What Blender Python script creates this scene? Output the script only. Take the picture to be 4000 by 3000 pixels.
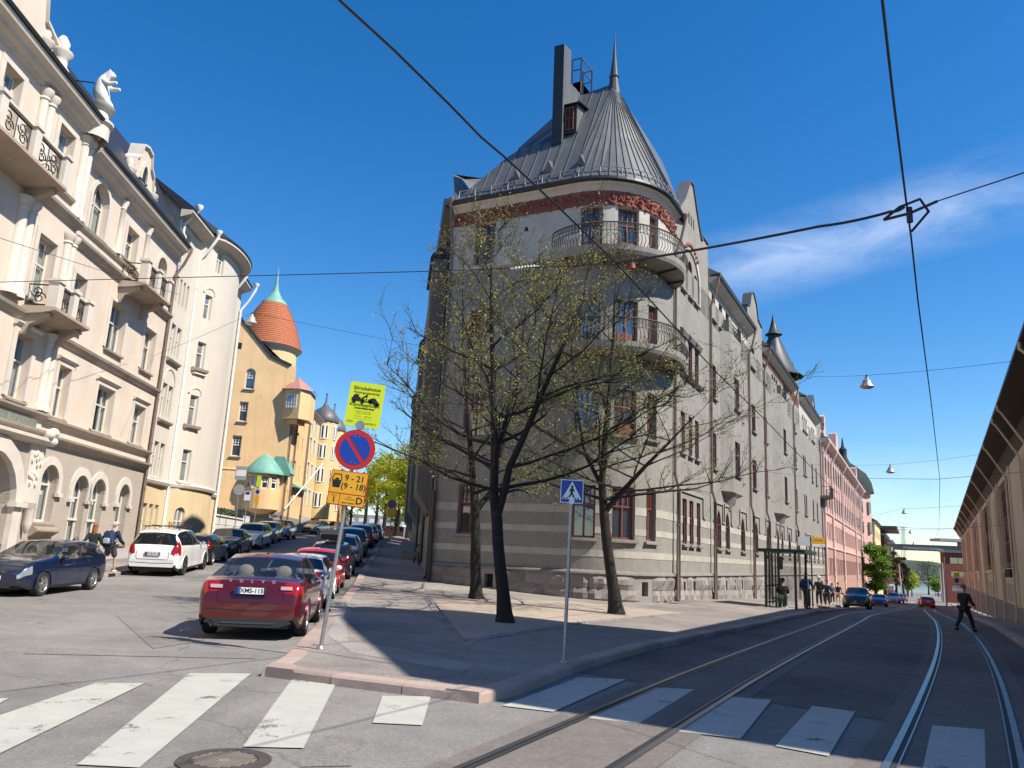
import bpy, bmesh, math, random
import numpy as np
from mathutils import Vector, Matrix
for o in list(bpy.data.objects): bpy.data.objects.remove(o)
sc = bpy.context.scene
COL = sc.collection
RNG = random.Random(7)
R_ = math.radians
# ------------------------------------------------------------ camera, sky, sun
FPX, PIT, ROL, EYE = 3040.0, R_(12.28), R_(2.83), 1.7
_f = np.array([0, math.cos(PIT), math.sin(PIT)]); _r0 = np.array([1., 0, 0]); _u0 = np.cross(_r0, _f)
_ri = _r0*math.cos(ROL)+_u0*math.sin(ROL); _up = -_r0*math.sin(ROL)+_u0*math.cos(ROL)
CAMP = np.array([0, 0, EYE])
cd = bpy.data.cameras.new('camera'); cam = bpy.data.objects.new('camera', cd); COL.objects.link(cam)
cd.sensor_width = 36; cd.sensor_fit = 'HORIZONTAL'; cd.lens = 36*FPX/4000; cd.clip_start = .1; cd.clip_end = 12000
mw = Matrix.Identity(4)
for i in range(3):
    mw[i][0], mw[i][1], mw[i][2], mw[i][3] = _ri[i], _up[i], -_f[i], CAMP[i]
cam.matrix_world = mw; sc.camera = cam
SUN_AZ = math.atan2(.909, -.416); SUN_EL = R_(48.8)
wd = bpy.data.worlds.new('World'); sc.world = wd; wd.use_nodes = True
nt = wd.node_tree; nt.nodes.clear(); N = nt.nodes.new; LK = nt.links.new
wo = N('ShaderNodeOutputWorld'); bg = N('ShaderNodeBackground'); sky = N('ShaderNodeTexSky'); sky.sky_type = 'NISHITA'
sky.sun_disc = False; sky.sun_elevation = SUN_EL; sky.sun_rotation = SUN_AZ; sky.air_density = 1.0; sky.dust_density = .12; sky.ozone_density = 3.0; sky.altitude = 0
bg.inputs[1].default_value = .115
# thin cirrus: noise on the sky dome inside two soft bands
tc = N('ShaderNodeTexCoord')
def vm(op, a, b=None):
    n = N('ShaderNodeVectorMath'); n.operation = op
    for i, q in enumerate((a, b)):
        if q is None: continue
        if isinstance(q, (tuple, list)): n.inputs[i].default_value = q
        else: LK(q, n.inputs[i])
    return n
def mt(op, a, b=None, c=None, clamp=False):
    n = N('ShaderNodeMath'); n.operation = op; n.use_clamp = clamp
    for i, q in enumerate((a, b, c)):
        if q is None: continue
        if isinstance(q, (int, float)): n.inputs[i].default_value = q
        else: LK(q, n.inputs[i])
    return n.outputs[0]
def pray(px, py):
    return _f*FPX+_ri*(px-2000)-_up*(py-1500)
def pdir(px, py):
    d = pray(px, py); return d/np.linalg.norm(d)
nz = N('ShaderNodeTexNoise'); nz.inputs['Scale'].default_value = 6.5; nz.inputs['Detail'].default_value = 7; nz.inputs['Roughness'].default_value = .62; nz.inputs['Distortion'].default_value = .8
mp = N('ShaderNodeMapping'); mp.inputs['Rotation'].default_value = (0, .5, .3); mp.inputs['Scale'].default_value = (1, 1, 3.2); LK(tc.outputs['Generated'], mp.inputs[0]); LK(mp.outputs[0], nz.inputs[0])
cl = None
for (a, b, wdt, amp) in (((2840, 1060), (4000, 720), .055, .62), ((3240, 1900), (3900, 1930), .055, .40)):
    A, B = pdir(*a), pdir(*b); n_ = np.cross(A, B); n_ /= np.linalg.norm(n_); m_ = A+B; m_ /= np.linalg.norm(m_)
    dist = mt('ABSOLUTE', vm('DOT_PRODUCT', tc.outputs['Generated'], tuple(n_)).outputs['Value'])
    band = mt('SUBTRACT', 1.0, mt('DIVIDE', dist, wdt), clamp=True)
    al = vm('DOT_PRODUCT', tc.outputs['Generated'], tuple(m_)).outputs['Value']
    half = float(A@m_)
    end = mt('DIVIDE', mt('SUBTRACT', al, half-.022), .05, clamp=True)
    q = mt('MULTIPLY', mt('MULTIPLY', band, end), amp)
    dA = mt('SUBTRACT', 1.0, mt('MULTIPLY', mt('SUBTRACT', 1.0, vm('DOT_PRODUCT', tc.outputs['Generated'], tuple(A)).outputs['Value']), 9.0), clamp=True); q = mt('MULTIPLY', q, mt('ADD', mt('MULTIPLY', dA, .75), .25))
    q = mt('MULTIPLY', q, mt('MULTIPLY', mt('SUBTRACT', nz.outputs['Fac'], .3), 3.2, clamp=True))
    cl = q if cl is None else mt('ADD', cl, q, clamp=True)
mx = N('ShaderNodeMix'); mx.data_type = 'RGBA'; hs_ = N('ShaderNodeHueSaturation'); hs_.inputs['Saturation'].default_value = 1.37; hs_.inputs['Hue'].default_value = .503; LK(sky.outputs[0], hs_.inputs['Color']); LK(cl, mx.inputs[0]); LK(hs_.outputs[0], mx.inputs[6]); mx.inputs[7].default_value = (6.4, 7.0, 8.0, 1)
LK(mx.outputs[2], bg.inputs[0]); LK(bg.outputs[0], wo.inputs[0])
sl = bpy.data.lights.new('sun', 'SUN'); sl.energy = 5.0; sl.angle = R_(.53); sl.color = (1, .93, .82)
so = bpy.data.objects.new('sun', sl); COL.objects.link(so); so.location = (60, -30, 60)
SD = Vector((math.cos(SUN_EL)*.909, math.cos(SUN_EL)*-.416, math.sin(SUN_EL))).normalized()
so.rotation_euler = SD.to_track_quat('Z', 'Y').to_euler()
sc.view_settings.view_transform = 'Standard'; sc.view_settings.look = 'None'; sc.view_settings.gamma = 1; sc.view_settings.exposure = 0.62
sc.view_settings.use_curve_mapping = False
try:
    sc.cycles.max_bounces = 6; sc.cycles.transparent_max_bounces = 12; sc.cycles.caustics_reflective = False; sc.cycles.caustics_refractive = False
except Exception: pass
# ------------------------------------------------------------ measured ground
ZL = ((-50, 0), (22, 0), (30, .18), (35, .42), (49, 1.15), (59, 1.83), (80, 2.6), (101, 3.05), (120, 3.2), (400, 3.2))
ZR = ((-50, 0), (12, 0), (20, -.06), (34, -.17), (40, -.36), (54, -.86), (62, -1.18), (86, -2.1), (131, -3.1), (171, -3.6), (260, -5.2), (400, -6.2))
def itp(T, y): return float(np.interp(y, [a for a, _ in T], [b for _, b in T]))
def lxr(y):   # x of the left street's right-hand kerb
    return float(np.interp(y, [-20, 11.5, 35.2, 46.6, 67.5, 100, 125], [-2.9, -3.05, -6.3, -7.75, -10.6, -13.6, -16]))
def rxl(y):   # x of the right street's left-hand kerb
    return float(np.interp(y, [-20, 9.5, 13.2, 17.5, 23.8, 31.7, 49.5, 130], [-.3, -.2, 1.4, 3.4, 6.6, 10.9, 20.0, 62]))
def gz(x, y):
    a, b = lxr(y), max(rxl(y), lxr(y)+.5)
    w = min(1, max(0, (x-a)/(b-a)))
    r = itp(ZR, y)-.36*min(1, max(0, (x-b-4)/8))*min(1, max(0, (y-14)/20))
    return (1-w)*itp(ZL, y)+w*r
def at(px, py, Y):
    d = pray(px, py); return CAMP+d*(Y/d[1])
def onz(px, py, z):
    d = pray(px, py); return CAMP+d*((z-EYE)/d[2])
def gp(px, py, off=0.0):
    d = pray(px, py); d = d/d[1]; y = 3.0
    while y < 500:
        p = CAMP+d*y
        if p[2] <= gz(p[0], p[1])+off: break
        y += .05 if y < 60 else .2
    return p
def DD(x, y, off=0.0): return gp(x*1.80832, y*1.80832, off)
# ------------------------------------------------------------ mesh helpers
class MB:
    def __init__(s): s.v = []; s.f = []; s.sm = []
    def add(s, vs, fs, smooth=False):
        o = len(s.v); s.v += [tuple(map(float, q)) for q in vs]; s.f += [tuple(i+o for i in f) for f in fs]; s.sm += [smooth]*len(fs); return s
    def quad(s, a, b, c, d): return s.add((a, b, c, d), ((0, 1, 2, 3),))
    def box(s, x0, x1, y0, y1, z0, z1, M=None):
        v = [(x, y, z) for z in (z0, z1) for y in (y0, y1) for x in (x0, x1)]
        if M is not None: v = [tuple(M @ Vector(q)) for q in v]
        return s.add(v, ((0, 2, 3, 1), (4, 5, 7, 6), (0, 1, 5, 4), (2, 6, 7, 3), (0, 4, 6, 2), (1, 3, 7, 5)))
    def tube(s, pts, r, n=6, cap=True, smooth=True):
        P = [Vector(map(float, p)) for p in pts]; rs = r if isinstance(r, (list, tuple)) else [r]*len(P)
        vs = []; fs = []; up = None
        for i, p in enumerate(P):
            t = (P[min(i+1, len(P)-1)]-P[max(i-1, 0)])
            if t.length < 1e-9: t = Vector((0, 0, 1))
            t.normalize()
            if up is None: up = Vector((0, 0, 1)) if abs(t.z) < .9 else Vector((1, 0, 0))
            a = t.cross(up)
            if a.length < 1e-6: a = t.cross(Vector((1, .3, 0)))
            a.normalize(); b = a.cross(t); up = b
            for k in range(n):
                q = 2*math.pi*k/n; vs.append(p+(a*math.cos(q)+b*math.sin(q))*rs[i])
        for i in range(len(P)-1):
            for k in range(n):
                k2 = (k+1) % n; fs.append((i*n+k, i*n+k2, (i+1)*n+k2, (i+1)*n+k))
        if cap: fs.append(tuple(range(n-1, -1, -1))); fs.append(tuple((len(P)-1)*n+k for k in range(n)))
        return s.add(vs, fs, smooth)
    def lathe(s, prof, c=(0, 0, 0), n=16, a0=0.0, a1=2*math.pi, smooth=True, M=None):
        full = abs(a1-a0-2*math.pi) < 1e-6; m = n if full else n+1
        vs = []
        for r, z in prof:
            for k in range(m):
                a = a0+(a1-a0)*k/n; q = Vector((r*math.cos(a), r*math.sin(a), z))
                if M is not None: q = M @ q
                vs.append((q[0]+c[0], q[1]+c[1], q[2]+c[2]))
        fs = []
        for i in range(len(prof)-1):
            for k in range(n):
                k2 = (k+1) % m if full else k+1
                fs.append((i*m+k, i*m+k2, (i+1)*m+k2, (i+1)*m+k))
        return s.add(vs, fs, smooth)
    def prism(s, poly, ax, d0, d1):   # poly of (a,b); ax(a,b,d)->xyz
        n = len(poly); v = [ax(a, b, d0) for a, b in poly]+[ax(a, b, d1) for a, b in poly]
        f = [tuple(range(n-1, -1, -1)), tuple(range(n, 2*n))]+[(i, (i+1) % n, n+(i+1) % n, n+i) for i in range(n)]
        return s.add(v, f)
    def ell(s, c, r, n=10, m=6, M=None):
        prof = [(math.cos(-math.pi/2+math.pi*i/m), math.sin(-math.pi/2+math.pi*i/m)) for i in range(m+1)]
        vs = []; fs = []
        for cr, z in prof:
            for k in range(n):
                a = 2*math.pi*k/n; q = Vector((r[0]*cr*math.cos(a), r[1]*cr*math.sin(a), r[2]*z))
                if M is not None: q = M @ q
                vs.append((q[0]+c[0], q[1]+c[1], q[2]+c[2]))
        for i in range(m):
            for k in range(n): fs.append((i*n+k, i*n+(k+1) % n, (i+1)*n+(k+1) % n, (i+1)*n+k))
        return s.add(vs, fs, True)
    def strip(s, A, B, smooth=False):
        n = len(A); return s.add(list(A)+list(B), [(i, i+1, n+i+1, n+i) for i in range(n-1)], smooth)
    def mesh(s, name, mat, org=(0, 0, 0)):
        me = bpy.data.meshes.new(name)
        ox, oy, oz = org
        me.from_pydata([(a-ox, b-oy, c-oz) for a, b, c in s.v], [], s.f); me.polygons.foreach_set('use_smooth', s.sm)
        if mat is not None: me.materials.append(mat)
        me.update(); return me
ORGS = {}
def link(name, me, parent=None, org=(0, 0, 0), **kw):
    o = bpy.data.objects.new(name, me); COL.objects.link(o)
    if parent is not None: o.parent = parent; ORGS[o.name] = org
    for k, q in kw.items(): o[k] = q
    return o
# ORGS keeps each thing's base so that world-space vertices become local ones
def build(mb, name, mat, parent=None, **kw):
    if not mb.v: return None
    org = ORGS.get(parent.name, (0, 0, 0)) if parent is not None else (0, 0, 0)
    me = mb.mesh(name, mat, org)
    if any(mb.sm):
        try: me.set_sharp_from_angle(angle=R_(42))
        except Exception: pass
    return link(name, me, parent, org, **kw)
MB.build = lambda s, name, mat, parent=None, **kw: build(s, name, mat, parent, **kw)
def thing(name, label, cat, loc=(0, 0, 0), group=None, rz=0.0):
    o = bpy.data.objects.new(name, None); COL.objects.link(o); o.location = loc; o.rotation_euler = (0, 0, rz); o.empty_display_size = .3
    o['label'] = label; o['category'] = cat
    if group: o['group'] = group
    ORGS[o.name] = tuple(map(float, loc)) if rz == 0 else (0, 0, 0)
    return o
def solo(mb, name, mat, label, cat, group=None):
    c = np.array(mb.v); org = (float(c[:, 0].mean()), float(c[:, 1].mean()), float(c[:, 2].min()))
    me = mb.mesh(name, mat, org)
    if any(mb.sm):
        try: me.set_sharp_from_angle(angle=R_(42))
        except Exception: pass
    o = link(name, me); o.location = org; o['label'] = label; o['category'] = cat
    if group: o['group'] = group
    ORGS[o.name] = org; return o
def struct(mb, name, mat, parent=None):
    o = build(mb, name, mat, parent)
    if parent is None: o['kind'] = 'structure'
    return o
_FC = {}
def text_mb(txt, size, ax, bold=0.0, align='CENTER'):
    """flat lettering; ax(a,b)->xyz"""
    cu = bpy.data.curves.new('t', 'FONT'); cu.body = txt; cu.size = size; cu.align_x = align; cu.align_y = 'CENTER'; cu.resolution_u = 3; cu.offset = bold
    ob = bpy.data.objects.new('t', cu); COL.objects.link(ob); dg = bpy.context.evaluated_depsgraph_get()
    me = bpy.data.meshes.new_from_object(ob.evaluated_get(dg))
    mb = MB(); mb.add([ax(q.co.x, q.co.y) for q in me.vertices], [tuple(p.vertices) for p in me.polygons])
    bpy.data.objects.remove(ob); bpy.data.curves.remove(cu); bpy.data.meshes.remove(me); return mb
# ------------------------------------------------------------ materials
def lin(c):
    if isinstance(c, str):
        c = [int(c[i:i+2], 16)/255 for i in (0, 2, 4)]
        c = [q/12.92 if q <= .04045 else ((q+.055)/1.055)**2.4 for q in c]
    return tuple(c)
MATS = {}
def mat(name, col, rough=.8, var=.12, vscale=.6, bump=0., bscale=30., metal=0., spec=.4, coat=0., speck=0., sscale=120., col2=None, c2s=.35, c2t=.55, trans=0., emit=0., streak=0., leaf=0., ior=1.5, orand=0.):
    if name in MATS: return MATS[name]
    m = bpy.data.materials.new(name); m.use_nodes = True; t = m.node_tree; t.nodes.clear(); n = t.nodes.new; l = t.links.new
    out = n('ShaderNodeOutputMaterial'); b = n('ShaderNodeBsdfPrincipled'); l(b.outputs[0], out.inputs[0])
    c = lin(col); b.inputs['Roughness'].default_value = rough; b.inputs['Metallic'].default_value = metal
    b.inputs['Specular IOR Level'].default_value = spec; b.inputs['IOR'].default_value = ior
    if coat: b.inputs['Coat Weight'].default_value = coat; b.inputs['Coat Roughness'].default_value = .04
    tcn = n('ShaderNodeTexCoord'); cur = None
    def ns(scale, det=4, rgh=.6, vec=None):
        q = n('ShaderNodeTexNoise'); q.inputs['Scale'].default_value = scale; q.inputs['Detail'].default_value = det; q.inputs['Roughness'].default_value = rgh
        l(vec if vec is not None else tcn.outputs['Object'], q.inputs[0]); return q.outputs['Fac']
    def mixc(fac, a, bcol):
        q = n('ShaderNodeMix'); q.data_type = 'RGBA'
        l(fac, q.inputs[0])
        for i, x in ((6, a), (7, bcol)):
            if isinstance(x, tuple): q.inputs[i].default_value = (*x[:3], 1)
            else: l(x, q.inputs[i])
        return q.outputs[2]
    def ramp(fac, a, bb):
        q = n('ShaderNodeMapRange'); l(fac, q.inputs[0]); q.inputs[1].default_value = a; q.inputs[2].default_value = bb; q.clamp = True; return q.outputs[0]
    if var or col2 or speck:
        lo = tuple(x*(1-var) for x in c); hi = tuple(min(1, x*(1+var)) for x in c)
        cur = mixc(ramp(ns(vscale, 6, .65), .3, .7), lo, hi)
        if streak:
            mpn = n('ShaderNodeMapping'); mpn.inputs['Scale'].default_value = (1.6, 1.6, .12); l(tcn.outputs['Object'], mpn.inputs[0])
            cur = mixc(ramp(ns(1.5, 5, .6, mpn.outputs[0]), .52, .8), cur, tuple(x*(1-streak) for x in c))
        if col2: cur = mixc(ramp(ns(c2s, 6, .7), c2t, c2t+.12), cur, lin(col2))
        if speck:
            cur = mixc(ramp(ns(sscale, 2, .7), .42, .62), cur, tuple(min(1, x*(1+speck)) for x in c))
            cur = mixc(ramp(ns(sscale*.7+11, 2, .7), .55, .7), cur, tuple(x*(1-min(.8, speck)) for x in c))
        if orand:
            oi = n('ShaderNodeObjectInfo'); mo = n('ShaderNodeMapRange'); l(oi.outputs['Random'], mo.inputs[0]); mo.inputs[3].default_value = 1-orand; mo.inputs[4].default_value = 1+orand*.6
            q = n('ShaderNodeVectorMath'); q.operation = 'SCALE'; l(cur, q.inputs[0]); l(mo.outputs[0], q.inputs['Scale']); cur = q.outputs[0]
        l(cur, b.inputs['Base Color'])
    else: b.inputs['Base Color'].default_value = (*c, 1)
    if bump:
        bp = n('ShaderNodeBump'); bp.inputs['Strength'].default_value = min(1, bump); bp.inputs['Distance'].default_value = .02; l(ns(bscale, 5, .65), bp.inputs['Height']); l(bp.outputs[0], b.inputs['Normal'])
    if emit: b.inputs['Emission Color'].default_value = (*c, 1); b.inputs['Emission Strength'].default_value = emit
    if leaf:
        tl = n('ShaderNodeBsdfTranslucent'); ms = n('ShaderNodeMixShader'); ms.inputs[0].default_value = leaf
        (l(cur, tl.inputs[0]) if cur is not None else None); l(b.outputs[0], ms.inputs[1]); l(tl.outputs[0], ms.inputs[2]); l(ms.outputs[0], out.inputs[0])
    if trans:
        tr = n('ShaderNodeBsdfTransparent'); ms = n('ShaderNodeMixShader'); ms.inputs[0].default_value = trans
        l(b.outputs[0], ms.inputs[1]); l(tr.outputs[0], ms.inputs[2]); l(ms.outputs[0], out.inputs[0])
    MATS[name] = m; return m
def paintmat(name, col, flake=0.0, rough=.28):
    return mat(name, col, rough, var=.03, vscale=2, coat=1.0, spec=.5, metal=flake)
def wornpaint():
    m = mat('road_paint', (.43, .42, .37), .7, var=.08, vscale=3, bump=.3, bscale=200)
    t = m.node_tree; n = t.nodes.new; l = t.links.new; b = [q for q in t.nodes if q.type == 'BSDF_PRINCIPLED'][0]; out = [q for q in t.nodes if q.type == 'OUTPUT_MATERIAL'][0]
    tcn = n('ShaderNodeTexCoord'); vals = []
    for s_, d_ in ((1.7, 6), (60, 3)):
        q = n('ShaderNodeTexNoise'); q.inputs['Scale'].default_value = s_; q.inputs['Detail'].default_value = d_; q.inputs['Roughness'].default_value = .75; l(tcn.outputs['Object'], q.inputs[0]); vals.append(q.outputs['Fac'])
    ad = n('ShaderNodeMath'); ad.operation = 'MULTIPLY_ADD'; l(vals[1], ad.inputs[0]); ad.inputs[1].default_value = .45; l(vals[0], ad.inputs[2])
    mr = n('ShaderNodeMapRange'); l(ad.outputs[0], mr.inputs[0]); mr.inputs[1].default_value = .835; mr.inputs[2].default_value = .895
    tr = n('ShaderNodeBsdfTransparent'); ms = n('ShaderNodeMixShader'); l(mr.outputs[0], ms.inputs[0]); l(b.outputs[0], ms.inputs[1]); l(tr.outputs[0], ms.inputs[2]); l(ms.outputs[0], out.inputs[0])
    return m
def asphalt(name, base, patch=.25, cracks=True):
    m = bpy.data.materials.new(name); m.use_nodes = True; t = m.node_tree; n = t.nodes.new; l = t.links.new
    b = [q for q in t.nodes if q.type == 'BSDF_PRINCIPLED'][0]; b.inputs['Roughness'].default_value = .88; b.inputs['Specular IOR Level'].default_value = .3
    tcn = n('ShaderNodeTexCoord')
    def ns(scale, det=3, rgh=.6, dist=0):
        q = n('ShaderNodeTexNoise'); q.inputs['Scale'].default_value = scale; q.inputs['Detail'].default_value = det; q.inputs['Roughness'].default_value = rgh; q.inputs['Distortion'].default_value = dist; l(tcn.outputs['Object'], q.inputs[0]); return q.outputs['Fac']
    def mr(f, a, bb, c, d):
        q = n('ShaderNodeMapRange'); l(f, q.inputs[0]); q.inputs[1].default_value = a; q.inputs[2].default_value = bb; q.inputs[3].default_value = c; q.inputs[4].default_value = d; return q.outputs[0]
    def mul(a, bb):
        q = n('ShaderNodeMath'); q.operation = 'MULTIPLY'; l(a, q.inputs[0]); l(bb, q.inputs[1]); return q.outputs[0]
    v = mul(mr(ns(.22, 5, .7, .6), .35, .65, 1-patch, 1+patch*.6), mr(ns(95, 3, .75), .38, .62, .62, 1.45))
    v = mul(v, mr(ns(2.3, 6, .7), .3, .7, .88, 1.12)); v = mul(v, mr(ns(17, 4, .8), .36, .64, .84, 1.16)); v = mul(v, mr(ns(.9, 7, .75, 2.5), .58, .7, 1, .86)); v = mul(v, mr(ns(38, 2, .6), .62, .72, 1, 1.5))
    if cracks:
        vo = n('ShaderNodeTexVoronoi'); vo.feature = 'DISTANCE_TO_EDGE'; vo.inputs['Scale'].default_value = .16
        ad = n('ShaderNodeVectorMath'); ad.operation = 'ADD'; q = n('ShaderNodeTexNoise'); q.inputs['Scale'].default_value = .9; q.inputs['Detail'].default_value = 5; l(tcn.outputs['Object'], q.inputs[0]); l(tcn.outputs['Object'], ad.inputs[0]); l(q.outputs['Color'], ad.inputs[1]); l(ad.outputs[0], vo.inputs[0])
        v = mul(v, mr(vo.outputs['Distance'], .001, .004, .74, 1))
    q = n('ShaderNodeMix'); q.data_type = 'RGBA'; q.blend_type = 'MULTIPLY'; q.inputs[0].default_value = 1; q.inputs[6].default_value = (*base, 1); cb = n('ShaderNodeCombineColor'); [l(v, cb.inputs[i]) for i in range(3)]; l(cb.outputs[0], q.inputs[7]); l(q.outputs[2], b.inputs['Base Color'])
    bp = n('ShaderNodeBump'); bp.inputs['Strength'].default_value = .5; bp.inputs['Distance'].default_value = .01; l(ns(110, 3, .7), bp.inputs['Height']); l(bp.outputs[0], b.inputs['Normal'])
    return m
ROAD = asphalt('asphalt', (.205, .194, .180)); PAVE = asphalt('pavement_asphalt', (.255, .225, .20), .3); TRACKBED = asphalt('track_concrete', (.165, .145, .13), .2, False); DROAD = asphalt('dark_asphalt', (.135, .122, .11), .35, False)
PAINT = wornpaint()
KERB = mat('pink_granite', (.35, .265, .225), .75, .18, 3, bump=.5, bscale=60, speck=.25, sscale=70, orand=.2)
GRAN = mat('grey_granite', (.225, .205, .19), .85, .3, 1.4, bump=1, bscale=14, speck=.3, sscale=40, col2=(.27, .205, .18), c2s=.5, orand=.25)
GLASSC = mat('pane_over_curtain', (.20, .205, .20), .04, .35, 1.3, spec=.9, ior=1.8); GLASSB = mat('pane_bluish', (.035, .05, .07), .05, .4, 2, spec=.9, ior=1.9)
STEEL = mat('galvanised_steel', (.36, .37, .38), .45, .12, 8, metal=.75)
IRON = mat('black_iron', (.025, .025, .027), .5, .1, 5)
RAILM = mat('rail_steel', (.27, .27, .27), .38, .15, 3, metal=.9)
RAILG = mat('rail_groove', (.03, .03, .03), .7, .2, 5)
GLASSD = mat('window_glass', (.02, .026, .032), .03, 0, spec=.9, ior=1.9)
GLASST = mat('clear_window_glass', (.03, .04, .045), .03, 0, spec=.9, trans=.5, ior=1.9)
CURT = mat('curtain', (.62, .66, .62), .9, .1, 4)
DARK = mat('dark_interior', (.02, .02, .02), .9, 0)
ROOFM = mat('roof_sheet_metal', (.115, .12, .125), .5, .18, .7, metal=.12, bump=.25, bscale=2.2, streak=.25, orand=.16)
ROOFB = mat('black_roof_metal', (.035, .036, .04), .45, .1, 1, metal=.3)
COPPER = mat('green_copper', (.16, .36, .29), .6, .18, 1.2, streak=.2)
WHITEP = mat('white_trim_paint', (.72, .70, .66), .6, .05, 2)
CREAM = mat('cream_trim', (.56, .495, .41), .8, .08, 1.2, bump=.2, bscale=25, streak=.22)
# ------------------------------------------------------------ facades
class Fac:
    """a wall line in plan: pieces of straight and round wall; s runs along it, d outward, z up"""
    def __init__(f, P, d, off=0.0):
        d = np.array(d, float); f.d = d/np.linalg.norm(d); f.P = np.array(P, float); f.n = np.array([f.d[1], -f.d[0]]); f.off = off; f.arcs = []
    def p(f, s, d=0, z=0):
        q = f.P+f.d*s+f.n*(d+f.off); return (q[0], q[1], z)
    def ss(f, a, b): return [a, b]
class Turn(Fac):
    """straight, quarter round of radius R starting at s0, straight"""
    def __init__(f, P, d, s0, R):
        Fac.__init__(f, P, d); f.s0 = s0; f.R = R; f.s1 = s0+R*math.pi/2; f.c = f.P+f.d*s0-f.n*R
    def p(f, s, d=0, z=0):
        if s <= f.s0: q = f.P+f.d*s+f.n*d
        else:
            if s <= f.s1:
                a = (s-f.s0)/f.R; q = f.c+(f.n*math.cos(a)+f.d*math.sin(a))*(f.R+d)
            else:
                q = f.c+f.d*(f.R+d)-f.n*(s-f.s1)
        return (q[0], q[1], z)
    def ss(f, a, b):
        r = [a, b]
        if b > f.s0 and a < f.s1:
            k = 14; r += [q for q in (f.s0+(f.s1-f.s0)*i/k for i in range(k+1)) if a < q < b]
        return sorted(set(r))
class Round(Fac):
    """full round tower; s in metres round the circle"""
    def __init__(f, c, R, a0=0): f.c = np.array(c, float); f.R = R; f.a0 = a0
    def p(f, s, d=0, z=0):
        a = f.a0+s/f.R; return (f.c[0]+(f.R+d)*math.cos(a), f.c[1]+(f.R+d)*math.sin(a), z)
    def ss(f, a, b):
        k = max(1, int((b-a)/(f.R*.2))); return [a+(b-a)*i/k for i in range(k+1)]
def fbox(mb, F, s0, s1, z0, z1, d0, d1):
    S = F.ss(s0, s1); n = len(S)
    v = []
    for s in S: v += [F.p(s, d0, z0), F.p(s, d1, z0), F.p(s, d1, z1), F.p(s, d0, z1)]
    f = [(0, 3, 2, 1), (4*n-4, 4*n-3, 4*n-2, 4*n-1)]
    for i in range(n-1):
        a, b = 4*i, 4*i+4
        f += [(a, a+1, b+1, b), (a+1, a+2, b+2, b+1), (a+2, a+3, b+3, b+2), (a+3, a, b, b+3)]
    mb.add(v, f); return mb
def fprof(mb, F, s0, s1, prof, caps=True):
    """profile of (d,z) swept along the wall: cornices"""
    S = F.ss(s0, s1); m = len(prof); v = [F.p(s, d, z) for s in S for d, z in prof]; f = []
    for i in range(len(S)-1):
        for k in range(m): f.append((i*m+k, i*m+(k+1) % m, (i+1)*m+(k+1) % m, (i+1)*m+k))
    if caps: f += [tuple(range(m-1, -1, -1)), tuple((len(S)-1)*m+k for k in range(m))]
    mb.add(v, f); return mb
def cornice(z0, z1, d, k=3):
    """stepped cornice profile"""
    pr = [(-.02, z0)]
    for i in range(k):
        dd = d*(i+1)/k; za = z0+(z1-z0)*i/k*.8; pr += [(dd, za+.01), (dd, z0+(z1-z0)*(i+1)/k*.8)]
    pr += [(d*1.05, z1-.04), (-.02, z1)]; return pr
def arcpts(a, b, zb, zt, kind):
    """top outline of an opening from (b,zb) to (a,zb) over the top zt"""
    m = (a+b)/2; r = (b-a)/2; h = zt-zb
    if kind == 'pt': return [(b, zb), (b-.12*r, zb+h*.42), (b-.42*r, zb+h*.75), (m, zt), (a+.42*r, zb+h*.75), (a+.12*r, zb+h*.42), (a, zb)]
    k = 10; return [(m+r*math.cos(math.pi*i/k), zb+h*math.sin(math.pi*i/k)) for i in range(k+1)]
def spring(h):
    a, b, z0, z1, ar = h
    if not ar: return z1
    if ar == 'pt': return z1-(b-a)*.9
    return z1-((b-a)/2 if ar is True else ar)
def wall(T, F, name, mt_, s0, s1, z0, z1, holes=(), rec=.22, d=0.0, zf=None):
    """wall face with true openings and reveals. zf(s): lower edge following the ground"""
    mb = MB(); hs = [h for h in holes if h[0] < s1 and h[1] > s0]
    S = sorted(set(F.ss(s0, s1)+[q for h in hs for q in (h[0], h[1])])); Z = sorted(set([z0, z1]+[q for h in hs for q in (h[2], h[3])]))
    for i in range(len(S)-1):
        for k in range(len(Z)-1):
            a, b, c, e = S[i], S[i+1], Z[k], Z[k+1]; ms, mz = (a+b)/2, (c+e)/2
            if any(h[0] < ms < h[1] and h[2] < mz < h[3] for h in hs): continue
            ca = cb = c
            if zf is not None and k == 0: ca, cb = zf(a), zf(b)
            mb.quad(F.p(a, d, ca), F.p(b, d, cb), F.p(b, d, e), F.p(a, d, e))
    for h in hs:
        a, b, c, e, ar = h; sp = spring(h)
        if ar:
            top = arcpts(a, b, sp, e, ar); m = len(top); hm = m//2
            for i in range(m-1):   # spandrels
                cnr = (b, e) if i < hm else (a, e)
                mb.add([F.p(*cnr[:1], d, cnr[1]), F.p(top[i+1][0], d, top[i+1][1]), F.p(top[i][0], d, top[i][1])], ((0, 1, 2),))
            out = [(a, c), (b, c)]+top
        else: out = [(a, c), (b, c), (b, e), (a, e)]
        n = len(out)
        for i in range(n):
            (x, y), (x2, y2) = out[i], out[(i+1) % n]
            mb.quad(F.p(x2, d, y2), F.p(x, d, y), F.p(x, d-rec, y), F.p(x2, d-rec, y2))
    return mb.build(name, mt_, T)
def fpan(mb, F, poly, d): mb.add([F.p(s, d, z) for s, z in poly], (tuple(range(len(poly))),))
WR = random.Random(31)
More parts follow.
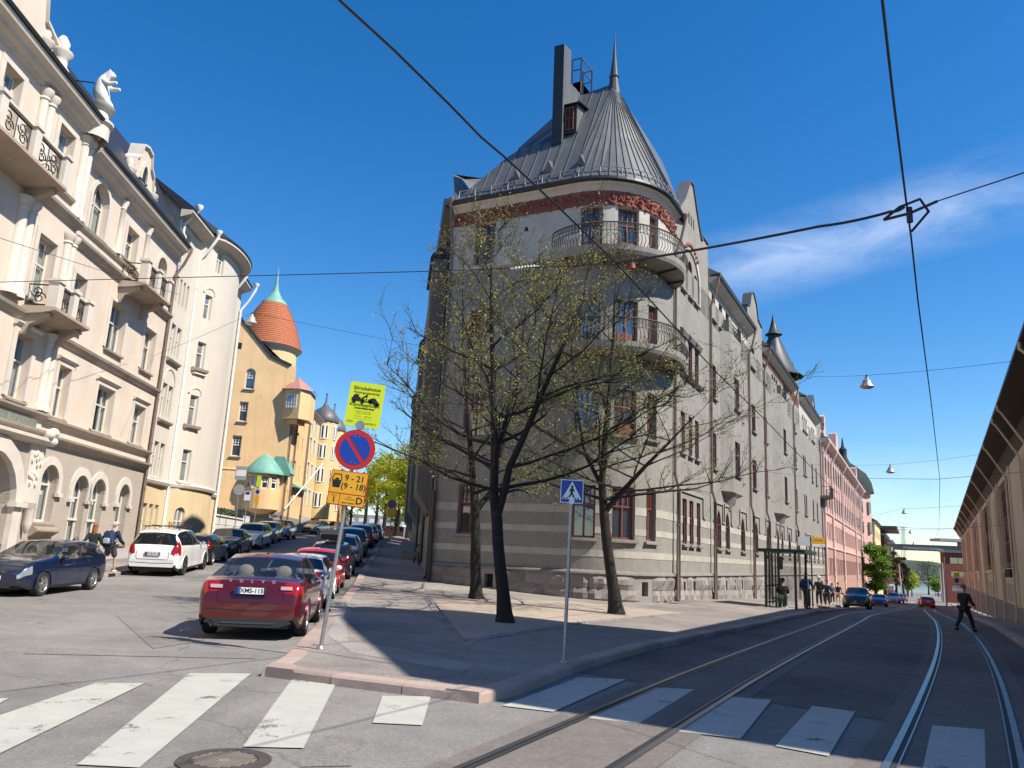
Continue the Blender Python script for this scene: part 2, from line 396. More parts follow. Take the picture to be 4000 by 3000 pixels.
def window(T, F, h, fm, pane=None, nx=2, tr=.62, rec=.22, d=0.0, fw=.07, grid=None, sill=None, sur=None, curt=False, door=None, thick=.06):
    """frame part with pane, sill and surround as sub-parts. tr: height of the transom as a fraction; grid (nx,nz): small panes above it"""
    a, b, c, e, ar = h; sp = spring(h); mb = MB(); D0, D1 = d-rec, d-rec+thick
    for (x0, x1, y0, y1) in ((a, a+fw, c, sp), (b-fw, b, c, sp), (a+fw, b-fw, c, c+fw)): fbox(mb, F, x0, x1, y0, y1, D0, D1)
    if ar:
        o = arcpts(a, b, sp, e, ar); i_ = arcpts(a+fw, b-fw, sp, e-fw, ar)
        for k in range(len(o)-1):
            q = [o[k], o[k+1], i_[k+1], i_[k]]; mb.prism(q, lambda s, z, dd: F.p(s, dd, z), D0, D1)
    else: fbox(mb, F, a+fw, b-fw, e-fw, e, D0, D1)
    zt = c+(e-c)*tr if tr else None
    bw = fw*.8
    if zt: fbox(mb, F, a+fw, b-fw, zt-bw/2, zt+bw/2, D0, D1+.015)
    for k in range(1, nx):
        x = a+(b-a)*k/nx; fbox(mb, F, x-bw/2, x+bw/2, c+fw, (zt-bw/2) if zt else e-fw, D0, D1+.008)
    if zt:
        g = grid or (nx, 1); topz = e-fw
        for k in range(1, g[0]):
            x = a+(b-a)*k/g[0]; hz = topz
            if ar: hz = sp+(e-sp)*math.sqrt(max(0, 1-((x-(a+b)/2)/((b-a)/2))**2))-fw
            fbox(mb, F, x-bw*.35, x+bw*.35, zt+bw/2, hz, D0, D1+.004)
        for k in range(1, g[1]):
            z = zt+(topz-zt)*k/g[1]; fbox(mb, F, a+fw, b-fw, z-bw*.3, z+bw*.3, D0, D1+.002)
    w = mb.build('window' if not door else 'balcony_door', fm, T)
    pm = MB(); out = [(a+fw*.6, c+fw*.6), (b-fw*.6, c+fw*.6)]+([(x, z-fw*.5) for x, z in arcpts(a+fw*.6, b-fw*.6, sp, e, ar)] if ar else [(b-fw*.6, e-fw*.6), (a+fw*.6, e-fw*.6)])
    fpan(pm, F, out, D0+.02); pm.build('pane', WR.choice((GLASSD, GLASSB, GLASSC, GLASSD, GLASSB)) if pane in (None, GLASSD) else pane, w)
    if door:
        pm = MB(); fbox(pm, F, a+fw, b-fw, c+fw, c+(zt-c)*.38, D0+.025, D1+.006); pm.build('door_panel', door, w)
    if curt:
        cm = MB(); r = RNG.random
        for x0, x1 in ((a+fw, a+(b-a)*(.26+.14*r())), (b-(b-a)*(.26+.14*r()), b-fw)):
            k = 6; S = [x0+(x1-x0)*i/k for i in range(k+1)]; top = (e if not ar else sp+(e-sp)*.55)
            cm.strip([F.p(s, D0-.05-.04*(i % 2), c+.05) for i, s in enumerate(S)], [F.p(s, D0-.05-.04*(i % 2), top-.06) for i, s in enumerate(S)])
        cm.build('curtain', CURT, w)
        bk = MB(); fpan(bk, F, [(a-.2, c-.1), (b+.2, c-.1), (b+.2, e+.1), (a-.2, e+.1)], D0-.35); bk.build('dark_room', DARK, w)
    if sill:
        sm = MB(); fprof(sm, F, a-.1, b+.1, [(d-rec, c-.02), (d+.14, c-.05), (d+.14, c-.13), (d+.02, c-.15), (d-.02, c-.02)]); sm.build('sill', sill, w)
    if sur:
        m_, wd_, pj, kind = sur; sm = MB()
        if ar:
            o = arcpts(a-wd_, b+wd_, sp, e+wd_, ar); i_ = arcpts(a, b, sp, e, ar)
            for k in range(len(o)-1): sm.prism([o[k], o[k+1], i_[k+1], i_[k]], lambda s, z, dd: F.p(s, dd, z), d-.01, d+pj)
            lo = sp-(.35 if kind == 'hood' else sp-c)
            for x0, x1 in ((a-wd_, a), (b, b+wd_)): fbox(sm, F, x0, x1, lo, sp, d-.01, d+pj)
            if kind == 'hood':
                for x in (a-wd_/2, b+wd_/2): fbox(sm, F, x-wd_*.62, x+wd_*.62, lo-.14, lo-.003, d-.01, d+pj+.07)
        else:
            for x0, x1 in ((a-wd_, a), (b, b+wd_)): fbox(sm, F, x0, x1, c, e, d-.01, d+pj)
            fbox(sm, F, a-wd_, b+wd_, e, e+wd_*.8, d-.01, d+pj+.003)
            if kind == 'cap': fprof(sm, F, a-wd_-.06, b+wd_+.06, [(d-.01, e+wd_*.8), (d+pj+.05, e+wd_*.8+.02), (d+pj+.12, e+wd_*.8+.1), (d+pj+.12, e+wd_*.8+.15), (d-.01, e+wd_*.8+.18)])
        sm.build('window_surround', m_, w)
    return w
def pipe(T, F, s, z0, z1, m, d=.14, r=.06, name='downpipe', zhead=None, eave=.0, kick=None, hopper=False):
    """wall downpipe; swan neck out to the eave, kick: z of a jog where the wall thickens"""
    mb = MB(); P = []
    P.append(F.p(s, d+(kick[1] if kick else 0)+.12, z0)); P.append(F.p(s, d+(kick[1] if kick else 0), z0+.18))
    if kick: P += [F.p(s+.08, d+kick[1], kick[0]-.25), F.p(s, d, kick[0]+.25)]
    P.append(F.p(s, d, z1))
    if zhead: P += [F.p(s, d+eave*.55, z1+(zhead-z1)*.4), F.p(s, d+eave, zhead-.18), F.p(s, d+eave, zhead)]
    mb.tube(P, r, 8)
    for k in range(int((z1-z0)/2.2)):
        z = z0+1+k*2.2; dd = d+(kick[1] if kick and z < kick[0] else 0); mb.lathe([(r*1.25, -.03), (r*1.25, .03)], F.p(s+(.04 if kick and z < kick[0] else 0), dd, z), 8)
    if hopper:
        q = F.p(s, d+eave, zhead); mb.lathe([(r, -.1), (r*1.3, 0), (r*2.4, .16), (r*2.4, .22), (r*1.2, .22)], q, 10)
    return mb.build(name, m, T)
def scroll(mb, F, s, z, d, r, turns=1.4, ph=0, tr=.02, n=22, flip=1):
    P = []
    for i in range(n+1):
        t = i/n; a = ph+flip*t*turns*2*math.pi; q = r*(1-.82*t); P.append(F.p(s+q*math.cos(a), d, z+q*math.sin(a)))
    mb.tube(P, tr, 4)
def stones(T, F, s0, s1, zf, z1, d0, rows, wmin, wmax, m, limit=300, seed=1, cells=(), name='stone'):
    """rough-faced blocks, one object each, lower edge following the ground"""
    rn = random.Random(seed); rest = MB(); cnt = 0
    for r in range(rows):
        s = s0
        while s < s1-.02:
            w = min(s1-s, wmin+(wmax-wmin)*rn.random())
            if s1-s-w < wmin*.5: w = s1-s
            a, b = s+.012, s+w-.012
            if any(q0-.001 < (a+b)/2 < q1+.001 for q0, q1 in cells): s += w; continue
            nx, nz_ = 4, 3; v = []; f = []
            za = lambda q: zf(q)+(z1-zf(q))*r/rows+.012
            zb = lambda q: zf(q)+(z1-zf(q))*(r+1)/rows-.012
            for k in range(nz_+1):
                for i in range(nx+1):
                    q = a+(b-a)*i/nx; edge = i in (0, nx) or k in (0, nz_)
                    v.append(F.p(q, d0+(.015 if edge else .03+.12*rn.random()), za(q)+(zb(q)-za(q))*k/nz_))
            for k in range(nz_):
                for i in range(nx):
                    o = k*(nx+1)+i; f.append((o, o+1, o+nx+2, o+nx+1))
            bnd = [i for i in range(nx+1)]+[(k+1)*(nx+1)-1 for k in range(1, nz_+1)]+[nz_*(nx+1)+i for i in range(nx-1, -1, -1)]+[k*(nx+1) for k in range(nz_-1, 0, -1)]
            B0 = len(v)
            for j in bnd:
                p_ = np.array(v[j]); v.append(tuple(p_+0)); 
            # push the rim back into the joint
            nn = np.array(F.p((a+b)/2, 1, 0))-np.array(F.p((a+b)/2, 0, 0))
            for j in range(len(bnd)): v[B0+j] = tuple(np.array(v[B0+j])-nn*.1)
            for j in range(len(bnd)): f.append((bnd[j], B0+j, B0+(j+1) % len(bnd), bnd[(j+1) % len(bnd)]))
            mb = MB().add(v, f)
            if cnt < limit: mb.build(name, m, T)
            else: rest.add(v, f)
            cnt += 1; s += w
    if rest.v: rest.build('far_'+name+'s', m, T, kind='stuff')
def iron_panel(mb, F, s0, s1, z0, z1, d, n, tr=.014):
    """wrought-iron scrollwork between two rails"""
    for z in (z0, z1): fbox(mb, F, s0, s1, z-.02, z+.02, d-.02, d+.02)
    w = (s1-s0)/n; r = min(w*.36, (z1-z0)*.3); zm = (z0+z1)/2
    for i in range(n):
        c = s0+w*(i+.5); scroll(mb, F, c-r*.25, zm+r*.55, d, r, 1.5, math.pi, tr, 16, 1); scroll(mb, F, c+r*.25, zm-r*.55, d, r, 1.5, 0, tr, 16, 1)
        mb.tube([F.p(s0+w*i, d, z0), F.p(s0+w*i, d, z1)], tr, 4)
    mb.tube([F.p(s1, d, z0), F.p(s1, d, z1)], tr, 4)
class Side(Fac):
    """wall standing square to another facade at s, running outward"""
    def __init__(f, G, s, sign=1):
        f.G, f.s, f.sg = G, s, sign
    def p(f, s, d=0, z=0): return f.G.p(f.s+f.sg*d, s, z)
    def ss(f, a, b): return [a, b]
def seam_roof(T, quads, m, name='roof_panel', rib=.045, gap=.0):
    """standing-seam sheets: each (a,b,c,d) quad is one sheet with an upstand on its first edge"""
    for q in quads:
        a, b, c, d = [np.array(x, float) for x in q]; n = np.cross(b-a, d-a); n /= np.linalg.norm(n)+1e-9
        if n[2] < 0: n = -n
        mb = MB(); mb.quad(a, b, c, d); u = (b-a)/max(1e-6, np.linalg.norm(b-a))*.018; u2 = (c-d)/max(1e-6, np.linalg.norm(c-d))*.018
        mb.quad(a, d, d+n*rib, a+n*rib); mb.quad(a+n*rib, d+n*rib, d+u2+n*rib, a+u+n*rib); mb.quad(a+u+n*rib, d+u2+n*rib, d+u2, a+u)
        mb.build(name, m, T)
# ------------------------------------------------------------ ground, roads, kerbs
g = MB(); xs = list(np.arange(-70, -24, 6))+list(np.arange(-24, 40, 1.0))+list(np.arange(40, 260, 6)); ys = list(np.arange(-30, -2, 4))+list(np.arange(-2, 90, 1.0))+list(np.arange(90, 345, 5))
for y in ys:
    for x in xs: g.v.append((x, y, gz(x, y)))
nxs = len(xs)
for j in range(len(ys)-1):
    for i in range(nxs-1): g.f.append((j*nxs+i, j*nxs+i+1, (j+1)*nxs+i+1, (j+1)*nxs+i)); g.sm.append(True)
GROUND = struct(g, 'asphalt_road', ROAD)
sea = MB(); sea.quad((-6000, 150, -7.2), (6000, 150, -7.2), (6000, 9000, -7.2), (-6000, 9000, -7.2))
struct(sea, 'sea_water', mat('sea_water', (.03, .07, .11), .12, .1, .05, bump=.3, bscale=.6))
land = MB(); land.quad((-6000, -3000, -2.5), (6000, -3000, -2.5), (6000, -31, -2.5), (-6000, -31, -2.5)); land.quad((-6000, -31, -2.5), (-70.5, -31, -2.5), (-70.5, 330, -2.5), (-6000, 330, -2.5)); land.quad((260, -31, -2.6), (6000, -31, -2.6), (6000, 120, -2.6), (260, 120, -2.6))
struct(land, 'ground', mat('earth', (.12, .11, .09), .95, .3, .1))
def drape(rows, off, name, m, nx=10, parent=None, sub=1.0):
    """sheet between two polylines laid on the ground"""
    mb = MB(); A, B = rows; nA = len(A)
    for a, b in zip(A, B):
        for i in range(nx+1):
            x = a[0]+(b[0]-a[0])*i/nx; y = a[1]+(b[1]-a[1])*i/nx; mb.v.append((x, y, gz(x, y)+off))
    for j in range(nA-1):
        for i in range(nx): mb.f.append((j*(nx+1)+i, j*(nx+1)+i+1, (j+1)*(nx+1)+i+1, (j+1)*(nx+1)+i)); mb.sm.append(True)
    return struct(mb, name, m, parent)
def resamp(P, step):
    P = [np.array(p[:2], float) for p in P]; out = [P[0]]
    for a, b in zip(P[:-1], P[1:]):
        k = max(1, int(np.linalg.norm(b-a)/step))
        out += [a+(b-a)*i/k for i in range(1, k+1)]
    return out
def offs(P, o):
    r = []
    for i in range(len(P)):
        t = P[min(i+1, len(P)-1)]-P[max(i-1, 0)]; t = t/np.linalg.norm(t); r.append(P[i]+np.array([t[1], -t[0]])*o)
    return r
KH = .12
def kerb(P, side, parent, lim=70, w=.30, pitch=1.0):
    """granite kerb stones along a polyline; side=+1: pavement on the right-hand side of travel"""
    Q = resamp(P, .1); L = [0]
    for a, b in zip(Q[:-1], Q[1:]): L.append(L[-1]+np.linalg.norm(b-a))
    def pt(l):
        i = int(np.searchsorted(L, l)); i = min(max(i, 1), len(Q)-1); t = (l-L[i-1])/max(1e-6, L[i]-L[i-1]); return Q[i-1]+(Q[i]-Q[i-1])*t
    n = max(1, round(L[-1]/pitch)); pitch = L[-1]/n; rest = MB()
    for k in range(n):
        mb = rest if k >= lim else MB(); v = []; f = []
        l0, l1 = k*pitch+.006, (k+1)*pitch-.006
        for j in range(3):
            l = l0+(l1-l0)*j/2; c = pt(l); t = pt(min(L[-1], l+.06))-pt(max(0, l-.06)); t /= np.linalg.norm(t)+1e-9; nn = np.array([t[1], -t[0]])*side; z = gz(*c)
            jt = RNG.uniform(-.006, .006) if j != 1 else 0
            for o, h in ((jt, -.1), (jt+.012, KH-.025), (jt+.04, KH+.004), (w, KH+.004), (w, -.1)): q = c+nn*o; v.append((q[0], q[1], z+h))
        for j in range(2):
            for i in range(4): f.append((j*5+i, j*5+i+1, (j+1)*5+i+1, (j+1)*5+i))
        f += [(0, 1, 2, 3, 4), (14, 13, 12, 11, 10)]
        mb.add(v, f)
        if k < lim: mb.build('kerb_stone', KERB, parent)
    if rest.v: rest.build('far_kerb_stones', KERB, parent, kind='stuff')
# wedge pavement between the two streets
LK_ = [np.array([lxr(y), y]) for y in (10.62, 11.5, 13, 16, 20, 25, 30, 35.2, 46.6, 67.5, 100, 125)]
CL = np.array([-2.98, 10.62]); TIP = np.array([-.2, 9.5])
RK = [np.array(DD(*q)[:2]) for q in ((1110, 1508), (1250, 1452), (1330, 1428), (1400, 1407), (1470, 1392), (1540, 1376), (1600, 1364), (1660, 1352))]
RK = [TIP]+RK
b0 = RK[-1]
RK += [np.array(DD(*q)[:2]) for q in ((1700, 1340), (1750, 1330), (1800, 1322), (1842, 1317))]
RKfar = RK+[np.array((7.3, 34.))+np.array((.885, -.465))*3.4+np.array((.465, .885))*t for t in (12, 20, 30, 45, 60, 80, 110, 150)]
RKs = resamp(RK, .5)
PV = bpy.data.objects.new('corner_pavement', None); COL.objects.link(PV); PV['kind'] = 'structure'
def interp_line(P, ys_):
    P = sorted([(p[1], p[0]) for p in P]); return [np.array([np.interp(y, [q[0] for q in P], [q[1] for q in P]), y]) for y in ys_]
ysp = list(np.arange(10.62, 30, .6))+list(np.arange(30, 70, 2.0))+list(np.arange(70, 170, 6.0))
A_ = [np.array([lxr(y)+.3, y]) for y in ysp]; B_ = interp_line([p+np.array([-.27, .14]) for p in RKfar], ysp)
tri0 = [CL+np.array([.3, 0]), np.array([TIP[0]-.02, TIP[1]+.34])]
drape(([A_[0]]+A_, [tri0[1]]+B_), KH, 'asphalt_pavement', PAVE, 24, PV)
fr = [np.array(CL), CL*.66+TIP*.34+np.array([0, -.03]), CL*.33+TIP*.67+np.array([.02, -.05]), TIP]
kerb(list(reversed(RK[:1]+RK[1:]))+[], -1 if False else 1, PV, 0) if False else None
kerb([LK_[-1-i] for i in range(len(LK_))], -1, PV, 0) if False else None
def kcorner(c, a, b):
    c, a, b = [np.array(q, float) for q in (c, a, b)]; ta = (a-c)/np.linalg.norm(a-c); tb = (b-c)/np.linalg.norm(b-c); P = [c, c+ta*.42, c+ta*.42+tb*.33, c+tb*.42+ta*.33, c+tb*.42]; z = gz(*c); mb = MB()
    ar = sum(P[i][0]*P[(i+1) % 5][1]-P[(i+1) % 5][0]*P[i][1] for i in range(5)); P = P if ar > 0 else P[::-1]
    mb.prism([tuple(q) for q in P], lambda x, y, d: (x, y, z+d), -.1, KH+.008); mb.build('kerb_corner_stone', KERB, PV)
kcorner(CL, LK_[2], TIP); kcorner(TIP, CL, RK[2])
kerb(LK_, 1, PV, 75); kerb(fr, -1, PV, 20, pitch=.95); kerb(RKfar, -1, PV, 70)
# lighter asphalt strip (old path) in patches across the corner pavement
strip_px = ((700, 1312), (745, 1330), (752, 1330), (700, 1372)); 
def sheet(pxs, off, name, m, parent=None, lift=.0):
    pts = [DD(x, y, lift) for x, y in pxs]; mb = MB(); c = sum(np.array(p[:2]) for p in pts)/len(pts)
    mb.add([(p[0], p[1], gz(p[0], p[1])+off) for p in pts], (tuple(range(len(pts))),)); return struct(mb, name, m, parent)
PAVE2 = asphalt('old_pavement_asphalt', (.30, .27, .245), .25, False)
for pxs in (((700, 1295), (752, 1296), (762, 1320), (748, 1345), (752, 1385), (706, 1371), (722, 1330)), ((752, 1385), (706, 1371), (760, 1410), (990, 1452), (1030, 1440), (850, 1400))):
    sheet(pxs, KH+.004, 'asphalt_patch', PAVE2, PV, KH)
for pxs in (((250, 1330), (330, 1318), (420, 1388), (330, 1402)), ((60, 1400), (560, 1412), (552, 1424), (50, 1413)), ((700, 1590), (790, 1600), (760, 1659), (650, 1659))):
    sheet(pxs, .007, 'asphalt_patch', MATS.setdefault('trench_asphalt', asphalt('trench_asphalt', (.19, .179, .166), .25, False)), None)
# tree bed: gravel with a border of setts
BED = [np.array(DD(*q, KH)[:2]) for q in ((930, 1290), (1003, 1384), (1250, 1345), (1480, 1325), (1240, 1300))]
bm_ = MB(); bm_.add([(p[0], p[1], gz(*p)+KH+.006) for p in BED], (tuple(range(len(BED))),)); struct(bm_, 'gravel_tree_bed', mat('gravel', (.34, .28, .22), .95, .3, 2, bump=1, bscale=60, speck=.5, sscale=45), PV)
sett = MB().box(-.075, .075, -.055, .055, 0, .022).mesh('paving_sett', mat('sett_granite', (.27, .25, .24), .85, .25, 9, bump=.5, bscale=30, orand=.25))
for (a, b) in ((BED[0], BED[1]), (BED[1], BED[2]), (BED[2], BED[3])):
    L_ = np.linalg.norm(b-a); t = (b-a)/L_; nn = np.array([t[1], -t[0]])
    for r in range(2):
        for k in range(min(60, int(L_/.165))):
            q = a+t*(k*.165+.08*r)+nn*(.02+.125*r); o = link('paving_sett', sett, PV); o.location = (q[0], q[1], gz(*q)+KH-.004+RNG.uniform(-.003, .004)); o.rotation_euler = (RNG.uniform(-.03, .03), RNG.uniform(-.03, .03), math.atan2(t[1], t[0])+RNG.uniform(-.05, .05))
# left pavement
LLK = [(-10.6, -8), (-12.6, 12), (-14.1, 28), (-15.3, 38), (-16.8, 49), (-18.4, 59), (-18.9, 70), (-21.5, 100), (-23, 125)]
LP = bpy.data.objects.new('left_pavement', None); COL.objects.link(LP); LP['kind'] = 'structure'
yl = list(np.arange(-8, 60, 1.5))+list(np.arange(60, 126, 5)); A_ = [np.array([-17.7-.073*(y-38)-(6 if y > 50 else 0), y]) for y in yl]; B_ = [p+np.array([-.27, 0]) for p in interp_line([np.array(q) for q in LLK], yl)]
drape((A_, B_), KH, 'asphalt_pavement', PAVE, 6, LP)
kerb([np.array(q, float) for q in LLK[1:]], -1, LP, 60)
gl = MB(); q = gp(432*1.0, 2253); M = Matrix.Translation((q[0]+.03, q[1], gz(q[0], q[1]))) @ Matrix.Rotation(R_(95), 4, 'Z')
for k in range(5): gl.box(-.3+.12*k, -.24+.12*k, -.03, .02, .0, .1, M)
gl.box(-.34, .34, .0, .05, -.01, .118, M); gl.build('storm_drain_grate', IRON, LP)
# right pavement along the warehouse
V_ = np.array((.479, .878)); NV = np.array((.878, -.479))
RP = bpy.data.objects.new('right_pavement', None); COL.objects.link(RP); RP['kind'] = 'structure'
ts = list(np.arange(4, 80, 2.0))+list(np.arange(80, 180, 8)); KO = 1.95
A_ = [V_*t+NV*(KO+.27) for t in ts]; B_ = [V_*t+NV*4.6 for t in ts]
drape((A_, B_), KH, 'asphalt_pavement', PAVE, 4, RP); kerb([V_*t+NV*KO for t in ts], 1, RP, 60)
# darker asphalt sheet over the right street
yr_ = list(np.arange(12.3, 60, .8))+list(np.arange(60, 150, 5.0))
drape(([np.array([p[0]+.02, p[1]]) for p in interp_line(RKfar, [max(9.5, y) for y in yr_])], [np.array([((KO-.02)+.479*(y-4.2))/.878, y-4.2]) for y in yr_]), .005, 'dark_asphalt', DROAD, 40)
# crosswalks
RM = bpy.data.objects.new('road_markings', None); COL.objects.link(RM); RM['kind'] = 'structure'
def dq(pts, off=.012): 
    mb = MB(); P = [np.array(p) for p in pts]; n = 6
    # subdivided so that it lies on the ground
    for j in range(n+1):
        a = P[0]+(P[3]-P[0])*j/n; b = P[1]+(P[2]-P[1])*j/n
        for i in range(3): q = a+(b-a)*i/2; mb.v.append((q[0], q[1], gz(q[0], q[1])+off))
    for j in range(n):
        for i in range(2): mb.f.append((j*3+i, j*3+i+1, (j+1)*3+i+1, (j+1)*3+i)); mb.sm.append(False)
    return mb
ZEB = [((205, 1478), (312, 1478), (60, 1594), (-20, 1560), 0), ((410, 1457), (542, 1457), (300, 1665), (165, 1659), 0), ((632, 1468), (731, 1468), (655, 1620), (524, 1618), 0), ((826, 1505), (930, 1508), (912, 1570), (804, 1565), 0),
       ((1250, 1466), (1352, 1470), (1195, 1541), (1084, 1528), 0), ((1410, 1487), (1500, 1492), (1380, 1567), (1264, 1553), 0), ((1567, 1507), (1667, 1515), (1600, 1600), (1465, 1583), 0), ((1755, 1527), (1848, 1540), (1790, 1638), (1675, 1615), 0), ((2014, 1570), (2127, 1580), (2130, 1690), (1990, 1680), 0)]
ZEB[0] = ((205, 1478), (312, 1478), (0, 1632), (0, 1550), 0)
for z in ZEB:
    P = [DD(*q)[:2] for q in z[:4]]
    if z is ZEB[0]:
        a, b = np.array(P[0]), np.array(P[1]); d1 = np.array(P[3])-a; d2 = np.array(P[2])-b; P = [a, b, b+d2/np.linalg.norm(d2)*4.2, a+d1/np.linalg.norm(d1)*4.2]
    dq(P).build('crosswalk_stripe', PAINT, RM)
a, b = np.array(DD(-95, 1512)[:2]), np.array(DD(18, 1511)[:2]); d2 = np.array((.25, -1.)); dq([a, b, b+d2*3.6+np.array((.1, 0)), a+d2*3.6]).build('crosswalk_stripe', PAINT, RM)
# tram tracks: two grooved rails each in a concrete bed
G6 = lambda X, Y: gp(2400+X/1.3825, 2100+Y/1.3825)[:2]
T1 = [G6(*q) for q in ((-690, 1250), (-380, 1080), (0, 880), (440, 690), (900, 545), (1290, 430), (1600, 350))]
T2 = [G6(*q) for q in ((-200, 1248), (0, 1165), (180, 1075), (600, 830), (960, 650), (1330, 490), (1640, 348))]
U1 = [G6(*q) for q in ((1520, 1220), (1640, 1000), (1740, 750), (1770, 600), (1755, 460), (1710, 385))]
U2 = [G6(*q) for q in ((2210, 1220), (2150, 1030), (2080, 780), (2010, 630), (1890, 490), (1770, 400))]
def smooth_line(P, n=60):
    P = [np.array(p) for p in P]; L = np.cumsum([0]+[np.linalg.norm(b-a) for a, b in zip(P[:-1], P[1:])]); deg = 3
    w = 1/(3+L)
    cx, cy = np.polyfit(L, [p[0] for p in P], deg, w=w), np.polyfit(L, [p[1] for p in P], deg, w=w); l = np.concatenate([np.linspace(-4, L[-1]*.5, n), np.linspace(L[-1]*.5, L[-1], n//2)[1:]])
    return [np.array([np.polyval(cx, q), np.polyval(cy, q)]) for q in l]
def track(a, b, far, name, ycut=46):
    a, b = smooth_line(a), smooth_line(b)
    m = [(a[i]+b[min(range(len(b)), key=lambda k: np.linalg.norm(a[i]-b[k]))])/2 for i in range(len(a))]
    m = [q for q in m if q[1] < ycut]
    m = resamp(m+[np.array(q, float) for q in far], 1.0)
    for _ in range(70): m = [m[0]]+[(m[i-1]+m[i]*2+m[i+1])/4 for i in range(1, len(m)-1)]+[m[-1]]
    T = bpy.data.objects.new(name, None); COL.objects.link(T); T['kind'] = 'structure'
    drape((offs(m, -.78), offs(m, .78)), .010, 'track_bed', TRACKBED, 4, T)
    for o in (-.53, .53):
        for (w0, w1, h, mm, nm) in ((-.03, .035, .024, RAILM, 'rail'), (.035, .085, .018, RAILG, 'rail_groove'), (.085, .10, .022, RAILM, 'guard_lip')):
            sg = -1 if o > 0 else 1
            A, B = offs(m, o+sg*w0), offs(m, o+sg*w1); mb = MB()
            mb.strip([(p[0], p[1], gz(*p)+h) for p in A], [(p[0], p[1], gz(*p)+h) for p in B], True); mb.build(nm, mm, T)
    return m
TR1 = track(T1, T2, (at(3500, 2350, 75)[:2], at(3572, 2350, 120)[:2], at(3607, 2340, 190)[:2]), 'tram_track', 24); TR2 = track(U1, U2, (at(3628, 2350, 95)[:2], at(3632, 2350, 130)[:2], at(3634, 2340, 190)[:2]), 'tram_track', 44)
# manhole
c = (np.array(DD(378, 1645))+np.array(DD(587, 1645)))/2; c[1] -= .0; z0 = gz(c[0], c[1])
mh = thing('manhole_cover', 'round cast iron manhole cover in the road beside the crosswalk stripes', 'manhole', (c[0], c[1], z0))
ir = mat('brown_cast_iron', (.10, .085, .075), .6, .2, 6, metal=.4, bump=.3, bscale=60); ir2 = mat('tan_cast_iron', (.24, .20, .16), .7, .2, 6, metal=.2)
MB().lathe([(.26, .004), (.26, .012), (.36, .012), (.36, .002)], c=(c[0], c[1], z0), n=40).build('frame_ring', ir, mh)
MB().lathe([(.0, .010), (.255, .010), (.255, .002)], c=(c[0], c[1], z0), n=40).build('lid', ir, mh)
mb = MB()
for i in range(-7, 8):
    for k in range(-7, 8):
        x, y = i*.033, k*.033
        if x*x+y*y < .235**2 and not (abs(x) < .05 and abs(y) < .05): mb.box(c[0]+x-.0115, c[0]+x+.0115, c[1]+y-.0115, c[1]+y+.0115, z0+.009, z0+.017)
mb.box(c[0]-.045, c[0]+.045, c[1]-.045, c[1]+.045, z0+.009, z0+.014); mb.build('tread_studs', ir2, mh)
# ------------------------------------------------------------ the grey corner house
def proj(p):
    v = np.array(p, float)-CAMP; k = v@_f; return 2000+FPX*(v@_ri)/k, 1500-FPX*(v@_up)/k
def sof(F, px, z, lo, hi, d=0.0):
    best = min(np.linspace(lo, hi, 400), key=lambda s: abs(proj(F.p(s, d, z))[0]-px)); return float(best)
QX = lambda X, Y: (1600+X/1.659, 100+Y/1.659)
GL, GU = np.array([-3.1, 34.]), np.array([.885, -.465]); GU /= np.linalg.norm(GU); GV = np.array([-GU[1], GU[0]])
G = Turn(GL, GU, 6.21, 3.0); SR = G.s1+1.84      # right-hand wall: s = SR + metres past the corner pipe
GS = mat('grey_stucco', (.24, .226, .198), .95, .30, .9, bump=1, bscale=16, speck=.25, sscale=22, streak=.28, col2=(.33, .312, .272), c2s=.8, c2t=.58)
GW = mat('pale_plaster', (.46, .43, .375), .9, .12, .9, bump=.25, bscale=12, streak=.16, col2=(.46, .42, .36), c2s=.7, c2t=.62)
STR = mat('pale_band_plaster', (.40, .375, .32), .9, .16, 1.2, bump=.3, bscale=20)
RED = mat('red_brown_relief', (.235, .075, .05), .8, .22, 2.5, bump=.4, bscale=25, col2=(.36, .20, .15), c2s=2.2, c2t=.6)
FR = mat('red_brown_window_frame', (.20, .062, .042), .5, .12, 4)
COPP = mat('brown_downpipe', (.20, .14, .11), .5, .15, 3, metal=.2); BLKP = mat('dark_downpipe', (.04, .037, .035), .5, .1, 3)
gh = thing('apartment_house', 'grey stucco corner house with rounded balcony turret, metal spire and red-brown frieze', 'building', (GL[0], GL[1], 0))
def gzf(s):
    return float(np.interp(s, [0, 6, SR, SR+22, SR+58, SR+62], [.36, .08, -.02, -.72, -2.1, -2.25]))-.06
fh = []
fcol = (1.2, 2.28)
flo = [(2.45, 4.5), (6.55, 8.45), (10.4, 12.25)]
top = (14.4, 16.36)
w2 = (sof(G, QX(1105, 0)[0], 15.5, 4, 9), sof(G, QX(1250, 0)[0], 15.5, 4, 10)); w3 = (sof(G, QX(1350, 0)[0], 15.5, 5, 11), sof(G, QX(1488, 0)[0], 15.5, 5, 12)); w4 = (sof(G, QX(1555, 0)[0], 15.5, 7, 12), sof(G, QX(1612, 0)[0], 15.5, 7, 13))
cols = [fcol, w2, w3, w4]
AEND = SR-.35
lowh = [(c[0], c[1], a, b, 0) for c in cols for a, b in flo]
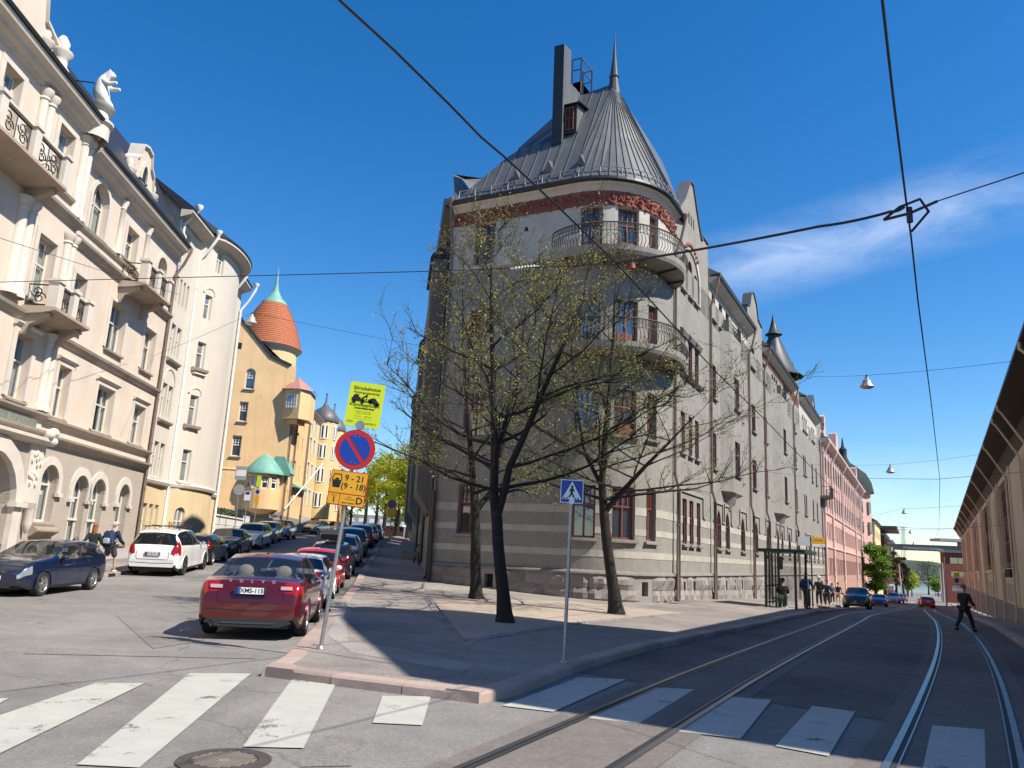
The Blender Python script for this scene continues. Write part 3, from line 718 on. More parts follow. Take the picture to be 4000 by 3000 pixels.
# plinth niche windows
cells = [(2.7, 3.1)]+[(SR+q, SR+q+.34) for q in (-5.6, -3.4, 1.25, 2.95, 4.6, 7.9, 9.8, 12.0, 14.0, 18.0, 19.3, 24, 25.2, 28, 29.3, 30.6, 33.5, 38.5, 44, 45.6, 47.2, 52, 53.5)]
cellh = [(a, b, gzf(a)+.16, .86, 0) for a, b in cells]
def pl(nm, a, b): wall(gh, G, nm, GRAN, a, b, .0, 1.1, [h for h in cellh if a <= h[0] < b and h[2] > .05], .3, .07, gzf)
pw = MB()
wall(gh, G, 'plinth', GRAN, 0, SR+60.5, .3, 1.1, [(a, b, max(.32, c), e, 0) for a, b, c, e, _ in cellh], .3, .06, gzf)
stones(gh, G, 0.02, SR+34, gzf, 1.12, .06, 2, .55, 1.15, GRAN, 150, 3, cells)
for a, b, c, e, _ in cellh[:12]:
    mb = MB(); fpan(mb, G, [(a, c), (b, c), (b, e), (a, e)], -.2); mb.build('basement_window', DARK, gh)
# sloping top of plinth
mb = MB(); fprof(mb, G, 0, SR+60.5, [(0, 1.1), (.16, 1.1), (.14, 1.16), (0, 1.24)]); mb.build('plinth_cap', GRAN, gh)
wall(gh, G, 'wall', GS, 0, AEND, 1.1, 14.25, lowh, .24)
wall(gh, G, 'upper_wall', GW, 0, AEND, 14.25, 17.05, [(c[0], c[1], top[0], top[1], 0) for c in cols]+[(3.74, 3.93, 15.66, 15.87, 0)], .24)
mb = MB(); fprof(mb, G, -.05, AEND, [(0, 14.16), (.07, 14.2), (.1, 14.27), (.02, 14.34), (0, 14.34)]); mb.build('string_course', CREAM, gh)
for c in cols:
    for i, (a, b) in enumerate(flo+[top]):
        isd = c is w3 and i > 0
        window(gh, G, (c[0], c[1], a, b, 0), FR, GLASST if i == 3 else GLASSD, 2, .62, .24, grid=(4, 1), sill=None if i == 3 else GRAN, curt=(i == 3), door=FR if isd else None, fw=.08)
mb = MB(); fpan(mb, G, [(3.74, 15.66), (3.93, 15.66), (3.93, 15.87), (3.74, 15.87)], -.15); mb.build('wall_vent', DARK, gh)
# frieze: backing plus raised scrolls and leaves
mb = MB(); fbox(mb, G, .05, AEND, 16.42, 17.06, -.02, .05); fzo = mb.build('frieze', RED, gh)
mb = MB(); s = .35; i = 0
while s < AEND:
    fl = 1 if i % 2 else -1
    scroll(mb, G, s, 16.76, .08, .23, 1.3, math.pi/2*fl, .045, 18, fl)
    for k in range(7): a = math.pi*(.5+.32*k)*fl; mb.ell(G.p(s+.27*math.cos(a), .06, 16.76+.25*math.sin(a)), (.05, .05, .075), 7, 5)
    mb.tube([G.p(s+.2, .08, 16.76-.2*fl), G.p(s+.33, .09, 16.76), G.p(s+.45, .08, 16.76+.2*fl)], .035, 5)
    mb.ell(G.p(s, .1, 16.76), (.07, .06, .07), 8, 5)
    mb.ell(G.p(s+.31, .06, 16.44), (.1, .04, .09), 8, 5)
    s += .62; i += 1
mb.build('relief_scrolls', RED, fzo)
cav = [(0, 17.02), (.04, 17.04), (.08, 17.14), (.16, 17.25), (.28, 17.33), (.31, 17.38), (0, 17.42)]
mb = MB(); fprof(mb, G, .04, AEND+.1, cav); mb.build('cornice', CREAM, gh)
mb = MB(); fprof(mb, G, .04, AEND+.05, [(.1, 17.39), (.38, 17.39), (.44, 17.46), (.42, 17.58), (.33, 17.6), (.1, 17.55)]); mb.build('gutter', ROOFB, gh)
# stripes
mb = MB()
occ = sorted([(a-.0, b+.0) for a, b in cols])
RGF = [(1.25, 2.0), (2.45, 3.2), (3.8, 4.5), (8.0, 9.0), (10.05, 11.15), (14.2, 15.5), (18.7, 19.85), (23.1, 24.2), (27.5, 28.5), (29.55, 30.55), (33.2, 34.5), (38, 39.2), (44, 45.1), (45.9, 47), (50, 51.2), (53.5, 54.6), (57.6, 58.7)]
occ += [(SR+a, SR+b) for a, b in RGF]
for z0, z1 in ((1.74, 2.0), (2.63, 2.88), (3.40, 3.72)):
    s = 0
    ed = SR+60.4
    for a, b in occ+[(ed, ed)]:
        if z0 > 2.4 and a-s > .05: fbox(mb, G, s, a, z0, z1, -.01, .014)
        s = b
    if z0 < 2.4: fbox(mb, G, 0, ed, z0, z1, -.01, .014)
mb.build('pale_bands', STR, gh)
# turret balconies with bulging iron rails
SM = (G.s0+G.s1)/2+.25
def bd(s, half=3.7, mx=1.15): q = 1-((s-SM)/half)**2; return mx*math.sqrt(max(0, q))
CONC = mat('balcony_concrete', (.30, .28, .24), .9, .15, 1.5, bump=.3, bscale=20, streak=.3)
RAILP = mat('rusty_grey_iron', (.075, .066, .055), .6, .2, 6)
for bz in (14.2, 10.15):
    S = np.linspace(SM-3.69, SM+3.69, 33); mb = MB()
    lo = [G.p(s, bd(s)*.94, bz-.34) for s in S]; ml = [G.p(s, bd(s), bz-.2) for s in S]; hi = [G.p(s, bd(s)+.03, bz) for s in S]; il = [G.p(s, -.05, bz-.34) for s in S]; ih = [G.p(s, -.05, bz) for s in S]
    mb.strip(il, lo); mb.strip(lo, ml); mb.strip(ml, hi); mb.strip(hi, ih); bal = mb.build('balcony', CONC, gh)
    mb = MB()
    for s in np.linspace(SM-2.7, SM+2.7, 5): mb.tube([G.p(s, 0, bz-.42), G.p(s, bd(s)*.9, bz-.38)], .05, 4)
    mb.build('balcony_beam', IRON, bal)
    mb = MB(); n = 64
    SB = np.linspace(SM-3.62, SM+3.62, n)
    for s in SB:
        q = bd(s); mb.tube([G.p(s, q-.04, bz), G.p(s, q+.12, bz+.2), G.p(s, q+.1, bz+.42), G.p(s, q-.06, bz+.62), G.p(s, q-.08, bz+.98)], .017, 4)
    for z, r in ((.64, .016), (.80, .012), (1.0, .03)): mb.tube([G.p(s, bd(s)-.07, bz+z) for s in SB], r, 5)
    for k in range(0, n-1):
        s = (SB[k]+SB[k+1])/2; mb.lathe([(.045, -.012), (.058, -.012), (.058, .012), (.045, .012)], G.p(s, bd(s)-.07, bz+.90), 8, M=Matrix.Rotation(R_(90), 4, 'X'))
        if k % 2 == 0: mb.tube([G.p(SB[k], bd(SB[k])-.07, bz+.66), G.p(SB[k+1], bd(SB[k+1])-.07, bz+.78)], .012, 4)
    mb.build('balcony_railing', RAILP, bal)
# ---- right-hand street wall
RT = []   # holes (s rel, z, arch)
fl2, fl3, fl4 = (6.6, 8.45), (10.35, 12.15), (14.7, 16.1)
def H(a, b, z, ar=0): return (SR+a, SR+b, z[0], z[1], ar)
gf = [H(a, b, (2.5, 4.5), 'pt' if i > 2 else 0) for i, (a, b) in enumerate(RGF)]
trio = [(.92, 1.68), (2.3, 3.0), (3.5, 4.25)]
hh = [H(a, b, q) for a, b in trio for q in (fl2, (10.3, 12.0))]+[H(.95, 1.65, (14.4, 15.5), True), H(2.25, 2.98, (14.4, 16.25), True), H(3.35, 4.1, (14.4, 15.9), True)]
hB = [H(7.15, 8.05, q) for q in (fl2, fl3)]+[H(13.9, 15.2, q) for q in (fl2, fl3)]
hBt = [H(a, b, fl4) for a, b in ((7.15, 8.0), (8.9, 9.75), (10.65, 11.55), (14.0, 15.1))]
hC = [H(18.3, 19.65, q) for q in (fl2, fl3, fl4)]
hD = [H(23, 24.2, q) for q in (fl2, fl3, fl4)]+[H(26.8+.95*i, 27.5+.95*i, fl4) for i in range(3)]+[H(33.2, 34.5, q) for q in (fl2, fl3, fl4)]
hE = [H(37.9, 39.4, q) for q in (fl2, fl3, (13.5, 15.7))]
hF = [H(44+1.2*i, 44.8+1.2*i, q) for i in range(2) for q in (fl2, fl3)]+[H(50.5, 51.5, q) for q in (fl2, fl3)]+[H(54, 55, q) for q in (fl2, fl3)]
hFt = [H(44.4+1.3*i, 45.2+1.3*i, fl4) for i in range(3)]+[H(51.5+1.4*i, 52.4+1.4*i, fl4) for i in range(2)]
RA, RE = AEND, SR+60.5
allh = gf+hh+hB+hC+hD+hE+hF
wall(gh, G, 'street_wall', GS, RA, RE, 1.1, 14.3, [h for h in allh if h[2] < 14], .15)
up = [h for h in allh if h[2] > 14]+hE[2:]
for a, b, z, m_, hs in ((RA, SR+6.4, 17.7, GS, hh), (SR+6.4, SR+17.4, 16.45, GW, hBt), (SR+17.4, SR+22.7, 17.9, GS, hC), (SR+22.7, SR+37.4, 16.75, GS, hD), (SR+37.4, SR+42.3, 18.2, GS, []), (SR+42.3, SR+56.2, 17.05, GW, hFt), (SR+56.2, RE, 17.9, GS, [])):
    wall(gh, G, 'upper_wall', m_, a, b, 14.3, z, [h for h in hs if h[2] > 14], .15)
for h in gf+hh+hB+hBt+hC+hD+hE+hF+hFt:
    w_ = h[1]-h[0]; far = h[0] > SR+26
    window(gh, G, h, FR, GLASSD, 2 if w_ > .9 else 1, .6, .15, grid=None if far else ((4 if w_ > .9 else 2), 1), sill=GRAN, fw=.07)
SUR = mat('raised_moulding', (.30, .28, .24), .9, .12, 1)
mb = MB()
for a, b in [(.75, 5.0)]+[(x-.35, y+.35) for x, y in RGF[3:5]]+[(x-.4, y+.4) for x, y in RGF[5:]]:
    a, b = SR+a, SR+b
    for q0, q1, z0, z1 in ((a, b, 4.78, 4.9), (a-.02, a+.1, 3.9, 4.78), (b-.1, b+.02, 3.9, 4.78), (a-.5, a, 3.8, 3.9), (b, b+.5, 3.8, 3.9)): fbox(mb, G, q0, q1, z0, z1, -.01, .07)
    mb.build('window_moulding', SUR, gh); mb = MB()
mb = MB()
for a, b in trio: fprof(mb, G, SR+a-.12, SR+b+.12, [(0, 12.02), (.12, 12.02), (.2, 12.22), (.12, 12.34), (0, 12.4)])
fprof(mb, G, SR+.7, SR+4.6, [(0, 10.05), (.1, 10.08), (.2, 10.2), (0, 10.26)]); mb.build('hood_moulding', GRAN, gh)
# gables over the street wall (outline polygons with thickness)
def gable(poly, name, m_, d0=-.45, d1=.0, cap=True, Fx=G, th=gh):
    mb = MB(); mb.prism([(SR+a, z) for a, z in poly], lambda s, z, dd: Fx.p(s, dd, z), d0, d1); o = mb.build(name, m_, th)
    if cap:
        cm = MB(); P = poly[1:-1] if len(poly) > 4 else poly[1:]
        for (a, z), (b, y) in zip(P[:-1], P[1:]): 
            if abs(a-b) < .05: continue
            cm.prism([(SR+a, z+.01), (SR+b, y+.01), (SR+b, y+.09), (SR+a, z+.09)], lambda s, z, dd: Fx.p(s, dd, z), d0-.08, d1+.08)
        cm.build('gable_coping', ROOFM, o)
    return o
gb = gable([(-.3, 17.69), (-.3, 17.9), (.35, 18.05), (1.5, 19.1), (2.6, 20.55), (3.1, 20.55), (4.1, 19.1), (4.75, 18.3), (5.1, 18.3), (5.2, 18.55), (6.3, 18.55), (6.3, 17.69)], 'gable', GS)
mb = MB()
for a in (2.3, 2.75, 3.2): fbox(mb, G, SR+a, SR+a+.16, 18.2, 18.75, .0, .012)
mb.build('gable_slit', DARK, gb)
mb = MB(); o = arcpts(SR+.55, SR+4.5, 15.3, 17.05, True); i_ = arcpts(SR+.8, SR+4.25, 15.3, 16.75, True)
for k in range(len(o)-1): mb.prism([o[k], o[k+1], i_[k+1], i_[k]], lambda s, z, dd: G.p(s, dd, z), -.01, .07)
fbox(mb, G, SR+.55, SR+.78, 14.35, 15.3, -.01, .06); fbox(mb, G, SR+4.27, SR+4.5, 14.35, 15.3, -.01, .06)
mb.build('arched_surround', GW, gb)
mb = MB()
for k in range(9): a = math.pi*(.28+.45*k/8); mb.ell(G.p(SR+2.5+1.75*math.cos(a), .09, 15.35+1.6*math.sin(a)), (.12, .07, .12), 7, 5)
mb.build('red_relief', RED, gb)
gable([(17.4, 17.89), (17.4, 18.6), (18.2, 18.8), (18.7, 19.8), (19.6, 20.2), (20.6, 19.7), (21.2, 18.7), (22.7, 18.5), (22.7, 17.89)], 'gable', GS)
gable([(37.4, 18.19), (37.4, 19.4), (38.3, 19.7), (39.5, 19.3), (42.3, 19.1), (42.3, 18.19)], 'gable', GS)
gable([(52.5, 17.31), (52.8, 18.6), (54.2, 19.9), (55.5, 18.6), (56.2, 17.9), (56.2, 17.31)], 'gable', GS, -.5, -.05)
for a, b, z in ((6.4, 17.4, 16.4), (22.7, 37.4, 16.7), (42.3, 56.2, 17.0)):
    mb = MB(); fprof(mb, G, SR+a+.02, SR+b-.02, [(0, z), (.1, z+.02), (.5, z+.3), (.5, z+.36), (0, z+.4)]); mb.build('eave_cornice', CREAM, gh)
    mb = MB(); fprof(mb, G, SR+a+.02, SR+b-.02, [(.1, z+.37), (.6, z+.37), (.64, z+.55), (.1, z+.5)]); mb.build('gutter', ROOFB, gh)
    mb = MB(); mb.quad(G.p(SR+a, .55, z+.55), G.p(SR+b, .55, z+.55), G.p(SR+b, -5, z+4.2), G.p(SR+a, -5, z+4.2)); mb.build('roof_slope', ROOFB, gh)
mb = MB()
for k in range(26): fbox(mb, G, SR+23.1+.54*k, SR+23.4+.54*k, 16.3, 16.68, -.01, .05)
for k in range(8): fbox(mb, G, SR+37.5+.54*k, SR+37.8+.54*k, 16.2, 17.0, -.01, .05)
mb.build('frieze', RED, gh)
# oriel bays with conical corbels
class Bay(Fac):
    def __init__(f, G, a, b, dep): f.G, f.a, f.b, f.dep = G, a, b, dep; f.k = .7
    def p(f, s, d=0, z=0):
        t = (s-f.a)/(f.b-f.a); e = f.dep*min(1, min(t, 1-t)/.18) if 0 <= t <= 1 else 0
        return f.G.p(s, e+d, z)
    def ss(f, a, b): return sorted(set([a, b]+[q for q in (f.a, f.a+.18*(f.b-f.a), f.b-.18*(f.b-f.a), f.b) if a < q < b]))
for a, b, zt, dep in ((9.0, 13.3, 14.55, .5), (26.4, 32.2, 14.6, .5)):
    B = Bay(G, SR+a, SR+b, dep); m_ = (a+b)/2
    hs = [H(m_-.75, m_+.6, q) for q in (fl2, fl3)]
    wall(gh, B, 'oriel_wall', GS, SR+a, SR+b, 5.55, zt, hs, .2)
    for h in hs: window(gh, B, h, FR, GLASSD, 2, .62, .2, sill=GRAN)
    mb = MB(); S = np.linspace(SR+a, SR+b, 13); rows = [[B.p(s, 0, 5.55) for s in S]]
    for t, z in ((.75, 5.35), (.4, 4.95), (.12, 4.6)): rows.append([G.p(SR+m_+(s-SR-m_)*t*(.9 if t < .9 else 1), max(0, B.p(s, 0, 0)[0] and dep*math.sin(math.pi*min(1, max(0, (s-SR-a)/(b-a)))))*t, z) for s in S])
    for r0, r1 in zip(rows[1:], rows[:-1]): mb.strip(r0, r1, True)
    mb.build('oriel_corbel', GS, gh)
    mb = MB(); mb.add([B.p(s, 0, zt) for s in B.ss(SR+a, SR+b)]+[G.p(SR+b, -.05, zt), G.p(SR+a, -.05, zt)], (tuple(range(len(B.ss(SR+a, SR+b))+2)),)); mb.build('oriel_top', GRAN, gh)
    mb = MB(); x0, x1 = SR+m_-1.2, SR+m_+1.3
    for q in (x0-.35, x1): fbox(mb, B, q, q+.35, zt-.0, zt+.75, -.3, .02)
    mb.build('balcony_pier', GS, gh); mb = MB(); iron_panel(mb, B, x0, x1, zt+.08, zt+.72, -.1, 4); mb.build('balcony_railing', IRON, gh)
# end balcony
mb = MB(); fprof(mb, G, SR+57.5, SR+61, [(0, 9.2), (.9, 9.35), (1.1, 9.5), (0, 9.5)]); bl = mb.build('balcony', CONC, gh)
mb = MB()
for k in range(22): mb.tube([G.p(SR+57.5+3.5*k/21, 1.05, 9.5), G.p(SR+57.5+3.5*k/21, 1.05, 10.45)], .015, 4)
mb.tube([G.p(SR+57.5, .1, 10.45), G.p(SR+57.5, 1.05, 10.45), G.p(SR+61, 1.05, 10.45), G.p(SR+61, .1, 10.45)], .03, 4); mb.build('balcony_railing', IRON, bl)
# pipes
for s, zt in ((-.3, 16.9), (6.55, 16.45), (17.1, 16.4), (22.9, 16.7), (37.5, 16.8), (58.2, 17.0)):
    pipe(gh, G, SR+s, gzf(SR+s)+.1, zt-1.3, COPP, .1, .065, zhead=zt+.3, eave=.42, kick=(5.1, .12), hopper=True)
    mb = MB(); mb.tube([G.p(SR+s+.08, .24, gzf(SR+s)+.1), G.p(SR+s+.08, .24, 4.75)], .085, 8); mb.build('pipe_guard', BLKP, gh)
pipe(gh, G, .06, .45, 15.6, COPP, .1, .065, zhead=17.5, eave=.3, hopper=True)
mb = MB(); mb.tube([G.p(.1, .2, .4), G.p(.1, .2, 4.2)], .085, 8); mb.build('pipe_guard', BLKP, gh)
# ---- left street side of the house
GLf = Fac(GL+np.array([.02, 0]), (-.14, 1)); GLf.n = np.array([-GLf.d[1], GLf.d[0]])
zl_ = lambda s: itp(ZL, 34+s)+.06
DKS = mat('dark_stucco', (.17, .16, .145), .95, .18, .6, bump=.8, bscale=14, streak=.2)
hl = [(s, s+1.1, z, z+1.8, 0) for s in (2.5, 7, 12, 18, 24, 30, 37, 44, 50) for z in (3.4, 7, 10.8, 14.5)]
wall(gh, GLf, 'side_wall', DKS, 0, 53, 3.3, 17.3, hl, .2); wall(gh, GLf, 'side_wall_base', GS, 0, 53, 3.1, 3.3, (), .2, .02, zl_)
for h in hl[:20]: window(gh, GLf, h, FR, GLASSD, 2, .6, .2)
for a, b in ((3.0, 8.0), (20, 26), (40, 47)):
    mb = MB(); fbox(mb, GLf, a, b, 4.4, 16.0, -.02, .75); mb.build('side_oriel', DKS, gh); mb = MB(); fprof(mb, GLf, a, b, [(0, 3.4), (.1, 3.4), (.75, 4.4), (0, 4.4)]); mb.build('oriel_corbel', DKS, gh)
    mb = MB(); fprof(mb, GLf, a-.1, b+.1, [(0, 16.0), (.9, 16.0), (.8, 16.2), (0, 17.0)]); mb.build('oriel_roof', ROOFB, gh)
for s in (.5, 8.6, 10, 19): pipe(gh, GLf, s, zl_(s), 5 if s > 1 else 15.9, BLKP, .12, .07)
mb = MB(); fprof(mb, GLf, -.1, 53, [(0, 17.2), (.5, 17.4), (.55, 17.8), (0, 17.8)]); mb.build('side_gutter', ROOFB, gh)
for s in (15, 16.5): mb = MB(); mb.box(*(lambda c: (c[0]-.5, c[0]+.5, c[1]-.5, c[1]+.5, zl_(s)-.1, zl_(s)+.22))(GLf.p(s, .5, 0))); mb.build('door_step', GRAN, gh)
# ---- roof: front slope, cone, left ridge
kf = (24.1-17.6)/3.42
def fs(s, z): return G.p(s, .38-(z-17.6)/kf, z) if s <= G.s0 else (lambda q: (q[0], q[1], z))(GL+GU*s+G.n*(.38-(z-17.6)/kf))
def rp(X, Y):   # pixel of the front slope -> (s,z)
    d = pray(*QX(X, Y)); n3 = np.array([G.n[0]*kf, G.n[1]*kf, 1.0]); p0 = np.array([*(GL+G.n*.38), 17.6]); t = (n3@(p0-CAMP))/(n3@d); p = CAMP+d*t; return float((p[:2]-GL)@GU), float(p[2])
P1, Pd, Pr = rp(690, 805), rp(1090, 715), rp(1172, 447); AP = np.array([4.2, 33.6, 24.15])
sA = float((AP[:2]-GL)@GU)
sCH = rp(1003, 740)[0]-.05
bnd = [(.35, 17.62), P1, (sCH-.05, float(np.interp(sCH, [P1[0], Pd[0]], [P1[1], Pd[1]]))), (sCH, 23.75), (sA+.1, 24.12)]
roof = MB(); rf = None
S = sorted(list(np.linspace(.35, G.s0, 11))+[sCH]); qs = []
for a, b in zip(S[:-1], S[1:]):
    za, zb = np.interp(a, [q[0] for q in bnd], [q[1] for q in bnd]), np.interp(b, [q[0] for q in bnd], [q[1] for q in bnd])
    qs.append((fs(a, 17.6), fs(b, 17.6), fs(b, zb), fs(a, max(za, 17.61))))
back = MB()
c3 = lambda s, z, dd: G.p(s, dd, z)
back.add([fs(P1[0], P1[1]), fs(Pd[0], Pd[1]), tuple(at(*QX(1100, 470), 37.5)), tuple(at(*QX(935, 590), 37.5)), tuple(at(*QX(700, 800), 37.2))], ((0, 1, 2, 3, 4),))
back.add([tuple(AP), fs(Pr[0], min(24, Pr[1])), tuple(np.array(fs(Pr[0], 18))+np.array([*(-G.n*9), 0])), tuple(np.array(fs(sA, 18))+np.array([*(-G.n*9), 0]))], ((0, 1, 2, 3),))
back.add([fs(Pd[0], Pd[1]), fs(Pr[0], min(24, Pr[1])), tuple(np.array(fs(Pr[0], 18))+np.array([*(-G.n*9), 0]))], ((0, 1, 2),))
rf = back.build('roof', ROOFB, gh)
seam_roof(rf, qs, ROOFM)
qs = []; NA = 14
for k in range(NA):
    a0, a1 = G.s0+(G.s1-G.s0)*k/NA, G.s0+(G.s1-G.s0)*(k+1)/NA
    def cp(s, t):
        b0 = np.array(G.p(s, .38, 17.6)); r = AP+(b0-AP)*.06; z = b0+(r-b0)*t; z[2] -= .5*math.sin(math.pi*t)*(.5+.5*t)*min(1, (s-G.s0)/1.4)*min(1, max(0, (G.s1-s)/1.4)); return z
    for t0, t1 in ((0, .5), (.5, .82), (.82, 1)): qs.append((cp(a0, t0), cp(a1, t0), cp(a1, t1), cp(a0, t1)))
s = G.s1
se_ = G.s1
while s < SR-.5:
    qs.append((G.p(s, .38, 17.6), G.p(s+.6, .38, 17.6), tuple(AP+np.array([*(GV*(s+.6-G.s1)), -.1])), tuple(AP+np.array([*(GV*(s-G.s1)), -.1])))); s += .6
qs.append((fs(G.s0, 17.6), G.p(G.s0+.001, .38, 17.6), tuple(AP), fs(G.s0, 24.0)))
seam_roof(rf, qs, ROOFM)
mb = MB(); mb.quad(tuple(AP+np.array([0, 0, -.1])), tuple(AP+np.array([*(GV*8), -.1])), tuple(np.array(G.p(SR+6.3, -8, 18.0))), tuple(np.array(G.p(SR-2, -10, 18)))); mb.quad(G.p(s, .38, 17.6), G.p(SR+6.4, -1, 18.2), tuple(AP+np.array([*(GV*8), -.1])), tuple(AP+np.array([*(GV*(s-G.s1)), -.1]))); mb.build('rear_roof', ROOFM, rf)
sp = MB(); sp.lathe([(.62, 22.75), (.36, 23.35), (.24, 24.0), (.2, 24.4), (.25, 24.42), (.2, 24.5), (.1, 25.4), (.03, 26.4), (.012, 26.9)], c=(AP[0], AP[1], 0), n=10, smooth=False); sp.build('spire', mat('dark_spire_metal', (.05, .053, .058), .5, .12, 1, metal=.1), rf)
# chimney slab, dormer, roof platform
cb = np.array(fs(*rp(960, 745))); 
cw = rp(1048, 700)[0]-rp(940, 700)[0]
s0 = rp(925, 745)[0]+.12; zb_, zt_ = rp(960, 745)[1], None
pt = [q for q in (rp(940, 740), rp(1003, 740))]
sL, sR_ = pt[0][0]-.02, pt[1][0]-.05
dF = .38-(pt[0][1]-17.6)/kf
zt_ = float(at(*QX(975, 115), G.p(sL, dF, 0)[1])[2])
def xs(X, Y, s):
    d = pray(*QX(X, Y)); c0 = np.array([*(GL+GU*s)]); t = (GU@(c0-CAMP[:2]))/(GU@d[:2]); return CAMP+d*t
ch = MB(); slab = [xs(x, y, sR_) for x, y in ((985, 760), (1003, 118), (1047, 165), (1044, 378), (1072, 402), (1122, 462), (1120, 520), (1075, 610), (1070, 720))]
lef = [q-np.array([*(GU*(sR_-sL)), 0]) for q in slab]
ch.add([tuple(q) for q in slab]+[tuple(q) for q in lef], (tuple(range(9)), tuple(range(17, 8, -1)))+tuple((i, i+9, (i+1) % 9+9, (i+1) % 9) for i in range(9)))
cho = ch.build('chimney', ROOFM, rf); mb = MB(); o_ = np.array([*(G.n*.012), 0]); mb.add([tuple(lef[0]+o_), tuple(slab[0]+o_), tuple(slab[1]+o_), tuple(lef[1]+o_)], ((0, 1, 2, 3),)); mb.build('chimney_front_shade', ROOFB, cho)  # black sheet colours in the shade of the chimney's unlit front
mb = MB(); mb.lathe([(.16, zt_-.02), (.16, zt_+.12), (0, zt_+.14)], G.p((sL+sR_)/2, dF-.3, 0)[:2]+(0,), 10); mb.build('chimney_cap', IRON, cho) if False else None
dz0, dz1 = rp(1000, 715)[1], rp(1000, 600)[1]; da, db = rp(1000, 700)[0], rp(1088, 690)[0]; dd0 = .38-(dz0-17.6)/kf+.1
mb = MB(); hz = dz0+1.42
v = [G.p(da, dd0, dz0), G.p(db, dd0, dz0), G.p(db, dd0, hz), G.p(da, dd0, hz), G.p(db, dd0-1.1, hz+.25), G.p(da, dd0-1.1, hz+.25), G.p(db, dd0-.95, dz0+1.0)]
mb.add(v, ((0, 1, 2, 3), (1, 6, 4, 2))); dm = mb.build('dormer', ROOFM, rf); mb = MB(); mb.add([G.p(da, dd0+.01, dz0), G.p(db, dd0+.01, dz0), G.p(db, dd0+.01, hz), G.p(da, dd0+.01, hz)], ((0, 1, 2, 3),)); mb.build('dormer_front_shade', ROOFB, dm)  # dormer front blackened too, its shade put into the material
mb = MB(); mb.add([G.p(da-.1, dd0+.14, hz), G.p(db+.2, dd0+.14, hz), G.p(db+.2, dd0-1.2, hz+.3), G.p(da-.1, dd0-1.2, hz+.3), G.p(da-.1, dd0+.14, hz+.05), G.p(db+.2, dd0+.14, hz+.05), G.p(db+.2, dd0-1.2, hz+.36), G.p(da-.1, dd0-1.2, hz+.36)], ((0, 3, 2, 1), (4, 5, 6, 7), (0, 1, 5, 4), (1, 2, 6, 5), (3, 0, 4, 7))); mb.build('dormer_roof', ROOFB, dm)
window(dm, G, (da+.16, db-.14, dz0+.16, hz-.12, 0), FR, DARK, 2, .5, .0, d=dd0+.02, fw=.045)
pm = MB(); pc = [at(*QX(x, y), 35.2) for x, y in ((1052, 375), (1110, 360), (1178, 445), (1120, 460))]
pm.add([tuple(q) for q in pc]+[tuple(q-np.array([0, 0, .1])) for q in pc], ((0, 1, 2, 3), (4, 7, 6, 5), (0, 4, 5, 1), (1, 5, 6, 2), (2, 6, 7, 3), (3, 7, 4, 0)))
for q in pc: pm.tube([q, q+np.array([0, 0, 1.35])], .045, 5); pm.tube([q, q-np.array([0, 0, .7])], .04, 5)
for h in (.7, 1.33):
    P = [q+np.array([0, 0, h]) for q in pc]; pm.tube([P[3], P[2], P[1], P[0]], .035, 5)
pm.build('roof_platform', IRON, rf)
# snow guard and snow stops
mb = MB(); S = [q for q in np.linspace(.4, SR-.6, 70)]
for h in (.26, .46): mb.tube([G.p(s, .26, 17.6+h) for s in S], .018, 4)
for k, s in enumerate(S):
    mb.tube([G.p(s, .26, 17.86), G.p(s+.12, .26, 18.06)], .008, 3); mb.tube([G.p(s+.12, .26, 17.86), G.p(s, .26, 18.06)], .008, 3)
    if k % 5 == 0: mb.tube([G.p(s, .34, 17.6), G.p(s, .26, 18.08)], .022, 4); mb.tube([G.p(s, .03, 17.95), G.p(s, .26, 18.06)], .018, 4)
mb.build('snow_guard', STEEL, rf)
for X in (690, 905, 1110):
    s, z = rp(X, 905 if X > 1000 else 1000 if X < 800 else 945); a = np.array(fs(s-.2, z)); b = np.array(fs(s+.2, z)); c = np.array(fs(s, z))+np.array([*(G.n*.16), .48]); e = np.array(fs(s, z+.6))
    mb = MB(); mb.add([a, b, c, e], ((0, 1, 2), (1, 3, 2), (3, 0, 2))); mb.build('roof_vent', ROOFM, rf)
# low metal parapet of the left wing
mb = MB(); q = [at(*QX(x, y), d) for x, y, d in ((300, 1165, 34.4), (284, 962, 35), (330, 985, 36.5), (490, 992, 38.5), (440, 1035, 36.5), (375, 1100, 34.6))]
mb.add([tuple(x) for x in q], ((0, 1, 2, 4, 5), (1, 3, 4, 2))); mb.quad(q[0], q[1], tuple(q[1]+np.array([-.1, 2.2, 0])), tuple(q[0]+np.array([-.1, 2.2, 0]))); mb.build('side_parapet', ROOFM, rf)
# cone tower over the street roof
tcn_ = G.p(SR+33.2, -2.0, 0); d_ = tcn_[1]
Z4 = lambda X, Y: (2800+X/1.185, 1000+Y/1.185)
zt = at(*Z4(262, 265), d_)[2]; zbm = at(*Z4(262, 366), d_)[2]; xc = at(*Z4(263, 366), d_)[0]
mb = MB(); mb.lathe([(2.35, 17.4), (1.7, 18.0), (.5, zbm-.35), (.45, zbm-.05)], c=(xc, d_, 0), n=14, smooth=False); mb.lathe([(.45, zbm-.1), (.72, zbm), (.7, zbm+.06), (.45, zbm+.22), (.2, zbm+(zt-zbm)*.55), (.01, zt)], c=(xc, d_, 0), n=16); mb.build('cone_turret', MATS['dark_spire_metal'], rf)
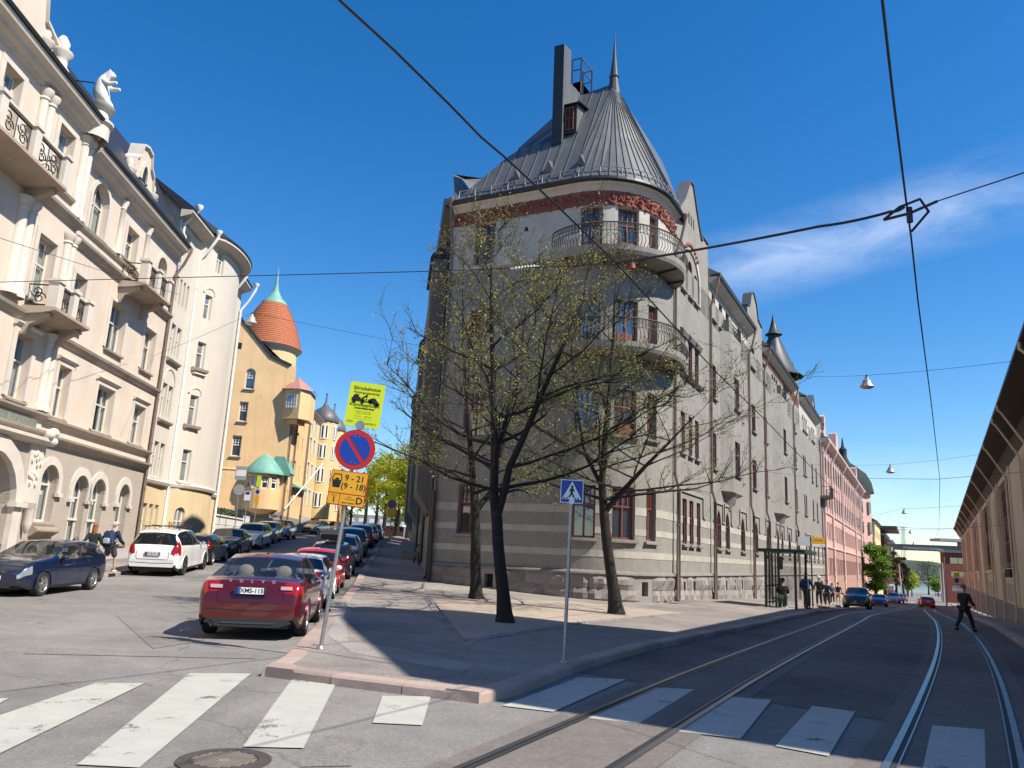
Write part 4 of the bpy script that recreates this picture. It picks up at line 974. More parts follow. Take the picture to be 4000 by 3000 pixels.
# ------------------------------------------------------------ beige house with the bear
BE = Fac((-17.6, 38), (-.073, 1)); BE2 = Fac((-17.6, 38), (-.073, 1), .32)
PINKB = mat('beige_plaster', (.62, .52, .42), .9, .08, .6, bump=.2, bscale=14, streak=.14, col2=(.56, .465, .37), c2s=.8, c2t=.62)
BGRND = mat('rough_beige_render', (.40, .342, .285), .95, .14, .7, bump=1, bscale=13, speck=.15, sscale=30, streak=.1)
TRIMB = mat('pale_stone_trim', (.60, .54, .465), .85, .1, 1.5, bump=.15, bscale=20, streak=.12)
WF = mat('cream_window_frame', (.62, .60, .52), .55, .05, 4); SILLM = mat('weathered_sill', (.30, .245, .19), .8, .15, 2)
LG = mat('light_granite', (.40, .375, .36), .8, .14, 2, bump=.4, bscale=30, speck=.2, sscale=60)
bh = thing('apartment_house', 'pale beige stuccoed house with arched street windows, iron balconies and white statue on its cornice', 'building', (-17.6, 38, 0))
zb_ = lambda s: gz(BE.p(s)[0]+.5, BE.p(s)[1])+KH-.06
hA0 = [(-9.6, -8.3, 2.0, 4.1, True), (-7.0, -5.75, 1.3, 3.95, True), (-5.35, -4.1, 1.3, 3.95, True), (-2.65, -1.5, 1.3, 3.95, True)]
hA1 = [(-9.65, -8.7, 5.85, 7.78, 0), (-6.3, -4.65, 5.85, 7.75, 0), (-2.4, -1.1, 5.85, 7.65, 0)]
hA2 = [(-9.65, -8.7, 9.35, 11.4, 0), (-6.3, -4.7, 9.35, 11.42, 0), (-2.45, -1.15, 9.35, 11.35, 0)]
hA3 = [(-9.4, -7.95, 13.35, 15.5, True), (-5.95, -4.75, 13.5, 14.95, 0), (-2.2, -1.05, 13.6, 15.1, True)]
RS = -10.75
wall(bh, BE, 'ground_floor_wall', BGRND, RS, 0, 1.2, 4.85, hA0, .32); wall(bh, BE, 'plinth', LG, -36, 0, 1.0, 1.2, (), .2, .07, zb_)
wall(bh, BE, 'upper_wall', PINKB, RS, 0, 4.85, 15.75, hA1+hA2+hA3, .3)
for h in hA0: window(bh, BE, h, WF, GLASST, 2, .66, .32, sur=(TRIMB, .3, .07, 'hood'), sill=SILLM, curt=True, fw=.09)
for h in hA0[1:]: mb = MB(); fbox(mb, BE, h[0], h[1], h[2]+.85, h[2]+.95, -.3, -.21); mb.build('window_crossbar', WF, bh)
mb = MB(); fprof(mb, BE, -9.75, -8.15, [(0, 1.95), (.3, 1.72), (.3, 1.66), (.02, 1.45), (0, 1.45)]); mb.build('sloping_sill', SILLM, bh)
for hs in (hA1, hA2, hA3):
    for h in hs: window(bh, BE, h, WF, GLASST, 2 if h[1]-h[0] < 1.5 else 3, .6, .3, sur=(TRIMB, .2, .05, 'cap' if hs is hA1 else 'plain'), sill=SILLM, curt=True, fw=.08)
# projecting bay
hB0 = []; hB1 = [(-13.3, -12.25, 5.9, 8.05, 0), (-17, -16, 5.9, 8.05, 0), (-20.5, -19.5, 5.9, 8.05, 0)]
hB2 = [(-13.1, -11.9, 9.3, 11.6, 0), (-17, -16, 9.3, 11.6, 0)]; hB3 = [(-13.1, -12.0, 13.6, 15.75, 0), (-16.6, -15.6, 13.6, 15.75, 0), (-19.8, -18.8, 13.6, 15.75, 0)]
door = (-15.2, -11.9, .1, 4.15, True)
wall(bh, BE2, 'ground_floor_wall', BGRND, -36, RS, 1.2, 4.85, [(door[0], door[1], 1.2, door[3], True)], .7); wall(bh, BE2, 'upper_wall', PINKB, -36, RS, 4.85, 16.3, hB1+hB2+hB3, .3)
mb = MB(); fbox(mb, BE, RS, RS+.001, 0.5, 16.3, 0, .32); fbox(mb, BE, RS-.01, RS+.004, .3, 16.3, -.05, .315); mb.build('bay_corner', PINKB, bh)
for h in hB1+hB2+hB3: window(bh, BE2, h, WF, GLASST, 2, .6, .3, sur=(TRIMB, .22, .06, 'cap' if h in hB1 else 'plain'), sill=SILLM, curt=True, fw=.08)
# portal
pb = MB(); o = arcpts(door[0]-.5, door[1]+.5, 2.5, 4.65, True); i_ = arcpts(door[0], door[1], 2.5, 4.15, True)
for k in range(len(o)-1): pb.prism([o[k], o[k+1], i_[k+1], i_[k]], lambda s, z, dd: BE2.p(s, dd, z), -.01, .2)
for a, b in ((door[0]-.5, door[0]), (door[1], door[1]+.5)): fbox(pb, BE2, a, b, .3, 2.5, -.01, .18); fbox(pb, BE2, a-.1, b+.1, 2.42, 2.58, -.01, .3)
fbox(pb, BE2, -11.3, -10.35, 2.6, 4.75, -.01, .1)
fprof(pb, BE2, door[0]-.8, -10.3, [(0, 4.6), (.2, 4.65), (.38, 4.75), (.38, 4.86), (0, 4.9)])
for s, z, r in ((-10.75, 5.0, .22), (-10.45, 4.78, .2), (-10.45, 5.1, .2)): pb.ell(BE2.p(s, .3, z), (r, r, r*.9), 10, 7)
for k in range(16): a = RNG.random(); pb.ell(BE2.p(-11.25+.7*RNG.random(), .12, 3.2+1.2*RNG.random()), (.08, .06, .1), 6, 4)
pb.lathe([(.0, 1.55), (.1, 1.65), (.17, 1.9), (.17, 2.3), (.22, 2.42)], c=BE2.p(-10.85, .14, 0), n=10); pb.build('stone_portal', TRIMB, bh)
mb = MB(); fbox(mb, BE2, -14.2, -11.4, 5.0, 5.4, .1, .16); sg = mb.build('name_board', mat('greenish_board', (.17, .19, .165), .8, .2, 5), bh)
text_mb('AEOLUS', .36, lambda a, b: BE2.p(-12.6+a, .168, 5.2+b)).build('lettering', mat('gilt_letters', (.34, .30, .22), .6, .1, 5), sg)
mb = MB(); fpan(mb, BE2, [(-15.2, .2), (-11.9, .2), (-11.9, 4.2), (-15.2, 4.2)], -.7); mb.build('portal_door', mat('grey_door', (.42, .40, .38), .8, .1, 1), bh)
mb = MB(); fbox(mb, BE, -10.15, -9.75, 3.35, 3.95, 0.01, .05); ns_ = mb.build('house_number_plate', mat('green_enamel', (.10, .14, .135), .4, .1, 5), bh)
text_mb('3', .34, lambda a, b: BE.p(-9.95+a, .056, 3.62+b)).build('number', WHITEP, ns_)
# string courses and main cornices
for F_, a, b, dz in ((BE, RS+.32, .02, 0), (BE2, -36, RS, .06)):
    mb = MB(); fprof(mb, F_, a, b, [(0, 4.8), (.08, 4.82), (.16, 4.95), (.3, 5.02), (.32, 5.1), (0, 5.16)]); fprof(mb, F_, a, b, [(0, 5.5), (.1, 5.52), (.22, 5.62), (.24, 5.7), (0, 5.76)])
    fprof(mb, F_, a, b, [(0, 8.5), (.08, 8.52), (.2, 8.66), (.24, 8.76), (0, 8.82)]); fprof(mb, F_, a, b, [(0, 12.35+dz*5), (.1, 12.38+dz*5), (.25, 12.55+dz*5), (.28, 12.64+dz*5), (0, 12.7+dz*5)])
    fprof(mb, F_, a, b, [(0, 13.1+dz*5), (.12, 13.15+dz*5), (.16, 13.25+dz*5), (0, 13.3+dz*5)])
    mb.build('string_course', mat('string_course_stone', (.40, .34, .275), .85, .14, 1.2, streak=.25), bh)
    z = 15.68 if F_ is BE else 16.2
    mb = MB(); fprof(mb, F_, a, b, [(0, z), (.1, z+.03), (.14, z+.13), (.3, z+.2), (.36, z+.33), (.55, z+.42), (.6, z+.58), (0, z+.6)]); mb.build('main_cornice', CREAM, bh)
    mb = MB(); fprof(mb, F_, a, b, [(.05, z+.61), (.66, z+.61), (.7, z+.71), (.05, z+.74)]); mb.build('roof_gutter', IRON, bh)
mb = MB(); mb.quad(BE.p(RS, .6, 16.42), BE.p(0, .6, 16.42), BE.p(-.2, -1.6, 20.0), BE.p(RS, -1.6, 20.0)); mb.quad(BE2.p(-36, .5, 16.94), BE2.p(RS, .5, 16.94), BE2.p(RS, -2.2, 20.2), BE2.p(-36, -2.2, 20.2)); mb.quad(BE.p(0, .55, 16.42), BE.p(0, -6, 16.42), BE.p(-.2, -5, 20), BE.p(-.2, -1.6, 20)); mb.build('roof', ROOFB, bh)
mb = MB(); mb.quad(BE.p(0, 0, 0), BE.p(0, -9, 0), BE.p(0, -9, 17), BE.p(0, 0, 17)); mb.build('side_wall', PINKB, bh)
# half columns on the upper floors
def column(F_, s, z0, z1, r=.19, m_=TRIMB):
    mb = MB(); h = z1-z0
    mb.lathe([(r*1.5, z0), (r*1.5, z0+.12), (r*1.2, z0+.2), (r, z0+.3), (r*.9, z1-.4), (r*1.15, z1-.36), (r*1.0, z1-.28), (r*1.55, z1-.1), (r*1.55, z1)], c=F_.p(s, .05, 0), n=14); mb.build('half_column', m_, bh)
for s in (-11.3, -10.95): column(BE2, s, 12.95, 16.2, .17); column(BE2, s, 9.0, 12.3, .17); column(BE2, s, 5.75, 8.5, .15)
for s in (-13.9, -14.35): column(BE2, s, 12.95, 16.2, .17); column(BE2, s, 9.0, 12.3, .2)
for s in (-6.75, -3.9): column(BE, s, 13.3, 15.7, .13)
# gablets over the cornice
def gablet(F_, sc_, z, w, h, d=.1):
    P = [(-w, 0), (-w, h*.25), (-w*.72, h*.32), (-w*.62, h*.6), (-w*.4, h*.72), (-w*.3, h*.95), (0, h), (w*.3, h*.95), (w*.4, h*.72), (w*.62, h*.6), (w*.72, h*.32), (w, h*.25), (w, 0)]
    mb = MB(); mb.prism([(sc_+a, z+b) for a, b in P], lambda s, zz, dd: F_.p(s, dd, zz), d-.5, d); gbo = mb.build('gablet', PINKB, bh)
    mb = MB(); o = arcpts(sc_-.45, sc_+.45, z+h*.35, z+h*.72, True); i2 = arcpts(sc_-.28, sc_+.28, z+h*.35, z+h*.64, True)
    for k in range(len(o)-1): mb.prism([o[k], o[k+1], i2[k+1], i2[k]], lambda s, zz, dd: F_.p(s, dd, zz), d, d+.1)
    for x in (-w*.82, w*.82): mb.lathe([(.3, 0), (.3, .25), (.2, .35), (.22, .6), (.34, .75), (.34, .85), (.16, .92), (.2, 1.1), (.16, 1.28), (.0, 1.36)], c=(*F_.p(sc_+x, d-.1, 0)[:2], z), n=12)
    for k in range(len(P)-1):
        (a, b), (c, e) = P[k], P[k+1]
        if 0 < k < len(P)-2: mb.prism([(sc_+a, z+b), (sc_+c, z+e), (sc_+c, z+e+.09), (sc_+a, z+b+.09)], lambda s, zz, dd: F_.p(s, dd, zz), d-.55, d+.12)
    mb.build('gablet_trim', TRIMB, gbo); mb = MB(); fpan(mb, F_, i2+[], d+.02); mb.build('oval_window', DARK, gbo)
    return gbo
gablet(BE, -5.5, 16.4, 1.6, 2.5); gablet(BE2, -17.2, 16.95, 3.0, 4.2, .0)
mb = MB(); mb.lathe([(.34, 16.95), (.34, 17.25), (.25, 17.35), (.25, 17.65), (.38, 17.8), (.38, 17.91), (.2, 18.0), (.24, 18.25), (.1, 18.5), (0, 18.55)], c=BE2.p(-14.0, .1, 0), n=14); mb.build('finial', TRIMB, bh)
mb = MB(); mb.lathe([(.55, 16.2), (.55, 16.75), (.66, 16.85), (.66, 16.95), (.45, 17.0), (.42, 17.35), (.56, 17.45), (.62, 17.58), (.3, 17.6)], c=BE2.p(-11.1, .15, 0), n=18); ped = mb.build('statue_pedestal', TRIMB, bh)
# balconies
def balcony(F_, a, b, z, dep, th=bh, h=.95):
    mb = MB(); fprof(mb, F_, a, b, [(0, z-.3), (dep*.6, z-.22), (dep, z-.1), (dep, z), (0, z)])
    for s in (a+.25, b-.25): fprof(mb, F_, s-.13, s+.13, [(0, z-1.0), (.12, z-.95), (.3, z-.6), (dep*.8, z-.3), (dep*.8, z-.2), (0, z-.2)])
    bo = mb.build('balcony', mat('balcony_stone', (.40, .32, .245), .85, .14, 1.2, streak=.3), th)
    mb = MB()
    for s in (a, b-.34, (a+b)/2-.17): fbox(mb, F_, s, s+.34, z, z+h, dep-.34, dep); fbox(mb, F_, s-.05, s+.39, z+h, z+h+.12, dep-.39, dep+.05)
    fbox(mb, F_, a+.34, b-.34, z+h-.02, z+h+.06, dep-.26, dep-.08); mb.build('balcony_piers', TRIMB, bo)
    mb = MB(); m_ = (a+b)/2; iron_panel(mb, F_, a+.36, m_-.18, z+.08, z+h-.08, dep-.17, 2, .022); iron_panel(mb, F_, m_+.18, b-.36, z+.08, z+h-.08, dep-.17, 2, .022)
    for sgn, s in ((1, a+.15), (-1, b-.15)): iron_panel(mb, Side(F_, s, sgn), .05, dep-.36, z+.08, z+h-.08, 0, 1, .022)
    mb.build('balcony_railing', IRON, bo)
balcony(BE2, -13.35, -10.8, 8.95, 1.1, h=.85); balcony(BE, -6.0, -3.05, 12.4, 1.15); balcony(BE2, -18.2, -14.05, 12.85, 1.15)
pipe(bh, BE, -.06, .7, 14.8, COPP, .12, .075, zhead=16.3, eave=.6)
# ------------------------------------------------------------ white rounded house
WH = mat('white_plaster', (.58, .525, .445), .9, .05, .6, bump=.15, bscale=12, streak=.06, col2=(.49, .445, .38), c2s=1.2, c2t=.72); YP = mat('pale_yellow_render', (.62, .48, .29), .95, .08, .8, bump=.6, bscale=14, streak=.12)
WPM = mat('white_downpipe', (.78, .77, .74), .4, .04, 4)
class Bow(Fac):
    def p(f, s, d=0, z=0):
        e = 0
        if 3.1 < s < 9.4: e = 1.15*math.sqrt(max(0, 1-((s-6.25)/3.15)**2))
        q = f.P+f.d*s+f.n*(d+e); return (q[0], q[1], z)
    def ss(f, a, b): return sorted(set([a, b]+[q for q in np.linspace(3.11, 9.39, 15) if a < q < b]))
WB = Bow((-17.6, 38), (-.073, 1)); wh = thing('apartment_house', 'white house with a rounded bay, white downpipes and yellow ground floor', 'building', (-17.6, 38.2, 0))
hw0 = [(.45, 1.0, 1.1, 3.25, 0), (1.25, 1.8, 1.1, 3.25, 0), (2.05, 2.55, 1.1, 3.25, 0), (3.45, 4.1, 1.3, 3.25, True)]
hwu = [(s, s+.62, z, z+1.75, 0) for s in (.75, 1.6) for z in (4.6, 7.6, 10.75)]+[(3.45, 4.0, z, z+1.7, 0) for z in (4.6, 7.57, 10.57)]+[(3.5, 4.0, 13.6, 15.0, 0), (3.9, 4.6, 16.5, 17.8, 0), (1.0, 1.7, 16.3, 17.6, 0)]+[(.5+.55*i, .8+.55*i, 13.6, 15.0, 0) for i in range(4)]
zw_ = lambda s: gz(-17, 38+s)+KH-.1
wall(wh, WB, 'ground_floor_wall', YP, .02, 12.2, 1.1, 4.3, hw0, .25); wall(wh, WB, 'plinth', LG, .02, 12.2, .9, 1.1, (), .2, .06, zw_)
wall(wh, WB, 'upper_wall', WH, .02, 12.2, 4.3, 18.1, hwu, .2)
mb = MB(); fprof(mb, WB, .02, 12.2, [(0, 4.2), (.12, 4.26), (.18, 4.4), (.02, 4.52), (0, 4.52)]); mb.build('string_course', WH, wh)
for h in hw0+hwu: window(wh, WB, h, WF, GLASSC, 2 if h[1]-h[0] > .55 else 1, .62, .2, fw=.07, sill=WH if 4 < h[2] < 12 else None)
mb = MB()
for z in (10.6, 7.45): fprof(mb, WB, .6, 2.35, [(0, z-.18), (.16, z-.1), (.2, z), (0, z+.06)]); fprof(mb, WB, 3.3, 4.15, [(0, z-.05), (.2, z+.02), (.24, z+.16), (0, z+.22)])
mb.build('sill_moulding', SILLM, wh)
mb = MB()
for c_, z, w_ in ((1.5, 9.45, .85), (3.73, 9.35, .42), (3.75, 15.1, .4)):
    o = arcpts(c_-w_, c_+w_, z, z+w_*.9, True); i_ = arcpts(c_-w_+.07, c_+w_-.07, z, z+w_*.9-.07, True)
    for k in range(len(o)-1): mb.prism([o[k], o[k+1], i_[k+1], i_[k]], lambda s, zz, dd: WB.p(s, dd, zz), -.01, .04)
mb.build('arch_moulding', WH, wh)
mb = MB(); fprof(mb, WB, -.3, 12.2, [(0, 17.9), (.5, 18.1), (.62, 18.2), (.62, 18.32), (0, 18.34)]); mb.build('eave', CREAM, wh)
mb = MB(); fprof(mb, WB, -.3, 12.2, [(.05, 18.34), (.66, 18.34), (.68, 18.44), (-2.0, 20.3), (-2.0, 20.2)]); mb.build('roof', ROOFB, wh)
mb = MB(); mb.add([WB.p(.02, -.05, 12), WB.p(.02, -8, 12), WB.p(.02, -8, 20.9), WB.p(.02, -2, 20.25), WB.p(.02, -.02, 18.75)], ((0, 1, 2, 3, 4),)); mb.build('gable_wall', WH, wh); mb = MB(); mb.quad(WB.p(12.2, 0, 0), WB.p(12.2, -12, 0), WB.p(12.2, -12, 19), WB.p(12.2, 0, 19)); mb.build('gable_wall', WH, wh)
mb = MB(); mb.box(-21.5, -20, 37, 39.4, 18, 20.6); mb.build('roof_hatch', ROOFB, wh)
for s, z in ((3.1, 16.9), (9.5, 17.0), (.9, 17.9), (12.0, 16.7)):
    if s == .9: mb = MB(); P = [WB.p(.2, .1, 15.4), WB.p(.2, .1, 17.7), WB.p(.25, .7, 18.5)]; mb.tube(P, .07, 7); mb.lathe([(.08, 0), (.2, .2), (.2, .32), (.1, .34)], c=P[-1], n=9); mb.build('downpipe', WPM, wh); continue
    pipe(wh, WB, s, zw_(s)+.2, z, WPM, .14, .085, zhead=18.4, eave=.8, hopper=True)
# ------------------------------------------------------------ ochre castle-like house
OC = mat('ochre_plaster', (.74, .50, .26), .92, .10, .45, bump=.4, bscale=12, streak=.14, col2=(.66, .43, .20), c2s=.5, c2t=.6); TIL = mat('red_roof_tile', (.38, .12, .05), .75, .18, 4); PKC = mat('pinkish_copper_roof', (.42, .20, .15), .6, .12, 3)
YS = Fac((-33, 67.1), (1, .22)); SX = 13.4          # wall facing the camera; s=13.1 is the street corner
YF = Fac((-19.9, 70), (-.073, 1)); oh = thing('castle_house', 'ochre corner house with big red tiled conical tower and green copper bay roof', 'building', (-19.9, 70, 2))
def zo(s): return 1.9
X2 = lambda x: x+33
hs = [(X2(-23.95), X2(-23.1), 15.1, 17.0, True), (X2(-24.15), X2(-23.4), 12.1, 13.9, 0), (X2(-24.4), X2(-23.6), 8.95, 10.8, 0), (X2(-26.3), X2(-25.35), 5.9, 7.9, 'pt')]+[(X2(-26.7+.8*i), X2(-26.25+.8*i), 18.7, 19.3, 0) for i in range(3)]
wall(oh, YS, 'side_wall', OC, 0, SX, 4.3, 17.5, [h for h in hs if h[2] < 17], .25)
mb = MB(); P = [(X2(-31), 17.5), (X2(-20.2), 17.5), (X2(-22.0), 18.2), (X2(-25.7), 22.2), (X2(-26.3), 22.2), (X2(-30), 18.6)]
mb.prism(P, lambda s, z, dd: YS.p(s, dd, z), -.4, 0); mb.build('gable', OC, oh)
mb = MB()
for i in range(3): fbox(mb, YS, X2(-26.75+.85*i), X2(-26.3+.85*i), 18.7, 19.3, .0, .012)
mb.build('gable_window', DARK, oh)
mb = MB()
for (a, b), (c, e) in zip(P[1:-1], P[2:]): mb.prism([(a, b), (c, e), (c+.05, e+.25), (a+.15, b+.25)], lambda s, z, dd: YS.p(s, dd, z), -.5, .12)
mb.build('verge', ROOFB, oh)
for h in hs:
    if h[2] < 17: window(oh, YS, h, WF, GLASSD, 1, .55, .25, grid=(3, 3), fw=.1, sill=GRAN)
wall(oh, YS, 'stone_base', GRAN, 0, SX, 1.0, 4.3, (), .2, .05, lambda s: zo(s))
stones(oh, YS, X2(-28), SX, lambda s: 2.4, 4.3, .05, 4, .5, 1.2, GRAN, 70, 5)
mb = MB(); fprof(mb, YS, 0, SX, [(0, 7.72), (.06, 7.76), (.06, 7.84), (0, 7.88)]); mb.build('string_course', OC, oh)
hy = [(3.4, 4.6, 13.0, 14.2, 0), (3.4, 4.7, 10.4, 12.0, 0), (3.3, 4.6, 7.7, 9.3, 0), (3.3, 4.6, 5.2, 6.4, 0)]+[(s, s+.45, z, z+1.5, 0) for s, z in ((.6, 12.3), (2.2, 10.6), (6.4, 12.8), (6.4, 10.3), (6.2, 7.6), (.7, 8), (2.1, 7.6), (6.3, 5.0), (1.8, 4.9), (.5, 5.2), (7.4, 5.0))]+[(-.0+.35, 1.5, 9.9, 11.1, True)][:0]
zyf = lambda s: itp(ZL, 70+s)+.0
wall(oh, YF, 'street_wall', OC, 0, 9.0, 4.0, 15.0, hy, .22); wall(oh, YF, 'stone_base', GRAN, 0, 9.0, 3.8, 4.0, (), .2, .05, zyf)
for h in hy: window(oh, YF, h, WF, GLASSD, 1 if h[1]-h[0] < .6 else 2, .6, .22, grid=(2, 2), fw=.1)
mb = MB(); mb.quad(YF.p(0, .35, 15.0), YF.p(9, .35, 15.0), YF.p(9, -5, 19.5), YF.p(0, -5, 19.5)); mb.quad(YF.p(6.5, -.5, 15.5), YF.p(9, -.2, 15.5), YF.p(9, -3, 19.6), YF.p(7.5, -3, 19.6)); fprof(mb, YF, 0, 9, [(0, 14.9), (.45, 14.95), (.5, 15.1), (0, 15.15)]); mb.quad(YS.p(X2(-20.2), -.3, 17.5), YS.p(X2(-26), -.3, 22.2), YS.p(X2(-26), -12, 22.2), YS.p(X2(-20.2), -12, 17.5)); mb.build('roof', ROOFB, oh)
mb = MB(); mb.box(-28.6, -27.2, 70.8, 73, 20, 23.2); mb.build('chimney', IRON, oh)
# tower
TC = (-23.8, 73.6); TR_ = 2.65; TW = Round(TC, TR_, -math.pi)
wall(oh, TW, 'tower_wall', OC, 0, 2*math.pi*TR_, 13.5, 19.9, [], .2)
mb = MB()
for a in (-.35, -1.3): 
    q = TW.p((a+math.pi)*TR_, .01, 17.2); fbox(mb, TW, (a+math.pi)*TR_-.35, (a+math.pi)*TR_+.35, 16.8, 17.9, -.05, .03)
mb.build('tower_window', GLASSD, oh)
mb = MB(); mb.lathe([(TR_, 19.6), (TR_+.35, 19.85), (TR_+.45, 20.0), (TR_+.3, 20.1)], c=(*TC, 0), n=32); mb.build('tower_eave', CREAM, oh)
prof = [(TR_+.42, 20.0), (TR_+.1, 21.0), (2.45, 22.0), (2.05, 23.0), (1.6, 23.9), (1.15, 24.6)]
def rad(z): return float(np.interp(z, [q[1] for q in prof], [q[0] for q in prof]))
z = 20.0; mb = MB(); P = []
while z < 24.55: P += [(rad(z)+.05, z), (rad(z+.2)+.02, z+.19)]; z += .2
mb.lathe(P, c=(*TC, 0), n=36); trf = mb.build('tower_roof', TIL, oh)
mb = MB(); mb.lathe([(1.25, 24.45), (1.2, 24.7), (.7, 25.2), (.32, 25.9), (.14, 26.8), (.05, 28.2), (.0, 28.4)], c=(*TC, 0), n=20); mb.build('copper_cap', COPPER, trf)
# corner bay with copper roof, upper box bay
BYC = (-21.7, 69.9); BYR = 1.55; BY = Round(BYC, BYR, -math.pi)
Lc = 2*math.pi*BYR
hb = [(a, a+.62, 6.2, 7.35, 0) for a in np.arange(1.0, 8.2, .86)]
wall(oh, BY, 'bay_wall', OC, 0, Lc, 4.45, 7.6, [tuple(h) for h in hb], .15)
for h in hb[:7]: window(oh, BY, h, WHITEP, GLASSD, 1, .5, .15, grid=(2, 2), fw=.1)
mb = MB(); mb.lathe([(.0, 3.9), (.8, 4.1), (BYR, 4.45)], c=(*BYC, 0), n=20); mb.build('bay_base', OC, oh)
mb = MB(); mb.lathe([(BYR+.3, 7.5), (BYR+.3, 7.62), (1.3, 8.3), (.7, 9.0), (.2, 9.4), (.07, 9.9), (0, 10.0)], c=(*BYC, 0), n=20); mb.box(-21.6, -19.4, 69.6, 71, 7.5, 7.7); mb.prism([(-21.5, 7.7), (-19.3, 7.7), (-20.0, 9.2), (-20.8, 9.2)], lambda a, b, d: (a, d, b), 69.7, 71.2); mb.build('copper_roof', COPPER, oh)
BX = [(-22.05, 69.2), (-20.0, 68.6), (-18.9, 70.2)]
mb = MB(); bx = [(-20.7, 70.0), (-20.5, 69.4), (-19.0, 69.0), (-18.3, 69.9), (-18.5, 72.5)]
mb.prism(bx, lambda a, b, z: (a, b, z), 12.6, 15.3); mb.prism([(-20.4, 69.98), (-19.2, 69.5), (-18.9, 71)], lambda a, b, z: (a, b, z), 12.2, 12.6); ub = mb.build('box_bay', OC, oh)
mb = MB(); mb.add([(-21.0, 70.1, 15.3), (-20.8, 69.2, 15.3), (-19.0, 68.7, 15.3), (-18.0, 69.8, 15.3), (-18.2, 72.6, 15.3), (-19.8, 70.6, 16.7)], ((0, 1, 5), (1, 2, 5), (2, 3, 5), (3, 4, 5))); mb.build('bay_roof', PKC, ub)
BXF = Fac((-20.5, 69.4), (1.5, -.4)); window(ub, BXF, (.25, 1.3, 13.6, 14.8, 0), WHITEP, GLASSD, 1, .01, .0, d=.06, grid=(4, 3), fw=.1)
pipe(oh, YF, 2.6, 3.2, 14, COPP, .14, .08, zhead=15, eave=.5); pipe(oh, YF, 8.9, 3.4, 14, COPP, .14, .08); pipe(oh, YF, .1, 3.0, 12, COPP, .14, .08)
mb = MB(); fprof(mb, YF, 3, 9, [(0, 6.75), (.5, 6.8), (.5, 6.9), (0, 7.2)]); mb.build('copper_ledge', COPPER, oh)
mb = MB(); mb.add([YF.p(4.5, .3, 15), YF.p(6.5, .3, 15), YF.p(6.5, -.8, 15), YF.p(4.5, -.8, 15), YF.p(5.5, -.3, 17.2)], ((0, 1, 4), (1, 2, 4), (2, 3, 4), (3, 0, 4))); mb.build('copper_turret_roof', COPPER, oh)
mb = MB(); mb.quad(YF.p(9, 0, 3), YF.p(9, -6, 3), YF.p(9, -6, 19), YF.p(9, 0, 15)); mb.build('end_wall', OC, oh)
# ------------------------------------------------------------ yellow and orange houses further up the left street
def row_house(label, F_, s0, s1, z1, m_, cols, zs, fm, base, group=None, w=1.0, hh=1.7, sl=True, name='apartment_house', zf=None, pn=GLASSD, corn=CREAM, sur=None, roof=None):
    T = thing(name, label, 'building', F_.p(s0, 0, 0), group)
    hs = [(s0+c, s0+c+w, z, z+hh, 0) for c in cols for z in zs]
    wall(T, F_, 'wall', m_, s0, s1, base[1], z1, [h for h in hs if h[2] > base[1]], .2)
    wall(T, F_, 'base_wall', base[0], s0, s1, base[1]-.3, base[1], (), .2, .05, zf or (lambda s: base[2]))
    for h in hs:
        if h[2] > base[1]: window(T, F_, h, fm, pn, 2, .62, .2, fw=.1, sur=sur)
    mb = MB(); fprof(mb, F_, s0, s1, [(0, z1-.4), (.15, z1-.3), (.4, z1-.05), (.5, z1+.1), (0, z1+.15)]); mb.build('cornice', corn, T)
    mb = MB(); mb.quad(F_.p(s0, .45, z1+.12), F_.p(s1, .45, z1+.12), F_.p(s1, -5, z1+3.5), F_.p(s0, -5, z1+3.5)); mb.quad(F_.p(s0, 0, base[2]), F_.p(s0, -8, base[2]), F_.p(s0, -8, z1), F_.p(s0, 0, z1)); mb.quad(F_.p(s1, 0, base[2]), F_.p(s1, 0, z1), F_.p(s1, -8, z1), F_.p(s1, -8, base[2])); mb.build('roof', roof or ROOFB, T)
    return T
YEL = mat('pale_yellow_plaster', (.66, .49, .25), .92, .08, .6, streak=.1); ORA = mat('orange_plaster', (.58, .30, .10), .92, .1, .6, streak=.1)
yh = row_house('pale yellow house with two dark bell-shaped domes beyond the ochre house', YF, 9.05, 25.5, 15.0, YEL, (1.2, 3.4, 6.0, 8.6, 11.0, 13.6), (5.6, 8.3, 10.9, 13.1), WHITEP, (LG, 4.4, 2.4), w=1.1, hh=1.6, sur=(WHITEP, .16, .06, 'plain'))
for s in (17.0, 23.5):
    c = YF.p(s, .2, 0); mb = MB(); mb.lathe([(1.5, 4.4), (1.5, 15.2)], c=c, n=12); mb.build('round_bay', YEL, yh); mb = MB(); mb.lathe([(1.6, 15.1), (1.65, 15.25), (1.5, 15.8), (1.0, 16.5), (.4, 16.9), (.14, 17.4), (.06, 18.3), (.14, 18.4), (.0, 18.55)], c=c, n=16); mb.build('bell_dome', ROOFM, yh)
    R2 = Round(c[:2], 1.5, -math.pi)
    for z in (5.6, 8.3, 10.9, 13.1):
        for a in (-2.2, -1.25, -.3): mb = MB(); fbox(mb, R2, (a+math.pi)*1.5-.4, (a+math.pi)*1.5+.4, z, z+1.6, -.02, .04); w_ = mb.build('window', WHITEP, yh); mb = MB(); fbox(mb, R2, (a+math.pi)*1.5-.28, (a+math.pi)*1.5+.28, z+.12, z+1.48, .03, .05); mb.build('pane', GLASSD, w_)
row_house('orange house with tall ground-floor arches at the top of the left street', YF, 25.6, 46, 11.5, ORA, (1.5, 4.5, 7.5, 10.5, 14, 17), (6.0, 8.8), FR, (ORA, 5.0, 2.6))
